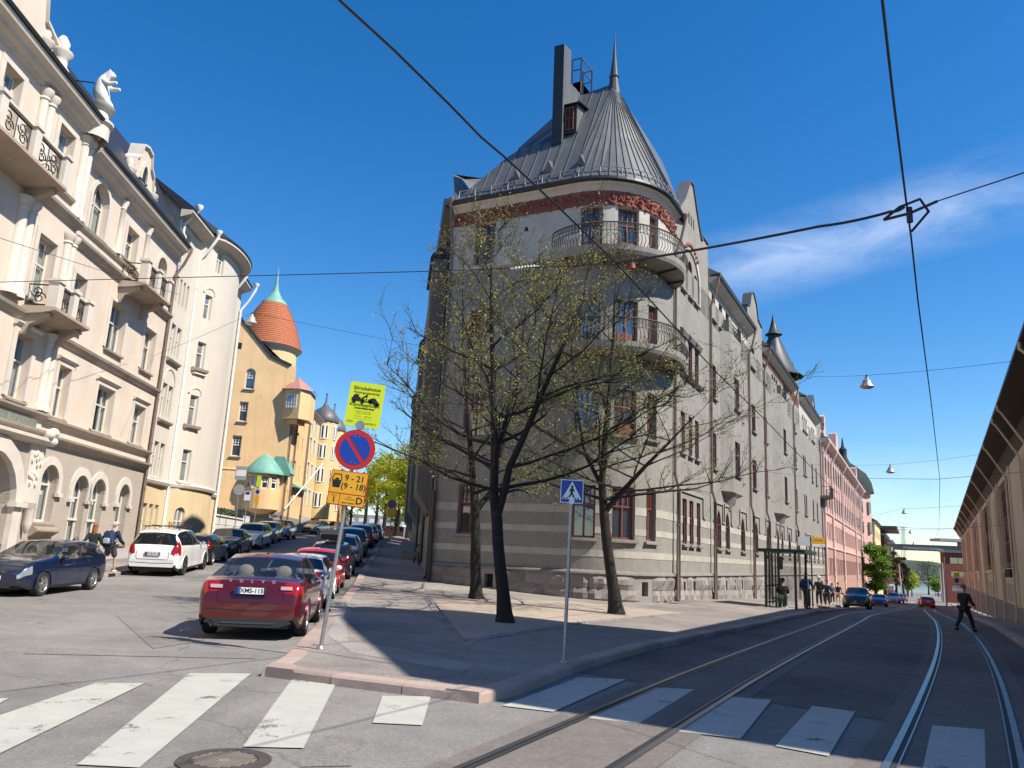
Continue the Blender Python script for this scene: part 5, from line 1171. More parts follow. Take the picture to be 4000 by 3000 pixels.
# low white garden wall, hedge and gate between the white and ochre houses
gw = thing('garden_wall', 'low white garden wall between the white house and the ochre house', 'wall', (-20.8, 52, 1.2))
WWM = mat('white_wall_paint', (.62, .60, .55), .85, .08, 1, bump=.3, bscale=20, streak=.15)
GWF = Fac((-18.75, 50.6), (-.12, 1))
for k in range(4): mb = MB(); fbox(mb, GWF, 0, 9.5, 1.0+.55*k+.015, 1.55+.55*k-.015, -.3, .02*(k % 2)); mb.build('wall_course', WWM, gw)
mb = MB(); fbox(mb, GWF, -.1, 9.6, 3.2, 3.3, -.4, .1); mb.build('coping', WHITEP, gw)
gt = thing('garden_gate', 'white metal bar gate at the end of the low white wall', 'gate', GWF.p(10, 0, 1.8)); mb = MB()
for k in range(7): mb.tube([GWF.p(9.8+.35*k, 0, 1.7), GWF.p(9.8+.35*k, 0, 3.5)], .04, 5)
mb.build('bar', WHITEP, gt); mb = MB()
for z in (1.9, 2.6, 3.5): mb.tube([GWF.p(9.7, 0, z), GWF.p(12, 0, z)], .045, 5)
mb.build('gate_rail', WHITEP, gt)
# ------------------------------------------------------------ pink school-like building and houses beyond on the right street
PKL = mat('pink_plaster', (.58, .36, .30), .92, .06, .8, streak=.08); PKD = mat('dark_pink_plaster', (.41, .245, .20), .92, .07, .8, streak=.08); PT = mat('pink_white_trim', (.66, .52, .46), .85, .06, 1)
RF = Fac((7.3, 34), (.465, .885)); Rz = lambda s: float(np.interp(s, [0, 22, 58, 95, 150, 230], [.0, -.7, -2.05, -2.75, -3.3, -4.3]))
ph = thing('school_building', 'long pink plastered building with darker ground floor and green bell dome at its far end', 'building', RF.p(60.6, 0, -2))
P0_, P1_ = 60.6, 128.0
hs = []
for i, s in enumerate(np.arange(62, 127, 3.25)):
    w = 1.0; hs += [(s+.2, s+.2+w, z, z+2.1, 0) for z in (5.0, 8.7, 12.5)]; hs += [(s+.2, s+.2+w, 1.0, 3.0, 0), (s+1.7, s+2.5, 1.0, 3.0, 0)]; hs += [(s+1.75, s+1.75+.85, z, z+2.0, 0) for z in (5.0, 8.7, 12.5)]
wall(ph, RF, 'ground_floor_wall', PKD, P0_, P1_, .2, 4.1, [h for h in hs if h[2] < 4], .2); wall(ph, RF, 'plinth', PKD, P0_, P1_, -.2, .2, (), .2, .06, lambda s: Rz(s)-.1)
wall(ph, RF, 'upper_wall', PKL, P0_, P1_, 4.1, 15.9, [h for h in hs if h[2] > 4], .2)
for h in hs: window(ph, RF, h, PT if h[2] < 12 else FR, GLASSD, 2 if h[1]-h[0] > .9 else 1, .6, .2, fw=.12)
mb = MB()
for z in (4.05, 7.9): fprof(mb, RF, P0_, P1_, [(0, z), (.12, z+.05), (.16, z+.2), (0, z+.26)])
for s in np.arange(61.2, 127, 3.25): fbox(mb, RF, s-.18, s+.22, 8.2, 15.6, -.01, .12)
mb.build('pilasters', PT, ph)
mb = MB(); fprof(mb, RF, P0_, P1_, [(0, 15.7), (.2, 15.8), (.8, 16.1), (.85, 16.3), (0, 16.35)]); mb.build('cornice', PT, ph)
mb = MB(); mb.quad(RF.p(P0_, .8, 16.3), RF.p(P1_, .8, 16.3), RF.p(P1_, -6, 19), RF.p(P0_, -6, 19)); mb.quad(RF.p(P1_, 0, -4), RF.p(P1_, 0, 16), RF.p(P1_, -14, 16), RF.p(P1_, -14, -4)); mb.build('roof', ROOFB, ph)
for c, w, h in ((62.2, 1.4, 3.3), (77.5, 3.0, 3.6), (113, 2.2, 3.2)):
    mb = MB(); mb.prism([(c-w, 15.9), (c-w, 16.9), (c-w*.6, 17.3), (c-w*.45, 15.9+h*.92), (c, 15.9+h), (c+w*.45, 15.9+h*.92), (c+w*.6, 17.3), (c+w, 16.9), (c+w, 15.9)], lambda s, z, dd: RF.p(s, dd, z), -.6, .3); mb.build('gablet', PKL, ph)
for s in (60.9, 70, 84, 108, 122): pipe(ph, RF, s, Rz(s), 14.5, PT, .14, .12, zhead=16, eave=.7)
for s in (64, 87, 104): mb = MB(); fbox(mb, RF, s, s+1.2, Rz(s), Rz(s)+2.5, -.02, .06); mb.build('door', WHITEP, ph)
tw = RF.p(132.5, -3.2, 0); mb = MB(); mb.lathe([(4.6, -4), (4.6, 16.2), (5.0, 16.5)], c=(tw[0], tw[1], 0), n=8, a0=.3, a1=.3+2*math.pi, smooth=False); tb = mb.build('corner_tower', PKL, ph)
mb = MB(); mb.lathe([(5.3, 16.4), (5.2, 17), (4.9, 18.5), (4.0, 20.2), (2.4, 21.5), (1.2, 22.4), (.7, 23.6), (.75, 25), (.3, 25.5), (.1, 27.2), (0, 27.4)], c=(tw[0], tw[1], 0), n=24); mb.build('bell_dome', mat('dark_green_copper', (.03, .042, .04), .8, .15, 1, spec=.2), ph)
R3 = Round((tw[0], tw[1]), 4.6, -math.pi)
for z in (1, 5, 8.7, 12.5):
    for a in (-2.0, -1.35, -.75, -.2): mb = MB(); s_ = (a+math.pi)*4.6; fbox(mb, R3, s_-.5, s_+.5, z, z+2.1, -.5, -.06 if False else .05); mb.build('window', GLASSD, ph)
# yellow functionalist house, brick blocks, bridge
CR = mat('cream_yellow_plaster', (.66, .52, .27), .9, .05, .6); BRK = mat('red_brick', (.15, .042, .034), .9, .1, 2); GREYP = mat('grey_panel', (.30, .31, .32), .6, .08, 1); WD = mat('brown_boarding', (.17, .09, .055), .8, .15, 2)
y2 = thing('apartment_house', 'pale yellow house with dark hipped roof behind the chestnut tree', 'building', RF.p(146, 0, -3))
YW = lambda s: -3.4
hs = [(s, s+1.4, z, z+1.6, 0) for s in (150, 153.5, 157, 161, 165, 169) for z in (-1.5, 2.0, 5.4, 8.6)]
RFY = Fac((7.3, 34), (.465, .885), min(np.linspace(0, 9, 90), key=lambda o: abs(proj(Fac((7.3, 34), (.465, .885), o).p(147, 0, 0))[0]-3426)))
wall(y2, RFY, 'wall', CR, 147, 172, -4.2, 12.0, hs, .2)
for h in hs: window(y2, RFY, h, FR, GLASSD, 2, .6, .2, fw=.14)
SDF = Fac(RFY.p(146.98, -14)[:2], tuple(RF.n)); hs = [(s, s+1.8, z, z+1.7, 0) for s in (2, 6, 10.5) for z in (-1, 2.3, 5.6, 8.6)]
wall(y2, SDF, 'side_wall', CR, 0, 14, -4.2, 12.0, hs, .2)
for h in hs: window(y2, SDF, h, FR, GLASSD, 2, .6, .2, fw=.14)
mb = MB()
for z in (4.2, 7.6): fbox(mb, SDF, 9.5, 13.9, z, z+1.1, .02, 1.3)
mb.build('balcony', CR, y2)
mb = MB(); a, b, c, d = RFY.p(146.6, .6, 12), RFY.p(172.4, .6, 12), RFY.p(172.4, -15, 12), RFY.p(146.6, -15, 12); e, f = RFY.p(152, -7, 16.5), RFY.p(167, -7, 16.5); mb.add([a, b, c, d, e, f], ((0, 1, 5, 4), (1, 2, 5), (2, 3, 4, 5), (3, 0, 4), (0, 3, 2, 1))); q = RFY.p(150, -3, 0); mb.box(q[0]-1, q[0]+1, q[1]-1, q[1]+1, 12, 19); mb.build('roof', ROOFB, y2)
def block(label, F_, s0, s1, z0, z1, m_, dep, cols, zs, w, h, bal=None, name='apartment_house', win=FR):
    T = thing(name, label, 'building', F_.p(s0, 0, z0)); hs = [(s0+c, s0+c+w, z, z+h, 0) for c in cols for z in zs]
    wall(T, F_, 'wall', m_, s0, s1, z0, z1, hs, .25)
    for q in hs: window(T, F_, q, win, GLASSD, 2, .01, .25, fw=.14)
    mb = MB(); mb.quad(F_.p(s0, 0, z0), F_.p(s0, -dep, z0), F_.p(s0, -dep, z1), F_.p(s0, 0, z1)); mb.quad(F_.p(s1, 0, z0), F_.p(s1, 0, z1), F_.p(s1, -dep, z1), F_.p(s1, -dep, z0)); mb.build('end_wall', m_, T)
    mb = MB(); fbox(mb, F_, s0-.3, s1+.3, z1, z1+.5, -dep, .5); mb.build('roof_slab', GREYP, T)
    if bal:
        for c in bal:
            for z in zs: mb = MB(); fbox(mb, F_, s0+c, s0+c+3, z-.6, z+.5, .03, 1.5); mb.build('balcony', WHITEP, T)
    return T
RFB = Fac((7.3, 34), (.465, .885), min(np.linspace(0, 14, 140), key=lambda o: abs(proj(Fac((7.3, 34), (.465, .885), o).p(182, 0, 0))[0]-3462)))
b1 = block('brick apartment block with white balconies on the left side of the far street', RFB, 182, 222, -4.8, 10.5, BRK, 12, (2, 7, 13, 19, 25, 31), (-2, 1.2, 4.4, 7.4), 2.0, 1.9, (4, 10, 16, 22, 28))
mb = MB(); fbox(mb, RFB, 181, 206, 12.0, 12.8, -10, 3.0); mb.build('roof_canopy', WD, b1); mb = MB(); fbox(mb, RFB, 183, 206, 10.9, 12.0, -9, -2); mb.build('roof_storey', BRK, b1)
block('grey glass office block rising behind the brick balconies block', RFB, 236, 262, -5, 11, GREYP, 12, (2, 8, 14, 20), (-1, 3, 7), 4, 2)
# right-hand brick block: faces the camera and the street
q1, q2 = at(3300+1620/4.148, 2000+700/4.148, 168), at(3300+1960/4.148, 2000+700/4.148, 168)
BF = Fac(q1[:2], (1, -.05)); br = block('dark red brick block with light balconies and a jutting flat roof beyond the warehouse', BF, 0, 22, -4.5, 6.4, BRK, 2, (1, 8), (-1.6, 1.2, 4.0), 3.6, 1.5)
mb = MB()
for z in (-2.3, .5, 3.3): fbox(mb, BF, 13, 20, z, z+1.0, .03, 1.6); fbox(mb, BF, 13, 20, z+2.4, z+2.55, .03, 1.6)
mb.build('balcony', mat('pale_blue_grey_panel', (.42, .46, .50), .5, .05, 1), br)
mb = MB(); fbox(mb, BF, 4, 22, 6.95, 8.7, -2.5, -.5); mb.build('glazed_top_storey', mat('blue_grey_glazing', (.08, .11, .14), .15, .2, .3, spec=.8), br)
mb = MB(); fbox(mb, BF, -1.5, 24, 8.7, 9.25, -3, 1.5); mb.build('roof_canopy', GREYP, br)
for a, b in ((7, 7.8), (10, 13)): mb = MB(); fbox(mb, BF, a, b, 9.3, 10.6, -2, -.5); mb.build('roof_vent', IRON, br)
SDB = Fac(BF.p(0, 0)[:2], (.479, .878)); 
# footbridge
L0, R0 = at(3300+800/4.148, 2000+590/4.148, 205), at(3300+1700/4.148, 2000+600/4.148, 200)
L0[2] = R0[2] = (L0[2]+R0[2])/2
BRG = Fac(L0[:2], R0[:2]-L0[:2]); LB = float(np.linalg.norm(R0[:2]-L0[:2])); zb0 = L0[2]
bg_ = thing('footbridge', 'enclosed grey footbridge with pale oblong windows spanning the far end of the right street', 'footbridge', (L0[0], L0[1], -4))
mb = MB(); fbox(mb, BRG, -2, LB+2, zb0-.5, zb0+.75, -1.5, 1.5); fbox(mb, BRG, -2.4, LB+2.4, zb0+.75, zb0+.95, -1.8, 1.8); mb.build('deck', mat('brown_grey_cladding', (.22, .19, .18), .7, .1, 1), bg_)
for k in range(7): mb = MB(); s = 2+k*(LB-5)/6.5; mb.prism([(s, zb0+.05), (s+2.2, zb0-.32), (s+2.2, zb0+.02), (s, zb0+.45)], lambda a, b, d: BRG.p(a, d, b), 1.505, 1.56); mb.build('window', mat('pale_bridge_window', (.62, .62, .58), .4, .05, 1), bg_)
mb = MB()
for s in (-.5, LB-.5): fbox(mb, BRG, s, s+.6, -6, zb0-.5, -.3, .3)
mb.build('pillar', GREYP, bg_)
# ------------------------------------------------------------ warehouse on the right
WHC = mat('cream_warehouse_plaster', (.74, .59, .42), .9, .08, .5, bump=.3, bscale=12, streak=.16); WHB = mat('brown_warehouse_brick', (.17, .085, .06), .9, .15, 2, bump=.4, bscale=20); SOF = mat('dark_eave_boards', (.075, .052, .037), .8, .15, 3)
wx = thing('warehouse', 'cream plastered warehouse with deep dark eaves and recessed brown brick windows', 'warehouse', (29.3, 45, 0))
WP = Fac((29.3, 45), (-.479, -.878)); wzf = lambda s: gz(WP.p(s, .4)[0], WP.p(s, .4)[1])+KH-.08
EZ, WZ = 9.85, 8.35
rec = [(-104, -92.5, 2.35, 7.95, 0), (-81, -69.5, 2.35, 7.95, 0), (-58, -46.5, 2.35, 7.95, 0), (-34.9, -23.1, 2.35, 7.95, 0), (-11.9, -2.9, 2.35, 7.95, 0), (11, 22, 2.35, 7.95, 0), (30, 41, 2.35, 7.95, 0)]
low = [(r[0]+1.0+1.5*i, r[0]+1.75+1.5*i, .15, 1.35, 0) for r in rec for i in range(6)]
wall(wx, WP, 'wall', WHC, -108, 44.3, .1, 1.9, low, .25); wall(wx, WP, 'upper_wall', WHC, -108, 44.3, 1.9, 8.3, rec, .2); wall(wx, WP, 'plinth', GRAN, -108, 44.3, -.1, .1, (), .2, .08, wzf)
mb = MB()
for r in rec: fpan(mb, WP, [(r[0], r[2]), (r[1], r[2]), (r[1], r[3]), (r[0], r[3])], -.2)
mb.build('brick_recess', WHB, wx)
for r in rec:
    for i in range(4):
        a = r[0]+.5+(r[1]-r[0]-2.5)*i/3; h = (a, a+1.5, 2.6, 5.0, 'pt'); window(wx, WP, (a, a+1.5, 2.6, 5.0, 'pt'), FR, GLASSD, 2, .6, .0, d=-.19, fw=.12, sill=GRAN)
    for i in range(6): a = r[0]+.6+(r[1]-r[0]-2)*i/5; window(wx, WP, (a, a+.8, 5.6, 7.7, 0), FR, GLASSD, 1, .55, .0, d=-.19, fw=.1)
for h in low: window(wx, WP, h, FR, GLASSD, 1, .01, .25, fw=.06)
mb = MB()
for r in rec:
    for q in (r[0]-1.2, r[1]+.5): fbox(mb, WP, q, q+.7, .0, 8.3, -.01, .09)
    fbox(mb, WP, r[0]-.2, r[1]+.2, 2.05, 2.3, -.01, .12)
    for k in range(4): fbox(mb, WP, r[0]-6+.6*k, r[0]-5.75+.6*k, 4.6, 7.6, -.01, .06)
mb.build('pilaster', WHC, wx)
mb = MB(); mb.quad(WP.p(-109, -.02, EZ-.3), WP.p(44.4, -.02, EZ-.3), WP.p(44.4, 1.2, EZ-.1), WP.p(-109, 1.2, EZ-.1)); fbox(mb, WP, -108, 44.3, 8.3, EZ-.25, -.3, 0); mb.build('soffit', SOF, wx)
mb = MB(); mb.quad(WP.p(-109, 1.22, EZ), WP.p(44.4, 1.22, EZ), WP.p(44.4, -16, EZ+6), WP.p(-109, -16, EZ+6)); fbox(mb, WP, -109, 44.4, EZ-.12, EZ+.02, 1.12, 1.22); mb.build('roof', ROOFB, wx)
# near end wall, turned away from the street, and the high stepped gable over the eaves
K0 = np.array(WP.p(39.5, 1.0)[:2]); 
mb = MB(); e0 = 0; mb.quad(WP.p(-108, 0, -4), WP.p(-108, -30, -4), WP.p(-108, -30, 8.3), WP.p(-108, 0, 8.3)); mb.add([WP.p(-108, 1.2, EZ), WP.p(-108, -16, EZ+6), WP.p(-108, -30, EZ), WP.p(-108, -30, 8), WP.p(-108, 0, 8)], ((0, 1, 2, 3, 4),)); mb.build('end_wall', WHC, wx)
gpts = [(34.0, 0), (34.1, 6.5), (34.9, 9.4), (35.8, 9.4), (36.6, 8.75), (38.4, 7.2), (40.2, 5.2), (41.8, 3.4), (44.3, .6), (44.3, 0)]
GS0 = 0.0
mb = MB(); mb.prism([(GS0+a, EZ-.05+b) for a, b in gpts], lambda s, z, dd: WP.p(s, dd, z), -2.0, 1.2); mb.build('gable', WHC, wx)
mb = MB(); q = at(3700+70/1.3825, 1300+730/1.3825, 105); qq = WP.p(-62, -1.5, 0)
mb.prism([(-70, EZ+.2), (-60, EZ+.2), (-60, EZ+5.6), (-70, EZ+5.6)], lambda s, z, dd: WP.p(s, dd, z), -7, -.8); mb.build('roof_dormer', ROOFM, wx)
PSEG = [r[0]-.4 for r in rec]+[r[1]+.3 for r in rec]+[6.8]
for s in PSEG:
    if s < 30:
        mb = MB(); mb.tube([WP.p(s, .25, wzf(s)+.05), WP.p(s, .18, wzf(s)+.5), WP.p(s, .18, 7.7), WP.p(s, .3, 8.0), WP.p(s, 1.05, EZ-.5), WP.p(s, 1.2, EZ-.35), WP.p(s, 1.2, EZ-.1)], .06, 8); mb.build('downpipe', WHC, wx)
mb = MB(); q = WP.p(-4.6, .14, 1.95); mb.box(q[0]-.3, q[0]+.1, q[1]-.3, q[1]+.2, 1.75, 2.25); mb.build('wall_lamp', IRON, wx)
SE_ = Side(WP, 44.3, 1); mb = MB(); mb.add([WP.p(44.3, 0, -.6), WP.p(44.3, -16, -.6), WP.p(44.3, -16, EZ+5.8), WP.p(44.3, 0, EZ-.25)], ((0, 1, 2, 3),)); mb.build('near_end_wall', WHC, wx)
# ------------------------------------------------------------ tram wires, span wires, hanging lamps
WIRE = mat('cable_black', (.02, .02, .024), .5, 0); INSU = mat('porcelain_white', (.6, .58, .52), .3, 0)
def wire(label, pts, r, sag=0.0, name='overhead_wire', group=None, n=14):
    P = []
    for a, b in zip(pts[:-1], pts[1:]):
        a, b = np.array(a, float), np.array(b, float); L_ = np.linalg.norm(b-a)
        for k in range(n): t = k/n; q = a+(b-a)*t; q[2] -= sag*4*t*(1-t); P.append(q)
    P.append(np.array(pts[-1], float)); return solo(MB().tube(P, r, 5), name, WIRE, label, 'wire', group)
HW = 5.8
ZA = lambda X, Y: onz(1250+X/1.3828, Y/1.3828, HW)
pA = [ZA(*q) for q in ((105, 0), (400, 270), (700, 565), (870, 740), (1000, 850), (1300, 1130), (1605, 1427))]
d0 = pA[0]-pA[2]; pA = [pA[0]+d0*3]+pA
tv = [np.array([p[0], p[1], HW]) for p in TR1 if p[1] > 13]
far1 = [onz(2800+X/1.185, 1000+Y/1.185, HW) for X, Y in ((0, 540), (210, 745), (340, 880), (470, 1010), (560, 1100))]
wire('thick tram contact wire running from upper left down past the corner balcony', pA+far1, .013, 0, 'tram_contact_wire', n=5)
ZR_ = lambda X, Y: onz(3200+X/1.0375, Y/1.0375, HW)
hub = ZR_(365, 855)
pB = [ZR_(*q) for q in ((255, 0), (300, 400), (350, 800), (372, 960), (400, 1220), (456, 1650))]+[onz(3671, 1872, HW)]+[onz(3668, 2064, HW), onz(3640, 2140, HW)]
pB = [pB[0]+(pB[0]-pB[2])*2]+pB
wire('tram contact wire descending on the right and running down the street centre', pB, .012, 0, 'tram_contact_wire', n=5)
insP = np.array(pA[-1]); 
feed = [insP+np.array([0, 0, .02]), onz(3200, 885, HW+.02), onz(3479, 827, HW+.02), hub+np.array([-.05, 0, .05])]
wire('thick feeder cable between the balcony junction and the hanging hub on the right', feed, .018, .02, 'feeder_cable', n=6)
hb_ = thing('wire_hanger', 'dark metal wire hanger with looped cable joining tram wires on the right', 'wire fitting', tuple(hub))
mb = MB(); t = np.array(feed[-1])-np.array(feed[-2]); t /= np.linalg.norm(t); e2 = hub+t*.3
mb.tube([hub-t*.28, hub+np.array([0, 0, -.03]), e2], .017, 6); mb.tube([hub+np.array([0, 0, .04]), hub+np.array([0, 0, -.14])], .035, 8); mb.build('hanger_bar', IRON, hb_)
mb = MB(); nx_ = np.array(pB[4])-np.array(pB[3]); nx_ /= np.linalg.norm(nx_); mb.tube([hub-t*.28, hub-t*.1+np.array([0, 0, .09]), hub+t*.12+np.array([0, 0, .1]), hub+t*.2+nx_*.25+np.array([0, 0, .02]), hub+nx_*.62], .016, 6); mb.build('cable_loop', WIRE, hb_)
b_ = np.array(onz(4000, 675, HW+.05)); wire('span wire rising from the hanging hub to the right edge', [e2, b_, b_+(b_-e2)*4], .008, 0, 'span_wire')
a_ = at(0, 1102, 14.5); j_ = at(1250+620/1.3828, 1465/1.3828, 11.8); wire('thin span wire crossing the left street to the corner balcony', [a_+(a_-j_)*1.0, a_, j_, insP], .008, .0, 'span_wire')
ins = thing('wire_insulator', 'ribbed porcelain insulator on the span wire before the grey house', 'insulator', tuple(at(2045, 1046, 11.1)))
q0, q1 = at(2015, 1048, 11.15), at(2085, 1041, 11.1); mb = MB()
for k in range(7): c = q0+(q1-q0)*k/6; mb.ell(c, (.02, .03, .03), 8, 5)
mb.build('ribs', INSU, ins); mb = MB(); mb.tube([q0-(q1-q0)*.3, q1+(q1-q0)*.3], .012, 6); mb.build('core', INSU, ins)
rdp = at(2470, 1040, 11); s_ = solo(MB().lathe([(.0, -.05), (.05, -.04), (.04, .04), (0, .05)], c=tuple(rdp), n=10), 'wire_clamp', mat('red_insulator', (.30, .05, .03), .5, .1, 5), 'small red clamp at the wire junction under the balcony', 'wire fitting')
LAMPM = mat('grey_lamp_metal', (.42, .40, .37), .5, .1, 3, metal=.3); LAMPG = mat('lamp_glass', (.55, .53, .48), .3, .05, 3)
def hang_lamp(c, r, label, w0, w1):
    T = thing('street_lamp', label, 'street lamp', tuple(c), 'street lamps hung on wires'); M = None
    MB().lathe([(r*.25, r*.95), (r*.3, r*.6), (r*.55, r*.45), (r*.62, r*.05), (r, -r*.55), (r*.95, -r*.62)], c=tuple(c), n=16).build('lamp_shade', LAMPM, T)
    MB().lathe([(r*.93, -r*.6), (r*.6, -r*.8), (0, -r*.88)], c=tuple(c), n=16).build('lamp_glass', LAMPG, T)
    MB().tube([np.array(c)+np.array([0, 0, r*.9]), np.array(c)+np.array([0, 0, r*1.25])], r*.12, 6).build('hook', IRON, T)
    k = np.array(c)+np.array([0, 0, r*1.2]); wire('thin wire for '+label.split(' hung')[0].split(',')[0], [w0, k, w1], .007 if c[1] < 60 else .012, .05, 'lamp_wire', 'wires carrying the street lamps', 8)
for (px, py, d, r, lab, l0, r0) in ((3386, 1497, 29, .26, 'the nearest hanging street lamp right of the grey house', (3140, 1468, 45), (4000, 1405, 24)), (3478, 1835, 49, .27, 'the second hanging street lamp, level with the pink building', (3180, 1815, 62), (3830, 1775, 42)), (3532, 1999, 88, .3, 'the third hanging street lamp, over the middle of the far street', (3330, 2030, 110), (3760, 1975, 75)), (3556, 2078, 120, .3, 'the fourth hanging street lamp, left of the lattice mast', (3390, 2070, 140), (3750, 2065, 100)), (3570, 2123, 160, .3, 'the farthest hanging street lamp, just above the footbridge', (3460, 2120, 180), (3760, 2105, 130))):
    hang_lamp(at(px, py, d), r, lab, at(*l0), at(*r0))
c = at(982, 1250, 29); hang_lamp(c, .24, 'the street lamp hung over the left street in front of the red tower', BE.p(-1, .02, 10.3), at(2140, 1440, 29.2))
# far span wires over the left street and other cross wires
wire('faint wire sagging across the left street from the beige house', [at(0, 930, 18), at(560, 1110, 28), at(700, 1150, 33)], .008, .0, 'span_wire')
wire('thin wire across the right street in front of the pink building', [at(2890, 1830, 47), at(3180, 1866, 60), at(3660, 1872, 36), at(4000, 1843, 36)], .010, .0, 'span_wire')
wire('far thin span wire across the right street below the lamps', [at(3330, 2055, 110), at(3668, 2066, 66), at(3790, 2060, 62), at(4000, 2043, 50)], .014, .0, 'span_wire')
# poles, mast, far shore
POLE = mat('pole_grey', (.5, .5, .49), .5, .08, 2)
for i, (x, yb, yt, d) in enumerate(((3300+925/4.148, 2000+1235/4.148, 2000+840/4.148, 178), (3300+968/4.148, 2000+1250/4.148, 2000+870/4.148, 205), (3300+1010/4.148, 2000+1250/4.148, 2000+910/4.148, 235), (3300+1640/4.148, 2000+1370/4.148, 2000+720/4.148, 140), (3300+1605/4.148, 2000+1330/4.148, 2000+820/4.148, 160), (3300+1580/4.148, 2000+1290/4.148, 2000+870/4.148, 185), (3300+1560/4.148, 2000+1250/4.148, 2000+900/4.148, 215))):
    a = at(x, yb, d); b = at(x-12 if i < 3 else x-6, yt, d); z = gz(a[0], a[1])
    solo(MB().tube([(a[0], a[1], min(z, a[2])), tuple(b)], [.16, .1], 8), 'tram_pole', POLE, ('nearest', 'second', 'farthest', 'nearest', 'second', 'third', 'farthest')[i]+' grey tram pole along the '+('left' if i < 3 else 'right')+' side of the far street', 'pole', 'tram poles along the far street')
mt_ = thing('lattice_mast', 'tall steel lattice mast with two cross-arms behind the footbridge', 'mast', tuple(at(3300+960/4.148, 2245, 330)))
a0 = at(3300+960/4.148, 2245, 330); b0 = at(3300+940/4.148, 2000+240/4.148, 330); mb = MB()
for dx, dy in ((-1, -1), (1, -1), (1, 1), (-1, 1)): mb.tube([a0+np.array([dx*.8, dy*.8, -6]), b0+np.array([dx*.45, dy*.45, 0])], .09, 4)
for k in range(12):
    t = k/12; t2 = (k+1)/12; p = a0+(b0-a0)*t; q = a0+(b0-a0)*t2; w, w2 = .8-.35*t, .8-.35*t2
    mb.tube([p+np.array([-w, -w, 0]), q+np.array([w2, -w2, 0])], .06, 3); mb.tube([p+np.array([w, -w, 0]), q+np.array([-w2, -w2, 0])], .06, 3)
mb.build('lattice', GREYP, mt_); mb = MB()
for h, w in ((0, 2.0), (-1.2, 1.6)): q = b0+np.array([0, 0, h]); mb.tube([q+np.array([-w, 0, 0]), q+np.array([w, 0, 0])], .12, 4)
mb.build('cross_arm', GREYP, mt_)
hill = MB(); FOR = mat('distant_forest', (.05, .07, .045), .95, .4, .03)
def ridge(x0, x1, y, h, n, seed, m_, name):
    rn = random.Random(seed); mb = MB(); A, B, C = [], [], []
    for k in range(n+1):
        x = x0+(x1-x0)*k/n; hh = h*(.55+.45*math.sin(math.pi*k/n))*(.8+.25*math.sin(k*.37)+.18*rn.random()); A.append((x, y, -7.3)); B.append((x, y+25, -7+hh)); C.append((x, y+200, -7+hh*1.15))
    mb.strip(A, B, True); mb.strip(B, C, True); return struct(mb, name, m_)
ridge(-800, 2600, 1500, 28, 260, 3, FOR, 'far_wooded_island'); ridge(330, 900, 900, 15, 120, 4, FOR, 'wooded_headland')
sh_ = MB(); sh_.box(330, 900, 880, 902, -7.3, -6.0); struct(sh_, 'rocky_shore', mat('shore_rock', (.33, .26, .22), .9, .2, .1))
# quay and brick wall at the head of the left street
bw = thing('brick_pavilion', 'low red brick building with pale flat roof at the head of the left street', 'building', (-13, 128, 3)); mb = MB(); q1, q2 = at(1150+1190/4.148, 2080, 126), at(1150+1690/4.148, 2080, 126)
HB = Fac(q1[:2], q2[:2]-q1[:2]); LB2 = float(np.linalg.norm(q2[:2]-q1[:2])); zt = at(1430, 2050, 126)[2]
PB_ = mat('dusty_red_brick', (.36, .13, .09), .9, .12, 2); mb = MB()
for k in range(16): fbox(mb, HB, 0, LB2, 2.9+k*(zt-2.9)/16, 2.9+(k+.86)*(zt-2.9)/16, -6, .0)
fbox(mb, HB, 0, LB2, 2.8, zt, -6, -.02); mb.build('brick_wall', PB_, bw); mb = MB(); fbox(mb, HB, -.6, LB2+.6, zt, zt+.35, -7, .7); mb.build('flat_roof', mat('pale_roof_edge', (.55, .60, .60), .6, .05, 1), bw)
fb = thing('quay_warehouse', 'long grey flat-roofed building far behind the trees at the head of the left street', 'building', (-14, 240, 3)); q1, q2 = at(1350, 2025, 240), at(1570, 2035, 240); QB = Fac(q1[:2], q2[:2]-q1[:2]); zt = at(1450, 2012, 240)[2]; lq = float(np.linalg.norm(q2[:2]-q1[:2]))
mb = MB(); fbox(mb, QB, -14, lq+20, 2, zt, -8, 0); mb.build('wall', GREYP, fb); mb = MB()
for k in range(14): fbox(mb, QB, -12+k*3.2, -10+k*3.2, zt-2.2, zt-1.1, .01, .05)
mb.build('window_band', WHITEP, fb)
# ------------------------------------------------------------ cars
def bm_box(x, y, z, r):
    bm = bmesh.new(); bmesh.ops.create_cube(bm, size=1); bmesh.ops.scale(bm, vec=(x, y, z), verts=bm.verts); bmesh.ops.bevel(bm, geom=bm.edges[:]+bm.verts[:], offset=r, segments=3, affect='EDGES'); bm.verts.index_update()
    q = ([tuple(v.co) for v in bm.verts], [tuple(v.index for v in f.verts) for f in bm.faces]); bm.free(); return q
TYRE = mat('tyre_rubber', (.022, .022, .022), .85, .1, 10, bump=.3, bscale=60); ALLOY = mat('alloy', (.48, .48, .47), .3, .06, 5, metal=.85); ALLOYD = mat('dark_alloy', (.10, .10, .10), .35, .06, 5, metal=.7)
BLKPL = mat('black_plastic', (.025, .025, .027), .6, .06, 8); CHROME = mat('chrome', (.8, .8, .8), .08, 0, metal=1.0)
CGLASS = mat('car_glass', (.012, .016, .02), .03, 0, spec=1.0, trans=.42); CGLASSD = mat('tinted_car_glass', (.008, .01, .012), .03, 0, spec=1.0)
TAIL = mat('red_tail_light', (.26, .006, .008), .12, .1, 8, coat=1.0); TAILW = mat('pale_tail_light', (.62, .42, .40), .12, .05, 8, coat=1.0); HEADL = mat('headlight_glass', (.34, .36, .39), .08, .15, 12, coat=1.0, metal=.4)
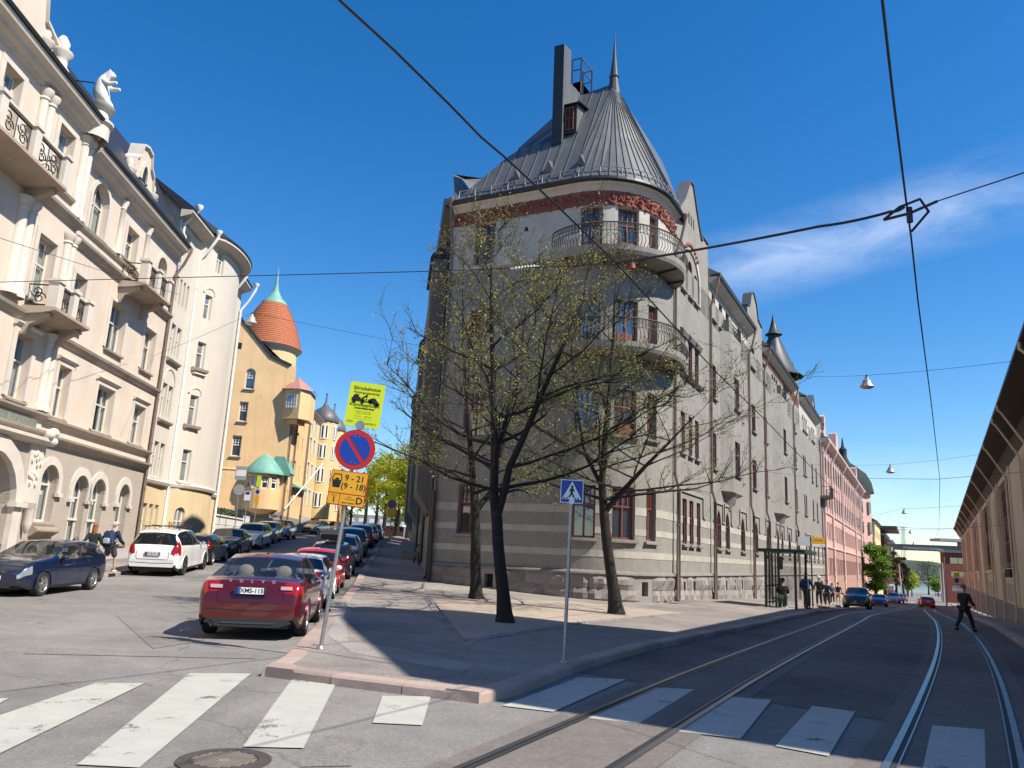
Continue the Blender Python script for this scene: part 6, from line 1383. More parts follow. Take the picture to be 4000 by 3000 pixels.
PLATE = mat('plate_white', (.78, .78, .76), .4, .02, 5); PLB = mat('plate_blue', (.03, .09, .42), .4, 0); BLKT = mat('black_print', (.012, .012, .012), .6, 0); SEATM = mat('beige_leather', (.72, .68, .55), .7, .05, 5)
def tb(*p): return p
SHAPES = {  # keys at fraction of length from the rear: top profile, belt, half width, roof half width
 'sedan': dict(L=4.63, W=1.865, Hh=1.48, top=[(0, .64), (.008, .80), (.018, .95), (.035, 1.015), (.10, 1.04), (.125, 1.055), (.30, 1.405), (.40, 1.475), (.50, 1.48), (.56, 1.455), (.72, 1.06), (.78, 1.01), (.90, .93), (.965, .82), (.99, .68), (1, .6)], belt=[(0, .62), (.03, .93), (.12, 1.0), (.4, .96), (.72, .93), (.9, .85), (.98, .7), (1, .58)], rw=(.128, .295), ws=(.565, .72), sw=(.17, .68), bp=.45, wheels=(.225, .825), R=.325),
 'hatch': dict(L=4.32, W=1.77, Hh=1.44, top=[(0, .62), (.006, .85), (.02, .98), (.035, 1.04), (.115, 1.36), (.17, 1.42), (.35, 1.44), (.48, 1.42), (.53, 1.39), (.69, 1.04), (.75, 1.0), (.90, .92), (.965, .80), (.99, .66), (1, .6)], belt=[(0, .6), (.03, .98), (.12, 1.0), (.4, .95), (.7, .92), (.9, .84), (.98, .7), (1, .58)], rw=(.035, .115), ws=(.53, .69), sw=(.11, .66), bp=.40, wheels=(.2, .815), R=.32),
 'suv': dict(L=4.95, W=1.95, Hh=1.77, top=[(0, .66), (.006, .95), (.02, 1.12), (.03, 1.18), (.085, 1.63), (.14, 1.72), (.3, 1.755), (.45, 1.74), (.52, 1.70), (.655, 1.24), (.72, 1.19), (.9, 1.10), (.97, .98), (.99, .8), (1, .66)], belt=[(0, .64), (.025, 1.1), (.1, 1.17), (.4, 1.12), (.66, 1.09), (.9, 1.02), (.98, .82), (1, .62)], rw=(.03, .09), ws=(.52, .66), sw=(.085, .635), bp=.40, wheels=(.2, .82), R=.375),
 'wagon': dict(L=4.6, W=1.8, Hh=1.48, top=[(0, .62), (.006, .85), (.02, .98), (.04, 1.05), (.10, 1.38), (.15, 1.44), (.4, 1.48), (.5, 1.45), (.55, 1.42), (.7, 1.05), (.76, 1.0), (.90, .92), (.965, .80), (.99, .66), (1, .6)], belt=[(0, .6), (.03, .98), (.12, 1.0), (.4, .95), (.7, .92), (.9, .84), (.98, .7), (1, .58)], rw=(.04, .1), ws=(.55, .7), sw=(.10, .67), bp=.42, wheels=(.21, .82), R=.32),
 'mini': dict(L=3.84, W=1.73, Hh=1.41, top=[(0, .6), (.006, .85), (.02, .98), (.04, 1.03), (.10, 1.33), (.15, 1.39), (.4, 1.41), (.52, 1.40), (.58, 1.36), (.70, 1.02), (.76, .98), (.90, .92), (.965, .80), (.99, .66), (1, .6)], belt=[(0, .6), (.03, .96), (.12, .98), (.4, .95), (.7, .92), (.9, .84), (.98, .7), (1, .58)], rw=(.045, .105), ws=(.58, .70), sw=(.10, .68), bp=.46, wheels=(.2, .82), R=.31),
}
PLN = [(0, .84), (.012, .90), (.04, .95), (.12, .985), (.3, 1), (.6, 1), (.8, .985), (.9, .95), (.96, .88), (.99, .79), (1, .70)]
def ip(T, x): return float(np.interp(x, [a for a, _ in T], [b for _, b in T]))
def sm_ip(T, x, e=.012): return (ip(T, x-e)+2*ip(T, x)+ip(T, x+e))/4 if e < x < 1-e else ip(T, x)
def wheel(T, c, R, wd_, side, rim, spokes=5):
    Mx = Matrix.Translation(c) @ Matrix.Rotation(R_(90)*side, 4, 'Y') if False else Matrix.Translation(c) @ Matrix.Rotation(-R_(90)*side, 4, 'X')
    ty = MB(); ty.lathe([(R*.66, -wd_/2), (R*.93, -wd_/2), (R, -wd_/2+.03), (R, wd_/2-.03), (R*.93, wd_/2), (R*.68, wd_/2), (R*.66, wd_/2-.02)], n=24, M=Mx.to_3x3().to_4x4() if False else None)
    ty.v = [tuple(Mx @ Vector(q)) for q in ty.v]; w = ty.build('wheel', TYRE, T)
    rm = MB(); rm.lathe([(R*.67, wd_/2-.005), (R*.62, wd_/2-.02), (R*.6, wd_/2-.07), (R*.58, 0)], n=24)
    for k in range(spokes):
        for dk in (-.11, .11):
            a = 2*math.pi*k/spokes+dk; b = 2*math.pi*k/spokes+dk*1.9; p0 = np.array([R*.1*math.cos(a), R*.1*math.sin(a), wd_/2-.025]); p1 = np.array([R*.63*math.cos(b), R*.63*math.sin(b), wd_/2-.015]); t = np.array([-math.sin(a), math.cos(a), 0])*.018; dz = np.array([0, 0, -.04])
            rm.add([p0-t, p0+t, p1+t, p1-t, p0-t+dz, p0+t+dz, p1+t+dz, p1-t+dz], ((0, 1, 2, 3), (0, 4, 5, 1), (1, 5, 6, 2), (2, 6, 7, 3), (3, 7, 4, 0)))
    rm.lathe([(0, wd_/2-.01), (R*.13, wd_/2-.012), (R*.15, wd_/2-.05)], n=12); rm.v = [tuple(Mx @ Vector(q)) for q in rm.v]; rm.build('rim', rim, w)
    dk = MB(); dk.lathe([(0, 0), (R*.6, 0)], n=16); dk.v = [tuple(Mx @ Vector(q)) for q in dk.v]; dk.build('brake_disc', BLKPL, w)
def car(kind, pos, heading, paint, label, cat='car', L=None, W=None, Hh=None, rim=ALLOY, glass=CGLASSD, tail='block', plate=None, plate_front=False, res=54, roofm=None, rails=None, pitch=None, low=BLKPL, front='wide', group=None, name='parked_car', badge=None, spokes=5):
    S = SHAPES[kind]; L = L or S['L']; W = W or S['W']; Hh = Hh or S['Hh']; sh = Hh/S['Hh']; w2 = W/2
    T = thing(name, label, cat, (0, 0, 0), group)
    R = S['R']; wx_ = [q*L for q in S['wheels']]
    X = set(np.linspace(0, 1, res)); X |= {0, .004, .01, .02, .03, .98, .99, .995}
    for q in (*S['rw'], *S['ws'], *S['sw'], S['bp']-.012, S['bp']+.012): X.add(q)
    X = sorted(X); X = [x for i, x in enumerate(X) if i == 0 or x-X[i-1] > .0025]
    zlo = lambda x: .20+.16*max(0, 1-x/.05)+.10*max(0, (x-.93)/.07)
    def section(x):
        zt = sm_ip(S['top'], x)*sh; zb = min(sm_ip(S['belt'], x)*sh, zt-.004); w = w2*ip(PLN, x)
        gh_ = max(0, min(1, (zt-zb)/(.40*sh))); wt = w*(.955-.215*gh_); cr = .035*gh_+.018
        P = [(wt*q, zt-cr*q**2.4) for q in (0, .25, .5, .72, .88, .97)]; P.append((wt*1.0, zt-cr*1.35)); zte = zt-cr*1.35
        if zte < zb+.015: zb = zte-.015
        for q in (.12, .35, .6, .85): P.append((wt+(w*.965-wt)*q+.03*gh_*math.sin(math.pi*q), zte+(zb-zte)*q))
        P.append((w*.965, zb)); zl = zlo(x); hgt = zb-zl
        for q, f in ((.08, .985), (.22, .998), (.36, 1.0), (.5, .997), (.64, .992), (.78, .985), (.9, .97), (1.0, .93)): P.append((w*f, zb-hgt*q))
        return P
    K = 20; grid = [section(x) for x in X]; nX = len(X)
    V = np.zeros((nX, 2*K-1, 3))
    for i, x in enumerate(X):
        P = grid[i]
        for k in range(K): V[i, K-1+k] = (x*L, P[k][0], P[k][1]); V[i, K-1-k] = (x*L, -P[k][0], P[k][1])
    # wheel arches: snap the body to a circle round each wheel
    AR = R*1.13; zc = R
    for cx in wx_:
        dd = np.hypot(V[:, :, 0]-cx, V[:, :, 2]-zc); m_ = (dd < AR+.045) & (dd > AR-.06) & (abs(V[:, :, 1]) > w2*.6) & (V[:, :, 2] > .12)
        f_ = AR/np.maximum(dd, 1e-4); V[:, :, 0] = np.where(m_, cx+(V[:, :, 0]-cx)*f_, V[:, :, 0]); V[:, :, 2] = np.where(m_, zc+(V[:, :, 2]-zc)*f_, V[:, :, 2])
    parts = {}
    def put(nm, i, k): parts.setdefault(nm, []).append((i, k))
    J = 2*K-2
    for i in range(nX-1):
        xm = (X[i]+X[i+1])/2
        for k in range(J):
            q = V[i:i+2, k:k+2].reshape(-1, 3); c = q.mean(0); kk = abs(k+.5-(K-1))
            if any((np.hypot(q[:, 0]-cx, q[:, 2]-zc) < AR+.012).all() for cx in wx_) and abs(c[1]) > w2*.6 and c[2] < zc+AR: continue
            zt = sm_ip(S['top'], xm)*sh; nm = 'body'
            if kk < 5 and S['rw'][0] < xm < S['rw'][1]: nm = 'rear_window'
            elif kk < 5 and S['ws'][0] < xm < S['ws'][1]: nm = 'windscreen'
            elif 6 < kk < 11 and S['sw'][0] < xm < S['sw'][1]:
                zq = [grid[i][11][1], grid[i][6][1]]
                if zq[1]-zq[0] > .10: nm = 'b_pillar' if abs(xm-S['bp']) < .014 else 'side_window'
            elif c[2] < zlo(xm)+.10: nm = 'lower_trim'
            elif kk < 6 and roofm is not None and S['rw'][1] <= xm <= S['ws'][0]: nm = 'roof_panel'
            if nm == 'body' and tail and xm < .075:
                y, z = abs(c[1])/w2, c[2]/sh
                if tail == 'block' and kk > 3 and .80 < z < .985 and (xm < .034 or kk > 11) and xm < .06: nm = 'tail_light'
                elif tail == 'tall' and y > .70 and .82 < z < 1.3 and kk > 4: nm = 'tail_light'
                elif tail == 'wide' and .80 < z < .93 and y > .35 and xm < .05: nm = 'tail_light'
            if nm == 'body' and xm > .90:
                y, z = abs(c[1])/w2, c[2]/sh
                if xm > .925 and 11 < kk < (12.9 if front == 'slim' else 14): nm = 'headlight'
                elif y < (.30 if front == 'twin' else .42) and .46 < z < .72 and xm > .965 and front != 'closed': nm = 'grille'
                elif y < .8 and .24 < z < .42 and xm > .975: nm = 'lower_trim'
            put(nm, i, k)
    capn = {}
    mats = dict(body=paint, roof_panel=roofm, rear_window=glass, windscreen=glass, side_window=glass, b_pillar=BLKPL, lower_trim=low, tail_light=TAIL, headlight=HEADL, grille=BLKPL)
    idx = lambda i, k: i*(J+1)+k; allv = V.reshape(-1, 3)
    for nm, fs_ in parts.items():
        groups = {'': fs_}
        if nm in ('side_window', 'tail_light', 'headlight'):
            groups = {}
            for i, k in fs_:
                key = (k < K-1, X[i] > S['bp'] if nm == 'side_window' else 0); groups.setdefault(key, []).append((i, k))
        for fs2 in groups.values():
            used = {}; mb = MB(); fc = []
            for i, k in fs2:
                f = []
                for (a, b) in ((i, k), (i, k+1), (i+1, k+1), (i+1, k)):
                    q = idx(a, b)
                    if q not in used: used[q] = len(used)
                    f.append(used[q])
                fc.append(tuple(f))
            vs = [None]*len(used)
            for q, j in used.items(): vs[j] = tuple(allv[q])
            if nm == 'body':   # end caps
                for i in (0, nX-1):
                    o = len(vs); vs += [tuple(V[i, k]) for k in range(J+1)]
                    for k in range(K-1): fc.append((o+k, o+k+1, o+J-k-1, o+J-k) if i == 0 else (o+k, o+J-k, o+J-k-1, o+k+1))
            mb.add(vs, fc, True); mb.build(nm, mats[nm], T)
    # floor, wheel wells
    ub = MB(); ub.box(.12, L-.15, -w2*.72, w2*.72, .2, .62); ub.box(.5, L-.6, -w2*.9, w2*.9, .22, .3); ub.build('underbody', BLKPL, T)
    if glass is CGLASS:
        st = MB(); 
        for y in (-.36, .36):
            for x0 in (.33, .52): M = Matrix.Translation((x0*L, y, .62)) @ Matrix.Rotation(R_(-14), 4, 'Y'); q_ = bm_box(.17, .46, .5, .07); st.add([tuple(M @ Vector((a, b, c+.2))) for a, b, c in q_[0]], q_[1], True); st.ell(tuple(M @ Vector((0, 0, .53))), (.07, .15, .12), 12, 8)
        st.box(S['rw'][0]*L+.12, S['rw'][1]*L-.05, -w2*.62, w2*.62, .90*sh, .95*sh); st.build('seats', SEATM, T)
    for cx in wx_:
        for sd in (-1, 1): wheel(T, (cx, sd*(w2-.115), R), R, .215, sd, rim, spokes)
    lip = MB()
    for cx in wx_:
        for sd in (-1, 1):
            P = []
            for k in range(13): a = math.pi*(-.06+1.12*k/12); P.append((cx+AR*math.cos(a), sd*(w2*.992), zc+AR*math.sin(a)))
            lip.tube(P, .016, 5)
    lip.build('wheel_arch', paint if low is BLKPL else low, T)
    mr = MB(); xm = (S['ws'][1]-.035)*L; zb = sm_ip(S['belt'], S['ws'][1]-.03)*sh
    for sd in (-1, 1):
        m1 = MB(); m1.ell((xm, sd*(w2+.085), zb+.07), (.07, .105, .075), 10, 7); m1.tube([(xm, sd*w2*.93, zb), (xm, sd*(w2+.03), zb+.03)], .03, 5); m1.build('mirror', CHROME if badge else (BLKPL if roofm else paint), T)
        hd = MB()
        for q in (.30, .5) if kind != 'mini' else (.42,): x = L*q; k = min(range(nX), key=lambda j: abs(X[j]-q)); hd.ell((x, sd*(grid[k][12][0]+.012), grid[k][12][1]-.03), (.10, .02, .018), 8, 5)
        hd.build('door_handle', paint, T)
    # door gaps
    sg = MB()
    for q in (S['sw'][0]+.05, S['bp'], S['ws'][1]-.01):
        k = min(range(nX), key=lambda j: abs(X[j]-q))
        if any(abs(X[k]*L-cx) < AR*.6 for cx in wx_): continue
        for sd in (-1, 1):
            a = [(X[k]*L-.005, sd*(p[0]+.003), p[1]) for p in grid[k][11:19]]; b = [(X[k]*L+.005, sd*(p[0]+.003), p[1]) for p in grid[k][11:19]]; sg.strip(a, b)
    k0 = min(range(nX), key=lambda j: abs(X[j]-.012)); sg.build('door_gap', BLKT, T)
    if kind == 'sedan': mm = MB(); P = grid[min(range(nX), key=lambda j: abs(X[j]-.12))]
    px = -.012
    bpl = MB().box(px-.012, px+.02, -.27, .27, .775*sh, .905*sh)
    if plate is not None:
        bpl.build('plate_holder', BLKPL, T); p_ = MB().box(px-.018, px-.012, -.22, .22, .785*sh, .895*sh).build('licence_plate', PLATE, T); MB().box(px-.0195, px-.018, .175, .22, .785*sh, .895*sh).build('blue_strip', PLB, p_)
        if plate: text_mb(plate, .105, lambda a, b: (px-.0215, -a+.0-.02, .84*sh+b), .0015).build('plate_number', BLKT, p_)
    if plate_front:
        fx = L+.005; p_ = MB().box(fx, fx+.012, -.22, .22, .43*sh, .54*sh).build('licence_plate', PLATE, T); MB().box(fx+.012, fx+.0135, -.22, -.175, .43*sh, .54*sh).build('blue_strip', PLB, p_)
        if isinstance(plate_front, str): text_mb(plate_front, .10, lambda a, b: (fx+.0145, a+.02, .485*sh+b), .0015).build('plate_number', BLKT, p_)
    if badge:
        bt, bz, bx, sp_ = badge
        for j, chh in enumerate(bt): text_mb(chh, .075, lambda a, b: (bx-b*.0-.012, -a-(j-(len(bt)-1)/2)*sp_, bz+b), .003).build('badge_letter', CHROME, T)
    fd = MB(); fd.box(L-.01, L+.006, -w2*.55, w2*.55, .24, .37)
    if front == 'twin':
        for y in (-.16, .16): fd.ell((L-.03, y, .60*sh), (.045, .135, .085*sh), 14, 8)
    else: fd.box(L-.02, L+.004, -w2*.42, w2*.42, .47*sh, .585*sh)
    fd.build('front_intake', BLKPL, T)
    if plate is not None:
        ts_ = MB(); xz = lambda z: float(np.interp(z, [b for a, b in S['top'][:4]], [a for a, b in S['top'][:4]]))*L-.004
        for sd in (-1, 1): ts_.tube([(xz(z*sh/sh), sd*w2*(.60 if z > .7 else .56), z*sh) for z in (.64, .72, .80, .88, .94)], .006, 3)
        ts_.tube([(-.004, -w2*.56, .64*sh), (-.004, w2*.56, .64*sh)], .006, 3); ts_.tube([(-.002, -w2*.8, .52*sh), (-.004, 0, .50*sh), (-.002, w2*.8, .52*sh)], .008, 3); ts_.build('boot_lid_gap', BLKT, T)
    if rails:
        rl = MB()
        for sd in (-1, 1): rl.tube([(.16*L, sd*w2*.66, Hh-.03), (.2*L, sd*w2*.67, Hh+.045), (.5*L, sd*w2*.67, Hh+.045), (.56*L, sd*w2*.66, Hh-.03)], .022, 6)
        rl.build('roof_rail', rails, T)
        if rails is BLKPL:
            cb_ = MB()
            for q in (.2, .42): cb_.box(q*L-.03, q*L+.03, -w2*.8, w2*.8, Hh+.06, Hh+.085)
            cb_.build('cross_bar', BLKPL, T)
    an = MB(); x = (S['rw'][1]+.03)*L; an.add([(x-.07, 0, Hh-.03), (x+.07, -.02, Hh-.02), (x+.07, .02, Hh-.02), (x-.06, 0, Hh+.055)], ((0, 1, 3), (1, 2, 3), (2, 0, 3))); an.build('antenna_fin', paint, T)
    # place: heading = direction of travel (front); origin under the car's middle
    for ch in T.children:
        pass
    x, y = pos; fx, fy = math.cos(heading), math.sin(heading)
    zr, zf_ = gz(x-fx*L*.3, y-fy*L*.3), gz(x+fx*L*.3, y+fy*L*.3); zl2, zr2 = gz(x-fy*.7, y+fx*.7), gz(x+fy*.7, y-fx*.7)
    T.matrix_world = Matrix.Translation((x, y, (zr+zf_)/2)) @ Matrix.Rotation(heading, 4, 'Z') @ Matrix.Rotation(-math.atan2(zf_-zr, L*.6), 4, 'Y') @ Matrix.Rotation(math.atan2(zl2-zr2, 1.4), 4, 'X') @ Matrix.Translation((-L/2, 0, 0))
    return T
def hd(a, b): return math.atan2(b[1]-a[1], b[0]-a[0])
RAD = paintmat('dark_red_metallic', (.115, .006, .008), .45); WHP = paintmat('white_car_paint', (.74, .74, .72)); NAVY = paintmat('navy_blue_paint', (.002, .011, .042), .1); BLK = paintmat('black_car_paint', (.012, .012, .014)); SILV = paintmat('silver_paint', (.42, .44, .46), .6); DBLUE = paintmat('dark_blue_grey_paint', (.02, .03, .045), .3); REDP = paintmat('bright_red_paint', (.50, .012, .02)); GREYC = paintmat('dark_grey_paint', (.06, .065, .07), .4); CRIM = paintmat('deep_red_paint', (.22, .01, .015)); BLUEP = paintmat('mid_blue_paint', (.03, .07, .16), .4); PALEB = paintmat('pale_blue_silver_paint', (.30, .37, .45), .4)
KD = lambda y: math.atan2(1, (lxr(y+3)-lxr(y-3))/6)      # direction of the left street's right kerb
def rk(y, off=1.18): return (lxr(y)-off, y)
# right-hand row of the left street, facing away
rs = car('sedan', (-4.74, 16.5), R_(98.2), RAD, 'dark red saloon car parked nearest at the corner kerb, seen from behind', glass=CGLASS, plate='XMS-115', badge=('VOLVO', 1.0, .045, .185), tail='block', rim=ALLOY)
ex = MB(); ex.lathe([(.045, 0), (.045, .12), (.036, .12), (.036, 0)], n=12, M=Matrix.Rotation(R_(90), 4, 'Y')); ex.v = [(a-.03, b+.62, c+.29) for a, b, c in ex.v]; ex.build('exhaust_pipe', CHROME, rs)
df = MB(); df.prism([(-.68, .37), (.68, .37), (.74, .30), (.52, .23), (-.52, .23), (-.74, .30)], lambda a, b, d: (d, a, b), -.02, .05); df.build('rear_diffuser', BLKPL, rs); MB().box(-.03, -.02, -.45, .45, .285, .31).build('diffuser_trim', GREYC, rs)
for sd in (-1, 1): MB().box(.045, .075, sd*.60-.10, sd*.60+.10, .87, .93).build('reversing_light', TAILW, rs)
rcs = MB(); rcs.prism([(-.52, .99), (.52, .99), (.40, .75), (-.40, .75)], lambda a, b, d: (d, a, b), -.004, .012)
car('mini', rk(23.2, 1.1), KD(23), WHP, 'small white hatchback parked between the dark red saloon and the bright red car', plate='', tail='block')
car('hatch', rk(28.2, 1.12), KD(28), REDP, 'bright red small car parked behind the white hatchback', L=3.95, W=1.68, Hh=1.46, plate='')
bw_ = car('wagon', rk(34.5, 1.15), KD(34), BLK, 'black estate car with a dark roof box on the right of the left street', plate='', tail='wide')
rb = MB(); rb.prism([(.7, 1.58), (3.0, 1.58), (3.2, 1.72), (2.7, 1.94), (.85, 1.97), (.62, 1.8)], lambda a, b, d: (a, d, b), -.42, .42); rb.build('roof_box', BLKPL, bw_)
car('suv', rk(41.5, 1.2), KD(41), WHP, 'white hatchback with dark rear panel parked beyond the black estate car', L=4.25, W=1.8, Hh=1.58, plate='', tail='wide', low=BLKPL)
car('suv', rk(48.5, 1.25), KD(48), GREYC, 'dark sport utility vehicle behind the white hatchback on the right of the left street', L=4.6, W=1.86, Hh=1.7, tail='wide')
car('suv', rk(57, 1.1), KD(57), CRIM, 'deep red car near the upper end of the left street', L=4.4, W=1.8, Hh=1.6)
car('hatch', rk(63.5, .9), KD(63), WHP, 'white car beside the deep red car at the upper end of the left street'); car('wagon', rk(70, .8), KD(70), BLK, 'farthest black car of the right-hand row on the left street', res=36)
# left row
f_, r_ = gp(205, 2327), gp(345, 2308); hb = hd(r_, f_); c_ = (np.array(r_)+np.array(f_))/2; nn = np.array([math.sin(hb), -math.cos(hb)])
nn = nn if nn[0] < 0 else -nn
car('hatch', tuple((c_[:2]+nn*.80+np.array([-.12, 0])+np.array([math.cos(hb), math.sin(hb)])*.05)), hb, NAVY, 'navy blue hatchback facing the camera at the left edge, nearest the beige house', glass=CGLASS, plate_front='XTL-689', front='twin', spokes=5)
rw_, fw_ = gp(703, 2248), gp(778, 2229); hb = R_(97); c_ = (np.array(rw_)+np.array(fw_))/2
car('suv', (c_[0]-.92, c_[1]+.2), hb, WHP, 'big white sport utility vehicle with roof bars seen from behind on the left', glass=CGLASSD, plate='ZVB-813', tail='tall', rails=BLKPL, badge=('VOLVO', 1.10, .045, .16), rim=ALLOYD)
car('hatch', (-14.35, 38.0), R_(97), BLK, 'black low car parked just ahead of the white sport utility vehicle', L=4.3, Hh=1.40, tail='tall')
car('sedan', (-15.05, 43.6), R_(277), DBLUE, 'dark blue saloon facing the camera, third in the left row', plate_front='', Hh=1.46, front='twin')
car('suv', (-16.15, 51.0), R_(276.5), WHP, 'white crossover facing the camera with slim dark nose, fourth in the left row', L=4.65, W=1.86, Hh=1.55, plate_front='', front='slim')
car('hatch', (-16.95, 56.6), R_(276.5), SILV, 'silver hatchback tucked behind the white crossover', plate_front='', res=40)
car('sedan', (-17.5, 62.3), R_(276.5), SILV, 'silver saloon, last of the parked left row by the stone steps', plate_front='', front='wide', res=44)
c_ = gp(1222, 2088); car('hatch', (c_[0]-.3, c_[1]+2), R_(262), SILV, 'small silver car coming over the crest of the left street beside the barriers', plate_front='', res=36)
c_ = gp(1293, 2088); car('sedan', (c_[0], c_[1]+2.5), R_(258), GREYC, 'dark grey car over the crest of the left street, right of the orange lift', plate_front='', res=36)
# right street
hr = math.atan2(.885, .465)
def rc(px, py, dx, kind, paint, label, away=False, **k):
    p = gp(px, py); h = hr if away else hr+math.pi; f = np.array([math.cos(hr), math.sin(hr)]); n_ = np.array([f[1], -f[0]])
    L_ = k.get('L') or SHAPES[kind]['L']; c = p[:2]+f*L_*.5+n_*(dx+(0 if away else .95)); return car(kind, tuple(c), h, paint, label, **k)
rc(3278, 2374, 0.2, 'suv', BLK, 'black sport utility vehicle facing the camera, first of the cars along the right street', L=4.6, W=1.86, Hh=1.68, plate_front='', front='twin')
rc(3395, 2370, .0, 'hatch', BLUEP, 'dark blue small car close behind the black sport utility vehicle on the right street', plate_front='', res=40)
rc(3462, 2356, 0, 'suv', SILV, 'silver low sport utility vehicle facing the camera on the right street', L=4.8, W=1.93, Hh=1.62, plate_front='', front='slim')
rc(3478, 2352, .2, 'hatch', PALEB, 'pale blue car behind the silver sport utility vehicle on the right street', plate_front='', res=36); rc(3493, 2348, .5, 'sedan', CRIM, 'dark wine-coloured car, last of the left-hand row on the right street', plate_front='', res=36)
c_ = at(3618, 2356, 108); car('wagon', tuple(c_[:2]), hr+.08, REDP, 'red estate car driving away down the middle of the right street', name='car', tail='tall', plate='', Hh=1.5)
rc(3665, 2327, 0, 'suv', WHP, 'white van-like car parked on the right of the far street', True, L=4.7, Hh=1.8, res=36); rc(3668, 2310, .4, 'hatch', WHP, 'white car farther along the right side of the far street', True, res=36)
# ------------------------------------------------------------ people
SKIN = mat('skin', (.50, .31, .22), .6, .05, 10)
def cloth(nm, c): return mat(nm, c, .9, .12, 6)
def skinned(name, V, E, Rr, m, parent, sub=1, root=0):
    me = bpy.data.meshes.new(name); bm = bmesh.new(); ly = bm.verts.layers.skin.verify(); vs = []
    for i, (p, r) in enumerate(zip(V, Rr)):
        v = bm.verts.new(p); v[ly].radius = (r, r) if not isinstance(r, tuple) else r; v[ly].use_root = (i == root); vs.append(v)
    for a, b in E: bm.edges.new((vs[a], vs[b]))
    bm.to_mesh(me); bm.free(); me.materials.append(m); o = link(name, me, parent, (0, 0, 0)); k = o.modifiers.new('s', 'SKIN'); k.use_smooth_shade = True; k.use_x_symmetry = False
    q = o.modifiers.new('u', 'SUBSURF'); q.levels = sub; q.render_levels = sub+(1 if sub < 2 else 0); return o
def person(px, py, h, face, label, top, bot, shoe=(.5, .5, .5), hair=(.08, .05, .03), hairlen=0, legs='walk', swing=.25, sleeves=True, shorts=False, pack=None, cap=None, bag=None, pos=None, sit=False, group=None, stride=.32, lean=0, armbend=.25, off=KH, hold=None):
    p = gp(px, py, off) if pos is None else pos; s = h/1.75; T = thing('person', label, 'person', (0, 0, 0), group)
    X = lambda x, y, z: (x*s, y*s, z*s)     # x right, y forward
    hipz = .92; st = stride if legs == 'walk' else .04
    def leg(sd, f):
        if sit: return [(sd*.09, 0, .5), (sd*.11, .44, .5), (sd*.12, .5, .08), (sd*.12, .62, .04)]
        kz = .50+.02*(f < 0); ky = st*.5*f+.05+(.06 if f < 0 else 0); return [(sd*.09, 0, hipz-.04), (sd*.1, ky, kz), (sd*.1, st*f-.02, .09+(.05 if f < 0 else 0)), (sd*.115, st*f+.15, .035)]
    hz = .5 if sit else hipz; ln = lean
    sp_ = [(0, 0, hz), (0, .01+ln*.25, hz+.2), (0, ln*.7, hz+.42), (0, ln*.9, hz+.53), (0, ln+.02, hz+.62), (0, ln+.035, hz+.72), (0, ln+.02, hz+.82)]
    V = [X(*q) for q in sp_]; Rr = [q*s for q in (.13, .115, .12, .055, .05, .085, .07)]; Rr[0] = (.11*s, .08*s); Rr[1] = (.10*s, .07*s); Rr[2] = (.12*s, .07*s); E = [(i, i+1) for i in range(6)]
    V.append(X(0, ln+.13, hz+.70)); Rr.append(.022*s); E.append((5, 7))  # nose
    arms = {}; lg = {}
    for sd in (-1, 1):
        f = swing*sd
        sh = (sd*.19, ln*.8, hz+.47); el = (sd*.25, ln*.6-.03+f*.6, hz+.20); wr = (sd*.24, ln*.5+f*1.1+armbend*.5, hz+.0+armbend*.28); hn = (sd*.235, wr[1]+.05, wr[2]-.07)
        if sit or hold == sd: el = (sd*.24, .08, hz+.22); wr = (sd*.14, .28, hz+.24); hn = (sd*.08, .34, hz+.27)
        arms[sd] = [sh, el, wr, hn]; b = len(V); V += [X(*q) for q in (sh, el, wr, hn)]; Rr += [q*s for q in (.062, .045, .032, .036)]; E += [(2, b), (b, b+1), (b+1, b+2), (b+2, b+3)]
        dv = np.array(hn)-np.array(wr); dv /= np.linalg.norm(dv)
        for k, o_ in enumerate((-.028, -.01, .01, .028)):
            c = len(V); q0 = np.array(hn)+dv*.045+np.array([0, o_, 0]); q1 = q0+dv*(.045-.01*abs(k-1.4))+np.array([-sd*.012, 0, 0]); V += [X(*q0), X(*q1)]; Rr += [.010*s, .008*s]; E += [(b+3, c), (c, c+1)]
        c = len(V); q0 = np.array(hn)+np.array([-sd*.01, .04, .0]); q1 = q0+dv*.03+np.array([0, .012, 0]); V += [X(*q0), X(*q1)]; Rr += [.011*s, .009*s]; E += [(b+3, c), (c, c+1)]
        L_ = leg(sd, 1 if sd > 0 else -1); lg[sd] = L_; b = len(V); V += [X(*q) for q in L_]; Rr += [q*s for q in (.085, .056, .036, .032)]; E += [(0, b), (b, b+1), (b+1, b+2), (b+2, b+3)]
    skinned('body', V, E, Rr, SKIN, T)
    J = [sp_[0], sp_[1], sp_[2], sp_[3]]; V = [X(*q) for q in J]; Rr = [(.18*s, .14*s), (.17*s, .135*s), (.20*s, .14*s), (.085*s, .085*s)]; E = [(0, 1), (1, 2), (2, 3)]
    for sd in (-1, 1):
        a = arms[sd]; b = len(V); pts = [a[0], a[1], a[2]] if sleeves else [a[0], tuple(np.array(a[0])*.45+np.array(a[1])*.55)]
        V += [X(*q) for q in pts]; Rr += [q*s for q in ((.085, .068, .056) if sleeves else (.075, .065))]; E += [(2, b)]+[(b+i, b+i+1) for i in range(len(pts)-1)]
    skinned('jacket' if sleeves else 'shirt', V, E, Rr, top, T)
    V = [X(0, 0, hz)]; Rr = [(.175*s, .135*s)]; E = []
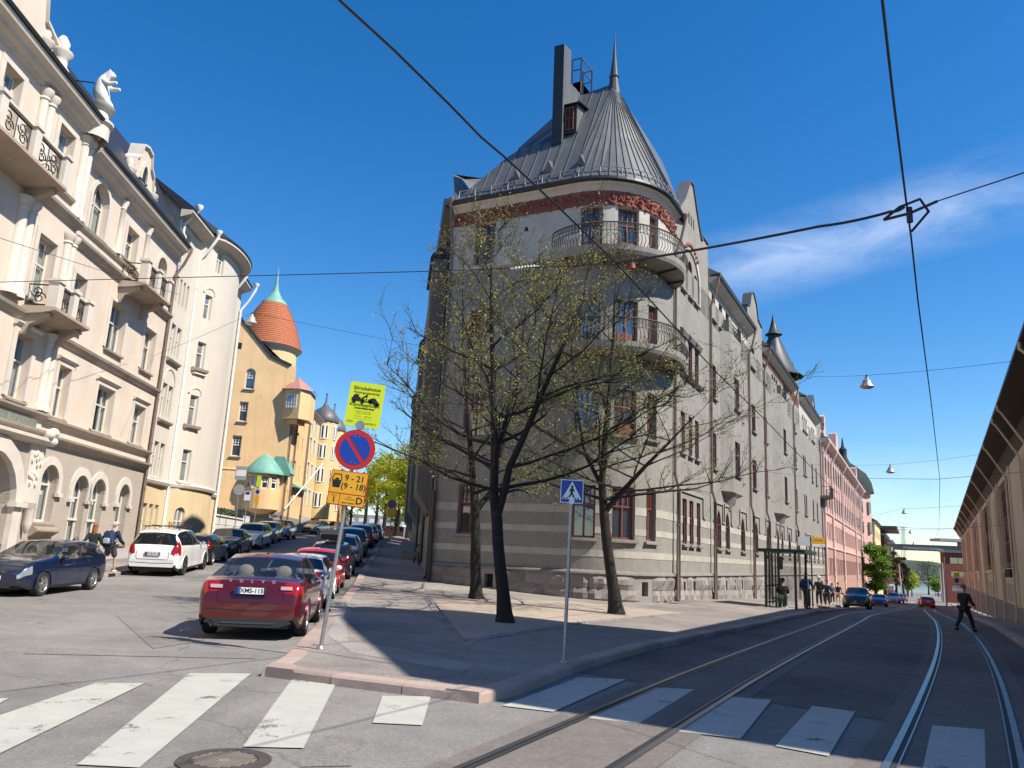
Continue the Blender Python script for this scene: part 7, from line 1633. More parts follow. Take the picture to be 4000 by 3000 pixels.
    for sd in (-1, 1):
        L_ = lg[sd]; pts = L_[:3] if not shorts else [L_[0], tuple(np.array(L_[1])*.95+np.array(L_[0])*.05)]
        b = len(V); V += [X(*q) for q in pts]; Rr += [q*s for q in ((.115, .085, .066) if not shorts else (.12, .105))]; E += [(0, b)]+[(b+i, b+i+1) for i in range(len(pts)-1)]
    skinned('shorts' if shorts else 'trousers', V, E, Rr, bot, T)
    sm_ = cloth('shoe_%02d' % int(shoe[0]*99), shoe)
    for sd in (-1, 1): L_ = lg[sd]; q = np.array(L_[2]); mb = MB(); mb.ell(X(q[0], q[1]+.06, max(.045, q[2]-.05)), (.052*s, .14*s, .05*s), 10, 6); mb.build('shoe', sm_, T)
    hm = cloth('hair_%02d%02d' % (int(hair[0]*99), int(hair[1]*99)), hair); hc = np.array((0, ln+.01, hz+.79)); mb = MB()
    if hairlen >= 0:
        mb.ell(X(0, hc[1]-.012, hc[2]+.015), (.094*s, .112*s, .10*s), 14, 9)
        if hairlen > 0: 
            mb.ell(X(0, hc[1]-.06, hc[2]-.06-hairlen*.4), (.095*s, .065*s, (.08+hairlen*.5)*s), 12, 8)
        mb.build('hair', hm, T)
    else: 
        for sd in (-1, 1): mb.ell(X(sd*.078, hc[1]-.03, hc[2]-.06), (.02*s, .05*s, .035*s), 8, 5)
        mb.build('hair_fringe', hm, T)
    ey = MB()
    for sd in (-1, 1): ey.ell(X(sd*.032, ln+.112, hz+.745), (.013*s, .008*s, .008*s), 6, 4)
    ey.build('eyes', BLKT, T); mo = MB(); mo.ell(X(0, ln+.112, hz+.665), (.026*s, .008*s, .007*s), 6, 4); mo.build('mouth', mat('lips', (.35, .14, .12), .6, 0), T)
    er = MB()
    for sd in (-1, 1): er.ell(X(sd*.086, ln+.015, hz+.735), (.012*s, .026*s, .034*s), 6, 5)
    er.build('ears', SKIN, T)
    if pack:
        pm, acc = pack; mb = MB(); M = Matrix.Translation(X(0, ln*.5-.23, hz+.27)); q = bm_box(.34*s, .2*s, .48*s, .05*s)
        mb.add([tuple(M @ Vector(v)) for v in q[0]], q[1], True); po = mb.build('backpack', pm, T)
        mb = MB(); q = bm_box(.24*s, .08*s, .2*s, .03*s); M = Matrix.Translation(X(0, ln*.5-.355, hz+.17)); mb.add([tuple(M @ Vector(v)) for v in q[0]], q[1], True); mb.build('pocket', acc, po)
        mb = MB()
        for sd in (-1, 1): mb.tube([X(sd*.12, ln*.5-.15, hz+.48), X(sd*.13, ln*.7, hz+.545), X(sd*.14, ln*.7+.115, hz+.45), X(sd*.15, ln*.5-.05, hz+.15)], .022*s, 5)
        mb.build('strap', acc, po)
    if cap: mb = MB(); mb.lathe([(.15*s, 0), (.14*s, .015*s), (.105*s, .02*s), (.10*s, .09*s), (.06*s, .115*s), (0, .12*s)], c=X(0, hc[1], hc[2]+.02), n=14); mb.build('hat', cap, T)
    if bag: mb = MB(); mb.ell(X(.2, .0, hz-.08), (.05*s, .13*s, .11*s), 10, 6); mb.tube([X(.19, 0, hz+.0), X(.08, .1, hz+.3), X(-.12, .0, hz+.5)], .012*s, 4); mb.build('shoulder_bag', bag, T)
    T.matrix_world = Matrix.Translation((p[0], p[1], (gz(p[0], p[1])+off) if pos is None else p[2])) @ Matrix.Rotation(face, 4, 'Z'); return T
AW = R_(0)   # facing +y (away up the left street)
BKC = cloth('black_cloth', (.028, .028, .031)); NVC = cloth('navy_cloth', (.02, .025, .05)); GNC = cloth('dark_green_cloth', (.018, .03, .022)); GYC = cloth('dark_grey_cloth', (.06, .065, .07)); BGC = cloth('beige_cloth', (.42, .36, .27)); WTC = cloth('white_cloth', (.62, .62, .6)); BLC = cloth('denim_blue', (.04, .06, .12)); BPK = cloth('bright_blue_nylon', (.015, .09, .42)); BPK2 = cloth('blue_grey_nylon', (.03, .055, .12)); PGY = cloth('pale_grey_nylon', (.42, .46, .5)); GRJ = cloth('grey_jacket', (.2, .2, .19)); LIME = cloth('lime_cloth', (.2, .5, .05))
person(345, 2236, 1.70, AW+R_(4), 'woman with long reddish hair in a dark green jacket walking up the left pavement', GNC, BKC, (.03, .03, .03), (.25, .085, .03), .30, bag=WTC, off=KH)
person(418, 2236, 1.84, AW+R_(-4), 'bald man with blue backpack and grey shorts walking up the left pavement', NVC, GYC, (.6, .58, .56), (.35, .28, .22), -1, shorts=True, pack=(BPK2, PGY), stride=.24)
q = at(656, 2120, 37.5); person(0, 0, 1.70, R_(180), 'blonde woman in white top behind the roof of the white sport utility vehicle', WTC, BLC, (.5, .5, .5), (.45, .30, .14), .22, sleeves=False, legs='stand', pos=(q[0], q[1], gz(q[0], q[1])+KH))
person(3772, 2466, 1.60, R_(-62), 'person in black with grey hair striding across the right-hand tram track', BKC, BKC, (.01, .01, .01), (.22, .21, .2), 0, stride=.42, swing=.15, off=.0, lean=.06, hold=-1)
person(3153, 2378, 1.66, R_(-38), 'long-haired person with bright blue backpack standing beside the bus shelter', BKC, GYC, (.02, .02, .02), (.34, .2, .09), .28, legs='stand', pack=(BPK, cloth('dark_blue_nylon', (.01, .04, .2))))
person(3201, 2366, 1.78, R_(152), 'man in white hat and black coat walking towards the camera past the bus shelter', BKC, BKC, (.02, .02, .02), (.4, .4, .38), 0, cap=WTC, stride=.2); person(3214, 2357, 1.74, R_(152), 'person in pale hat and dark blue coat just behind the man in black coat', NVC, GYC, (.02, .02, .02), (.4, .4, .38), 0, cap=cloth('straw_hat', (.5, .45, .35)), stride=.2)
person(3233, 2368, 1.62, R_(150), 'dark-haired person in blue jacket among the walkers near the shelter', cloth('blue_jacket', (.02, .045, .10)), BKC, (.2, .02, .02), (.02, .015, .012), .05, stride=.2)
person(3253, 2360, 1.64, R_(150), 'woman in grey and white jacket with white shoes among the walkers', GRJ, BKC, (.65, .65, .65), (.06, .04, .03), .15, stride=.18); person(3276, 2361, 1.80, R_(150), 'man in dark polo shirt and beige shorts beside the black sport utility vehicle', NVC, BGC, (.3, .25, .2), (.05, .04, .03), 0, shorts=True, sleeves=False, stride=.16)
person(3528, 2330, 1.75, R_(60), 'person in pale top and blue jeans crossing the far street', WTC, BLC, (.5, .5, .5), (.05, .04, .03), 0, stride=.4, off=0)
q = at(1523, 2102, 118); person(0, 0, 1.8, R_(200), 'man in grey with a bag by the brick wall up the left street', GYC, GRJ, (.05, .05, .05), (.05, .04, .03), 0, legs='stand', pos=(q[0], q[1], gz(q[0], q[1])), bag=BKC, off=.0)
q = gp(1074, 2100); person(0, 0, 1.75, R_(180), 'dark-clothed person with cap standing above the parked silver saloon', cloth('dark_teal_cloth', (.015, .04, .04)), BKC, (.02,)*3, (.02, .02, .02), 0, legs='stand', pos=(-19.2, 64.5, gz(-19.2, 64.5)+KH))
# ------------------------------------------------------------ trees
BARK = mat('dark_wet_bark', (.022, .020, .017), .9, .25, 6, bump=1, bscale=22, col2=(.045, .048, .04), c2s=3, c2t=.62); TWIG = mat('twig_bark', (.05, .042, .03), .9, .2, 8)
LEAFY = mat('young_leaf', (.33, .29, .09), .6, .35, 1.2, leaf=.4); LEAFG = mat('spring_leaf', (.25, .34, .05), .6, .35, 1.2, leaf=.4); LEAFB = mat('bright_spring_leaf', (.42, .46, .04), .6, .3, .9, leaf=.5); CHEST = mat('chestnut_leaf', (.15, .27, .04), .6, .35, .6, leaf=.45); RUST = mat('reddish_bud_leaf', (.16, .10, .05), .7, .3, .8); PINE = mat('dark_evergreen_leaf', (.04, .07, .025), .7, .35, 2)
def leafq(mb, p, sz, rn):
    a = rn.random()*6.283; t = rn.uniform(-.9, .9); u = np.array([math.cos(a)*math.cos(t), math.sin(a)*math.cos(t), math.sin(t)]); w = np.cross(u, np.array([rn.uniform(-1, 1), rn.uniform(-1, 1), rn.uniform(-1, 1)])); w /= np.linalg.norm(w)+1e-6
    p = np.array(p); mb.add([p, p+u*sz*.5+w*sz*.36, p+u*sz, p+u*sz*.5-w*sz*.36], ((0, 1, 2, 3),))
def street_tree(base, stems, label, seed, spread=1.0, lowz=3.2, leafm=LEAFY, nlimb=20, topz=10, leaves=3):
    rn = random.Random(seed); T = thing('lime_tree', label, 'tree', tuple(base), 'lime trees on the corner pavement')
    tw = MB(); lf = [MB(), MB()]
    def vec(az, el): return np.array([math.cos(az)*math.cos(el), math.sin(az)*math.cos(el), math.sin(el)])
    def path(p, d, L, k, up, jit):
        P = [np.array(p, float)]; d = np.array(d, float)
        for i in range(k):
            d = d+np.array([rn.uniform(-jit, jit), rn.uniform(-jit, jit), rn.uniform(-jit, jit)+up]); d /= np.linalg.norm(d); P.append(P[-1]+d*L/k)
        return P
    def twig(p, d, L):
        P = path(p, d, L, 3, .04, .22); tw.tube(P, [.006, .005, .004, .002], 3, False)
        for i in (1, 2, 3):
            for k in range(leaves if i < 3 else leaves+1):
                if rn.random() < .70-.055*max(0, P[i][2]-3.8): leafq(lf[0 if rn.random() < (.35+.05*P[i][2]) else 1], P[i]+np.array([rn.uniform(-.05, .05) for _ in range(3)]), rn.uniform(.03, .068), rn)
    def sub(p, d, L, r):
        P = path(p, d, L, 5, .03, .2); tw.tube(P, [r*(1-.8*i/5) for i in range(6)], 4, False)
        for i in range(1, 6):
            for k in range(1 if i < 5 else 2):
                dd = P[i]-P[i-1]; dd /= np.linalg.norm(dd); dv = dd*.7+np.array([rn.uniform(-.8, .8), rn.uniform(-.8, .8), rn.uniform(-.35, .7)]); twig(P[i], dv/np.linalg.norm(dv), rn.uniform(.3, .62)*min(1, L/1.2+.4))
    stems = [[np.array(q, float) for q in s] for s in stems]
    for si, st in enumerate(stems):
        R0 = st[0][3]; pts = [q[:3] for q in st]; rs_ = [q[3] for q in st]
        P = []; RR = []
        for a, b, ra, rb in zip(pts[:-1], pts[1:], rs_[:-1], rs_[1:]):
            k = max(2, int(np.linalg.norm(b-a)/.5))
            for i in range(k): t = i/k; P.append(a+(b-a)*t+np.array([rn.uniform(-.02, .02), rn.uniform(-.02, .02), 0])); RR.append(ra+(rb-ra)*t)
        P.append(pts[-1]); RR.append(rs_[-1])
        if si == 0:
            b_ = P[0]; P = [b_+np.array([0, 0, -.12]), b_+np.array([0, 0, .03]), b_+(P[1]-b_)*.35]+P[1:]; RR = [RR[0]*1.6, RR[0]*1.42, RR[0]*1.13]+RR[1:]
        mb = MB().tube(P, RR, 12 if si == 0 else 8)
        mb.build('trunk' if si == 0 else 'main_branch', BARK, T)
        nl = int(nlimb*(1 if si == 0 else .7))
        for j in range(nl):
            cand = [i for i in range(len(P)) if P[i][2] > base[2]+lowz]
            i = cand[min(len(cand)-1, int((len(cand))*((j+rn.random())/nl)))]; f = (P[i][2]-base[2]-lowz)/(topz-lowz); f = max(0, min(1, f))
            az = j*2.4+si*1.3+rn.uniform(-.4, .4); el = .12+.75*f+rn.uniform(-.1, .15); L = (3.5*(1-f)**.8+.9)*spread*rn.uniform(.8, 1.1)
            r = min(RR[i]*.5, .012+.012*L); Q = path(P[i], vec(az, el), L, 8, .035*(1-f), .13)
            LB_ = MB().tube(Q, [r*(1-.82*k/8) for k in range(9)], 5, False); LB_.build('limb', BARK, T)
            for k in range(2, 9):
                for m in range(2):
                    if rn.random() < .66:
                        dd = Q[k]-Q[k-1]; dd /= np.linalg.norm(dd); dv = dd*.75+np.array([rn.uniform(-.9, .9), rn.uniform(-.9, .9), rn.uniform(-.35, .65)]); sub(Q[k], dv/np.linalg.norm(dv), rn.uniform(.5, 1.0)*(.45+.45*L/3.5), max(.007, r*.4))
    tw.build('twigs', TWIG, T, kind='stuff'); lf[0].build('young_leaves', LEAFY, T, kind='stuff'); lf[1].build('green_leaves', LEAFG, T, kind='stuff')
    return T
def TA(px, py, Y): return at(px*1.80832, py*1.80832, Y)
def stem(pts, Y): return [(*TA(x, y, Y+dy), r) for x, y, dy, r in pts]
b1 = np.array(DD(1091, 1347, KH)); y1 = b1[1]
street_tree(b1, [stem([(1091, 1347, 0, .17), (1080, 1220, 0, .14), (1073, 1120, 0, .135), (1068, 1060, 0, .105), (1067, 960, 0, .10), (1066, 800, 0, .075), (1062, 650, .1, .045), (1060, 520, .1, .014)], y1), stem([(1075, 1115, 0, .10), (1100, 1010, -.2, .085), (1150, 900, -.4, .075), (1205, 770, -.6, .05), (1260, 650, -.7, .02)], y1), stem([(1068, 1000, 0, .06), (1095, 900, .3, .05), (1130, 780, .5, .035), (1190, 600, .8, .012)], y1)],
    'foremost lime tree in thin young leaf, forked trunk at the edge of the gravel bed', 11, 1.0, 2.9, nlimb=19, topz=9.2)
b2 = np.array(DD(1028, 1294, KH)); y2_ = b2[1]
street_tree(b2, [stem([(1028, 1294, 0, .2), (1028, 1180, 0, .17), (1026, 1100, 0, .15), (1022, 1030, 0, .11), (1012, 900, 0, .08), (1000, 740, 0, .04), (1000, 600, 0, .012)], y2_), stem([(1027, 1105, 0, .11), (1062, 1060, .2, .09), (1090, 950, .4, .06), (1105, 800, .4, .03)], y2_)], 'farther lime tree with straight dark trunk, left of the foremost tree', 12, 1.05, 3.0, nlimb=16, topz=11)
b3 = np.array(DD(1332, 1327, KH)); y3_ = b3[1]
street_tree(b3, [stem([(1332, 1327, 0, .2), (1318, 1220, 0, .16), (1305, 1120, 0, .15), (1300, 1040, 0, .11), (1312, 900, 0, .09), (1325, 740, .1, .05), (1330, 590, .1, .014)], y3_), stem([(1304, 1110, 0, .10), (1345, 1060, -.2, .08), (1420, 980, -.5, .05), (1500, 900, -.8, .02)], y3_), stem([(1303, 1060, 0, .08), (1265, 980, .2, .06), (1240, 850, .3, .04), (1235, 720, .3, .015)], y3_)], 'right-hand lime tree leaning left beside the rounded house corner', 13, 1.05, 3.0, nlimb=19, topz=10.5)
def leafy_tree(base, h, rx, n, sz, m, label, seed, group=None, trunkh=.35, name='leafy_tree', bare=False, rz=None, limbs=9, cz=.62):
    rn = random.Random(seed); T = thing(name, label, 'tree', tuple(base), group); base = np.array(base, float); mb = MB(); top = base+np.array([0, 0, h*.85])
    mb.tube([base-np.array([0, 0, .3]), base+np.array([.1, 0, h*trunkh]), top], [h*.022+.06, h*.016+.04, .03], 7); mb.build('trunk', BARK, T); lb = MB(); cl = []
    rz = rz or h*.36
    for k in range(limbs):
        a = rn.random()*6.283; z = h*(trunkh+(.85-trunkh)*k/limbs); e = np.array([rx*.75*math.cos(a)*rn.uniform(.6, 1), rx*.75*math.sin(a)*rn.uniform(.6, 1), h*.16]); p = base+np.array([0, 0, z]); q = p+e; lb.tube([p, p+e*.5+np.array([0, 0, .2]), q], [.09, .06, .02], 4)
        for j in range(6 if bare else 3): v = np.array([rn.uniform(-1, 1), rn.uniform(-1, 1), rn.uniform(0, 1)])*rx*.45; lb.tube([p+e*(.4+.1*j), p+e*(.4+.1*j)+v*.6, p+e*(.4+.1*j)+v], [.03, .02, .01], 3)
    lb.build('limbs', TWIG, T); fo = MB(); nc = 34
    for k in range(nc):
        while True:
            q = np.array([rn.uniform(-1, 1), rn.uniform(-1, 1), rn.uniform(-1, 1)])
            if q@q < 1: break
        q = q/max(.5, np.linalg.norm(q))*rn.uniform(.55, .98); cl.append((base+np.array([q[0]*rx, q[1]*rx, h*cz+q[2]*rz]), rx*rn.uniform(.16, .36)))
    for k in range(n):
        c, r = cl[k % nc]; leafq(fo, c+np.array([rn.gauss(0, .5), rn.gauss(0, .5), rn.gauss(0, .38)])*r, sz*rn.uniform(.7, 1.3), rn)
    fo.build('foliage', m, T, kind='stuff'); return T
def gb_(px, py, Y): q = at(px, py, Y); return (q[0], q[1], gz(q[0], q[1]))
for i, (px, Y, h, rx, lab) in enumerate(((1495, 104, 11.5, 3.4, 'bright yellow-green tree close to the dark side of the grey house'), (1462, 112, 12, 3.6, 'tall bright green tree at the end of the left street, nearest the signs'), (1548, 99, 11, 3.4, 'low bright green tree beside the grey house wall'), (1590, 92, 12, 2.6, 'narrow tree with thin spring leaves against the grey house oriel'))):
    leafy_tree(gb_(px, 2100, Y), h, rx, 5200, .26, LEAFB, lab, 40+i, 'trees at the head of the left street', .25)
leafy_tree(gb_(1362, 2100, 112), 8.5, 2.6, 1500, .25, LEAFB, 'small tree with sparse bright leaves beyond the roadworks', 50); leafy_tree(gb_(1420, 2095, 118), 12, 5, 350, .2, LEAFG, 'nearly bare spreading tree behind the brick pavilion', 51, bare=True)
leafy_tree(gb_(1540, 2090, 118), 8, 2.4, 2500, .25, CHEST, 'rounded green bush-like tree beside the brick pavilion', 52, trunkh=.15)
c = at(3300+490/4.148, 2000+1250/4.148, 141); leafy_tree((c[0], c[1], gz(c[0], c[1])), 10.6, 2.9, 9000, .4, CHEST, 'bright green chestnut tree in full leaf in front of the pale yellow house', 60, None, .18, 'chestnut_tree', cz=.56, rz=4.4)
for i, (px, Y, h, rx, m, lab, n) in enumerate(((3300+830/4.148, 188, 12, 1.7, RUST, 'reddish budding tree in front of the brick block', 3500), (3300+930/4.148, 205, 10.5, 2.0, RUST, 'second reddish tree by the brick block, beside the grey office', 3500), (3300+1010/4.148, 225, 8.8, 2.4, LEAFG, 'olive green tree along the left of the far street', 4200), (3300+1075/4.148, 250, 7.6, 2.6, LEAFB, 'yellow-green tree nearest the water on the left', 3600), (3300+1350/4.148, 300, 12.5, 5, TWIG, 'bare dark tree standing before the water at the street end', 500), (3300+1500/4.148, 270, 7.5, 3, LEAFG, 'green tree behind the row of tram poles on the right', 2500))):
    leafy_tree(gb_(px, 2280, Y), h, rx, n, .45, m, lab, 70+i, None, .2, bare=(m is TWIG), limbs=16 if m is TWIG else 9)
hg = MB(); rn = random.Random(9)
for k in range(2600): leafq(hg, GWF.p(rn.uniform(0, 9), -rn.uniform(.3, 1.0), 3.25+rn.random()**1.5*.55), .16, rn)
solo(hg, 'hedge', PINE, 'low dark green hedge on top of the white garden wall', 'hedge')
# ------------------------------------------------------------ signs
SY = mat('fluorescent_yellow', (.62, .72, .02), .5, .02, 5); SB = mat('sign_blue', (.012, .05, .33), .35, .03, 5); SRD = mat('sign_red', (.50, .02, .02), .35, .03, 5); SO = mat('sign_amber', (.75, .37, .02), .4, .03, 5); SW = mat('sign_white', (.8, .8, .8), .4, .02, 5); SBK = mat('sign_back_grey', (.33, .34, .35), .5, .05, 5); PL = STEEL
def rrect(w, h, r=.03, n=4):
    P = []
    for cx, cy, a0 in ((w/2-r, h/2-r, 0), (-w/2+r, h/2-r, 90), (-w/2+r, -h/2+r, 180), (w/2-r, -h/2+r, 270)):
        for k in range(n+1): a = R_(a0+90*k/n); P.append((cx+r*math.cos(a), cy+r*math.sin(a)))
    return P
def circ(r, n=36): return [(r*math.cos(2*math.pi*k/n), r*math.sin(2*math.pi*k/n)) for k in range(n)]
class Sgn:
    def __init__(s, base, top, rot=0.0):
        b, t = np.array(base, float), np.array(top, float); z = (t-b)/np.linalg.norm(t-b); y = np.array([math.sin(rot), -math.cos(rot), 0]); x = np.cross(z, y)*-1; x = np.cross(y, z)*1.0; x /= np.linalg.norm(x); y = np.cross(z, x); s.b, s.x, s.z, s.n = b, x, z, -np.cross(z, x)
        if s.n[1] > 0 and abs(rot) < 1.5: s.n = -s.n
        if s.x[0] < 0 and abs(rot) < 1.5: s.x = -s.x
    def at(s, a, h, d): return s.b+s.x*a+s.z*h+s.n*d
    def poly(s, mb, P, h, d0, d1, cx=0): mb.prism([(cx+a, h+b) for a, b in P], lambda a, b, d: tuple(s.at(a, b, d)), d0, d1); return mb
    def text(s, t, size, cx, h, d, m, par, bold=.0, nm='lettering'): text_mb(t, size, lambda a, b: tuple(s.at(cx+a, h+b, d)), bold).build(nm, m, par)
pb = np.array(DD(692, 1403, KH)); pt_ = at(775*1.80832, 925*1.80832, pb[1]); S = Sgn(pb, pt_); HT = float(np.linalg.norm(pt_-pb))
def hz_(x, y): q = at(x*1.80832, y*1.80832, pb[1])-S.b; return float(q@S.x), float(q@S.z)
ns = thing('road_sign', 'leaning pole with yellow notice, round no-parking sign and amber time plate', 'road sign', tuple(pb))
MB().tube([S.at(0, -.05, 0), S.at(0, HT, 0)], .03, 10).build('pole', PL, ns); MB().lathe([(.07, 0), (.07, .02), (.035, .06)], c=tuple(pb), n=12).build('pole_base', PL, ns)
cx, hh_ = hz_(789, 876); p = S.poly(MB(), rrect(.575, .735, .03), hh_, .03, .045, cx).build('yellow_notice', SY, ns)
y0 = hh_
for t, sz, dy, bo in (('Siirtokehotus', .082, .27, .0012), ('Flyttningsuppmaning', .052, .20, .0006), ('Kunnossapitotyö', .072, -.005, .001), ('Underhållsarbete', .048, -.06, .0015), ('perjantaina  viikon kuluttua', .024, -.115, 0), ('torstaina  klo 07.00-16.00', .024, -.145, 0), ('7.5 - 22.4       8.00-16.00', .028, -.195, .0), ('siirto tehdään ajoneuvon omistajan kustannuksella', .014, -.235, 0)): S.text(t, sz, cx, y0+dy, .047, BLKT, p, bo)
S.text('09 310 22111', .042, cx+.12, y0-.305, .047, BLKT, p, .001); S.poly(MB(), [(-.05, .02), (.05, .02), (.05, -.02), (-.05, -.02)], y0-.29, .045, .0455, cx-.2).build('stamp', mat('faint_grey_print', (.35, .40, .05), .6, 0), p)
tk = MB(); A_ = lambda P: S.poly(tk, P, y0+.095, .045, .048, cx)
A_([(-.23, -.045), (-.01, -.045), (-.01, -.0), (-.09, .0), (-.09, .03), (-.12, .03), (-.12, .07), (-.19, .07), (-.22, .015), (-.23, .01)]); A_([(-.09, .0), (.0, .075), (.025, .075), (.03, .06), (-.05, -.0)]); A_([(.01, .075), (.025, .075), (.02, -.03), (.005, -.03)]); A_([(-.01, -.05), (.06, -.05), (.06, -.035), (-.01, -.035)])
A_([(.04, .0), (.10, .03), (.15, .035), (.21, -.03), (.24, -.055), (.23, -.085), (.17, -.085), (.04, -.03)])
for x, z in ((-.185, -.055), (-.05, -.055), (.085, -.04), (.19, -.085)): A_([(x+.03*math.cos(k*.524), z+.03*math.sin(k*.524)) for k in range(12)])
tk.build('tow_truck_pictogram', BLKT, p)
bk = S.poly(MB(), circ(.075, 16), hz_(779, 919)[1], .01, .049, hz_(779, 919)[0]).build('clamp_bracket', PL, ns)
cx, hh_ = hz_(768, 972); d = S.poly(MB(), circ(.325), hh_, .03, .05, cx).build('round_sign', SRD, ns); S.poly(MB(), circ(.328), hh_, .028, .034, cx).build('sign_rim', SO, d); 
cr_ = math.cos
for sg_ in (1, -1):
    P = []
    for k in range(25):
        a = math.pi*k/24; x, z = .245*math.cos(a), .245*math.sin(a); P.append((x, z))
    P = [(x, max(z, .032)) for x, z in P]; an = R_(-50 if sg_ > 0 else 130); S.poly(MB(), [(x*math.cos(an)-z*math.sin(an), x*math.sin(an)+z*math.cos(an)) for x, z in P], hh_, .049, .053, cx).build('blue_field', SB, d)
bo_ = MB()
for a_, b_2 in ((-.03, .21), (.04, .21), (-.03, -.21), (.04, -.21)): q = S.at(cx+a_, hh_+b_2, .053); bo_.ell(tuple(q), (.012, .008, .012), 6, 4)
bo_.build('bolt', CHROME, d)
cx, hh_ = hz_(752, 1056); am = S.poly(MB(), rrect(.60, .555, .02), hh_, .03, .045, cx).build('time_plate', SRD, ns)
for P in ((.575, .345, .0, .092), ): S.poly(MB(), rrect(P[0], P[1], .015), hh_+P[3], .045, .048, cx+P[2]).build('amber_field', SO, am)
S.poly(MB(), rrect(.175, .165, .012), hh_-.18, .045, .048, cx-.198).build('amber_field', SO, am); S.poly(MB(), rrect(.385, .165, .012), hh_-.18, .045, .048, cx+.095).build('amber_field', SO, am)
for t, sz, a_, b_2, bo in (('9 - 21', .135, .09, .165, .002), ('(9 - 18)', .135, .09, .035, .002), ('1', .115, -.19, -.20, .003), ('D', .15, .215, -.18, .003), ('EHDOT', .028, -.19, -.125, 0), ('JA', .024, -.19, -.15, 0), ('muut', .034, .05, -.13, 0), ('/ tunnuksella', .034, .06, -.165, 0), ('Asuk. P-tunnus', .034, .04, -.225, .001)): S.text(t, sz, cx+a_, hh_+b_2, .0495, BLKT, am, bo)
dk_ = MB(); B_2 = lambda P: S.poly(dk_, P, hh_+.1, .048, .0495, cx-.19)
B_2([(-.055, -.10), (.055, -.10), (.075, .02), (-.075, .02)]); B_2([(-.085, .02), (-.07, .02), (-.045, .12), (-.06, .12)]); B_2([(.085, .02), (.07, .02), (.045, .12), (.06, .12)]); B_2([(-.06, .105), (.06, .105), (.06, .12), (-.06, .12)]); B_2([(.035*math.cos(k*.524), .025+.03*math.sin(k*.524)) for k in range(7)])
dk_.build('parking_disc_pictogram', BLKT, am)
# pedestrian crossing sign
pb = np.array(DD(1218, 1433, KH)); pt_ = at(1234*1.80832, 1088*1.80832, pb[1]); S2 = Sgn(pb, pt_); q = at(1235*1.80832, 1062*1.80832, pb[1])-S2.b; cx, hh_ = float(q@S2.x), float(q@S2.z)
def cross_sign(S, cx, h, T, w=.36, ph=2.4):
    MB().tube([S.at(0, -.05, 0), S.at(0, ph, 0)], .028*w/.36 if w > .3 else .03, 10).build('pole', PL, T)
    w_ = S.poly(MB(), rrect(w, w*1.02, w*.05), h, .028, .04, cx).build('sign_plate', SW, T); S.poly(MB(), rrect(w*.93, w*.95, w*.04), h, .04, .043, cx).build('blue_field', SB, w_); k = w/.36
    S.poly(MB(), [(-.155*k, -.125*k), (.155*k, -.125*k), (0, .16*k)], h, .043, .046, cx).build('white_triangle', SW, w_); m = MB(); f = lambda P: S.poly(m, [(a*k, b*k) for a, b in P], h, .046, .049, cx)
    f([(.021*math.cos(j*.524)+.002, .075+.021*math.sin(j*.524)) for j in range(12)]); f([(-.022, .05), (.022, .05), (.045, .0), (.035, -.005), (.018, .02), (.016, -.03), (.045, -.095), (.025, -.1), (-.002, -.045), (-.035, -.1), (-.055, -.095), (-.02, -.03), (-.018, .015), (-.035, -.01), (-.045, -.005)])
    for x in (-.12, -.075, .06, .1): f([(x-.012, -.12), (x+.016, -.12), (x+.008, -.095), (x-.004, -.095)])
    m.build('walking_pictogram', BLKT, w_)
cs = thing('road_sign', 'square blue pedestrian crossing sign on a thin grey pole before the right-hand tree', 'road sign', tuple(pb)); cross_sign(S2, cx, hh_, cs); S2.poly(MB(), circ(.045, 14), float((pt_-pb)@S2.z)+.03, .02, .052, 0).build('clamp_bracket', SW, cs)
MB().lathe([(.06, 0), (.06, .02), (.032, .05)], c=tuple(pb), n=12).build('pole_base', PL, cs)
# smaller signs further off
def post(base, h, label, plates, r=.035, name='road_sign', rot=0):
    T = thing(name, label, 'road sign', tuple(base)); S = Sgn(base, np.array(base)+np.array([0, 0, h]), rot); MB().tube([S.at(0, 0, 0), S.at(0, h, 0)], r, 7).build('pole', PL, T)
    for P, hc, m, nm in plates: S.poly(MB(), P, hc, .04+.004*(nm == 'inner_field'), .056+.006*(nm == 'inner_field')).build(nm, m, T)
    return T
q = at(1523, 2085, 62); b = (q[0], q[1], gz(q[0], q[1])+KH)
post(b, 4.0, 'far pole with yellow notice, round no-parking sign and amber plate by the grey house pavement', [(rrect(.65, .85), 3.85, SY, 'yellow_notice'), (circ(.36), 3.05, SRD, 'round_sign'), (circ(.26), 3.05, SB, 'inner_field'), (rrect(.66, .6), 2.35, SO, 'time_plate')])
q = at(993, 2040, 60); post((q[0], q[1], gz(q[0], q[1])), 4.6, 'pole with edge-on yellow, blue and amber plates by the stone steps on the left street', [(rrect(.32, .85), 4.3, SY, 'yellow_notice'), (circ(.16), 3.5, SB, 'round_sign'), (rrect(.3, .6), 2.9, SO, 'time_plate')])
q = at(912, 2100, 52); post((q[0], q[1], gz(q[0], q[1])), 3.9, 'grey pole with backs of a square and a round sign by the white garden wall', [(rrect(.75, .9), 4.7, SBK, 'plate_back'), (rrect(.66, .4), 4.7, SW, 'inner_field'), (circ(.36), 3.6, SBK, 'round_sign_back')])
q = at(948, 2100, 54); post((q[0], q[1], gz(q[0], q[1])), 3.3, 'white and blue plate on a thin pole left of the stone steps', [(rrect(.42, .62), 3.2, SW, 'plate'), (rrect(.3, .18), 3.38, SB, 'inner_field')])
q = at(3300+1815/4.148, 2000+1180/4.148, 80); T = post((q[0], q[1], gz(q[0], q[1])), 4.1, 'pole with yellow notice above blue plates beside the warehouse end', [(rrect(.48, .42), 3.9, SY, 'yellow_notice'), (rrect(.40, .42), 3.35, SB, 'blue_plate')])
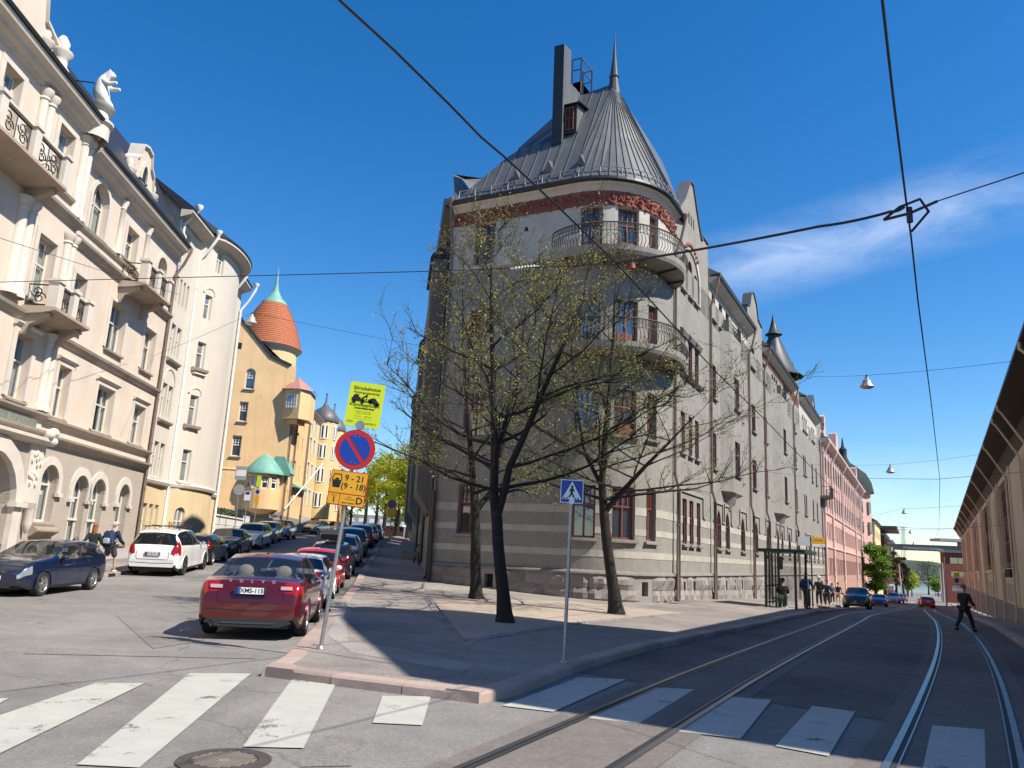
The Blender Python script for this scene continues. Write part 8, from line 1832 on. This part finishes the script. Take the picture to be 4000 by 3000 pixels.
q = at(3300+675/4.148, 2000+1100/4.148, 150); post((q[0], q[1], gz(q[0], q[1])), 4.2, 'round red and blue no-parking sign near the chestnut tree on the right street', [(circ(.5), 3.9, SRD, 'round_sign'), (circ(.34), 3.9, SB, 'inner_field')])
# ------------------------------------------------------------ bus shelter
GRN = mat('dark_green_paint', (.018, .05, .036), .45, .08, 5); SHG = mat('shelter_glass', (.05, .08, .07), .03, 0, spec=.6, trans=.78)
f0 = gp(3040, 2376, KH); f1 = gp(3126, 2382, KH); t = (f1-f0)[:2]; LS = float(np.linalg.norm(t)); t = np.array((.465, .885)); LS = 3.6
f1 = np.array([f0[0]+t[0]*LS, f0[1]+t[1]*LS]); SHF = Fac(f0[:2]+np.array((.885, -.465))*.75, t); zs = gz(f0[0]+1, f0[1]+1)+KH
sh = thing('bus_shelter', 'dark green glazed tram stop shelter with a person seated inside on the right pavement', 'bus shelter', (f0[0], f0[1], zs))
HS = 2.45
for s in (0, LS):
    for d in (0, -1.25): mb = MB(); fbox(mb, SHF, s-.05, s+.05, zs-.1, zs+HS, d-.05, d+.05); mb.build('post', GRN, sh)
mb = MB(); fbox(mb, SHF, -.35, LS+.5, zs+HS, zs+HS+.14, -1.5, .45); mb.build('roof', GRN, sh)
for a, b in ((.06, LS/2-.03), (LS/2+.03, LS-.06)): mb = MB(); fbox(mb, SHF, a, b, zs+.25, zs+HS-.1, -1.26, -1.24); mb.build('glass_panel', SHG, sh)
for s in (0, LS): mb = MB(); SDf = Side(SHF, s, 1); mb.add([SHF.p(s, -1.2, zs+.25), SHF.p(s, -.06, zs+.25), SHF.p(s, -.06, zs+HS-.1), SHF.p(s, -1.2, zs+HS-.1)], ((0, 1, 2, 3),)); mb.build('glass_panel', SHG, sh)
mb = MB()
for k in range(1, 4): fbox(mb, SHF, LS*k/4-.025, LS*k/4+.025, zs+.1, zs+HS, -1.28, -1.22)
for z in (.22, .95): fbox(mb, SHF, .05, LS-.05, zs+z, zs+z+.05, -1.285, -1.215)
mb.build('glazing_bar', GRN, sh)
mb = MB(); fbox(mb, SHF, .4, LS-.9, zs+.42, zs+.48, -1.1, -.68)
for s in (.5, 1.4, LS-1.0): fbox(mb, SHF, s-.03, s+.03, zs, zs+.42, -.95, -.85)
mb.build('bench', GRN, sh); mb = MB(); fbox(mb, SHF, LS-.75, LS-.25, zs+1.7, zs+2.3, -1.2, -1.0); mb.build('display_box', IRON, sh)
mb = MB(); fbox(mb, SHF, LS-.85, LS-.2, zs+.45, zs+1.3, -1.18, -1.1); mb.build('timetable_panel', GRN, sh)
a = SHF.p(LS*.40, -.75, zs); person(0, 0, 1.7, R_(-20), 'person in dark coat sitting on the bench inside the shelter', BKC, GYC, (.6, .6, .6), (.04, .03, .02), 0, sit=True, pos=(a[0], a[1], zs-.02))
q = SHF.p(LS+.55, .2, 0); st = thing('tram_stop_sign', 'pole with amber tram stop plate and pale plate above the shelter roof', 'stop sign', (q[0], q[1], zs)); S3 = Sgn((q[0], q[1], zs), (q[0], q[1], zs+3.4)); MB().tube([S3.at(0, 0, 0), S3.at(0, 3.3, 0)], .035, 7).build('pole', GRN, st)
p = S3.poly(MB(), rrect(.62, .3, .02), 3.15, .03, .05, .36).build('amber_plate', SO, st); S3.text('RAITIOVAUNU', .065, .36, 3.16, .052, BLKT, p, .002); S3.poly(MB(), rrect(.62, .13, .01), 2.92, .03, .05, .36).build('white_plate', SW, st); S3.text('4 5', .1, .5, 2.92, .052, BLKT, st); S3.poly(MB(), rrect(.6, .42, .02), 3.08, .03, .045, -.35).build('pale_plate', mat('pale_grey_panel', (.5, .54, .55), .4, .05, 3), st)
# ------------------------------------------------------------ bicycle, barriers, lift, statue
def bicycle(p, az, label, s=1.0):
    T = thing('bicycle', label, 'bicycle', (0, 0, 0)); 
    for y in (-.52, .52):
        w = MB(); w.tube([(0, y+.33*math.cos(a), .34+.33*math.sin(a)) for a in np.linspace(0, 2*math.pi, 25)], .02, 5); wo_ = w.build('wheel', TYRE, T); k = MB(); [k.tube([(0, y, .34), (0, y+.32*math.cos(a), .34+.32*math.sin(a))], .004, 3) for a in np.linspace(0, 6.0, 12)]; k.build('spoke', STEEL, wo_)
    f = MB(); [f.tube(P, .017, 5) for P in (((0, -.52, .34), (0, -.1, .30), (0, .38, .78), (0, -.2, .78), (0, -.52, .34)), ((0, -.1, .30), (0, -.24, .9)), ((0, .52, .34), (0, .36, .95)))]; f.build('frame', BLUEP, T)
    h = MB(); h.tube([(-.28, .28, .98), (0, .37, 1.0), (.28, .28, .98)], .014, 5); h.build('handlebar', BLKPL, T); sd_ = MB(); sd_.ell((0, -.25, .94), (.07, .13, .04), 8, 5); sd_.build('saddle', BLKPL, T)
    T.matrix_world = Matrix.Translation(p) @ Matrix.Rotation(az, 4, 'Z') @ Matrix.Rotation(.12, 4, 'Y'); return T
q = GLf.p(9.0, .45, 0); bicycle((q[0], q[1], zl_(9.0)+.06), math.atan2(-GLf.d[0], GLf.d[1]), 'dark bicycle leaning against the shaded wall of the grey house')
q = at(1200, 2094, 99); BR = Fac(q[:2], (1, .05))
for i in range(3):
    T = thing('barrier', ('left', 'middle', 'right')[i]+' metal crowd barrier by the silver car at the crest of the left street', 'barrier', BR.p(i*2.2, 0, 3), 'barriers at the crest of the left street'); mb = MB(); z0 = gz(*BR.p(i*2.2)[:2])
    mb.tube([BR.p(i*2.2, 0, z0), BR.p(i*2.2, 0, z0+1.1), BR.p(i*2.2+2, 0, z0+1.1), BR.p(i*2.2+2, 0, z0)], .035, 5); mb.build('frame', STEEL, T); mb = MB()
    for k in range(1, 10): mb.tube([BR.p(i*2.2+.2*k, 0, z0+.2), BR.p(i*2.2+.2*k, 0, z0+1.1)], .016, 4)
    mb.build('bar', STEEL, T)
ORG_ = mat('orange_lift_paint', (.60, .12, .03), .45, .08, 4); q = at(1268, 2092, 103); lz = gz(q[0], q[1]); lt = thing('boom_lift', 'orange boom lift with raised platform before the pale yellow house', 'boom lift', (q[0], q[1], lz))
mb = MB(); mb.box(q[0]-1.1, q[0]+1.1, q[1]-1, q[1]+1.5, lz+.5, lz+1.9); mb.ell((q[0], q[1], lz+1.9), (1.1, 1.1, .8), 10, 6); mb.build('chassis', ORG_, lt); mb = MB()
for x in (-.9, .9):
    for y in (-.7, 1.1): mb.lathe([(0, -.2), (.45, -.2), (.45, .2), (0, .2)], c=(q[0]+x, q[1]+y, lz+.45), n=12, M=Matrix.Rotation(R_(90), 4, 'Y'))
mb.build('wheel', TYRE, lt); bk_ = at(1262, 1925, 101.5); mb = MB(); mb.tube([(q[0], q[1]+.5, lz+2.2), (q[0]+1.6, q[1]+2, lz+5.2), tuple(bk_+np.array([0, .6, .1]))], .18, 5); mb.build('boom', ORG_, lt)
mb = MB(); x, y, z = bk_; mb.box(x-1.6, x+1.6, y-.6, y+.6, z-.15, z)
for dz in (.55, 1.1): mb.tube([(x-1.6, y-.6, z+dz), (x+1.6, y-.6, z+dz), (x+1.6, y+.6, z+dz), (x-1.6, y+.6, z+dz), (x-1.6, y-.6, z+dz)], .05, 4)
for dx in (-1.6, -.5, .5, 1.6): mb.tube([(x+dx, y-.6, z), (x+dx, y-.6, z+1.1)], .05, 4)
mb.build('basket', ORG_, lt)
# bear statue on the cornice
bx = BE2.p(-11.1, .15, 0); zb = 17.6; bear = thing('bear_statue', 'white bear statue sitting upright with raised forepaws on the beige house cornice', 'statue', (0, 0, 0)); STW = mat('white_statue_paint', (.60, .59, .56), .8, .06, 6, bump=1, bscale=26)
V = [(0, 0, .42), (0, .02, .85), (0, .10, 1.28), (0, .24, 1.56), (0, .40, 1.66), (0, .62, 1.60), (0, -.1, .3)]; Rr = [(.44, .40), (.38, .36), (.31, .28), (.22, .20), (.19, .18), (.10, .09), (.36, .3)]; E = [(0, 1), (1, 2), (2, 3), (3, 4), (4, 5), (0, 6)]
for sd in (-1, 1):
    b = len(V); V += [(sd*.26, .12, 1.22), (sd*.27, .42, 1.06), (sd*.22, .72, 1.12+.05*sd), (sd*.21, .84, 1.10+.05*sd)]; Rr += [.15, .12, .095, .1]; E += [(2, b), (b, b+1), (b+1, b+2), (b+2, b+3)]
    b = len(V); V += [(sd*.30, .26, .36), (sd*.32, .46, .22), (sd*.32, .52, .08), (sd*.32, .66, .07)]; Rr += [.22, .17, .12, .11]; E += [(0, b), (b, b+1), (b+1, b+2), (b+2, b+3)]
    b = len(V); V += [(sd*.13, .34, 1.80), (sd*.155, .33, 1.88)]; Rr += [.06, .045]; E += [(4, b), (b, b+1)]
skinned('bear_body', V, E, Rr, STW, bear, 2)
bear.matrix_world = Matrix.Translation((bx[0], bx[1], zb-.02)) @ Matrix.Rotation(R_(-90)+math.atan2(.073, 1), 4, 'Z') @ Matrix.Diagonal((.74, .78, .84, 1))
MB().tube([(0, -.35, 1.2), (-.1, -1.6, 1.3)], .03, 5).build('stay_rod', IRON, bear)
fp = thing('flagpole', 'slanting white flagpole on the ochre house beside the copper-roofed bay', 'flagpole', YF.p(1.2, .1, 5.5)); MB().tube([YF.p(.6, .2, 4.6), YF.p(4.0, 2.6, 9.2)], .06, 6).build('pole', WPM, fp)
for o in [q for q in COL.objects if q.type == 'EMPTY' and not q.children and 'category' in q.keys()]: bpy.data.objects.remove(o)
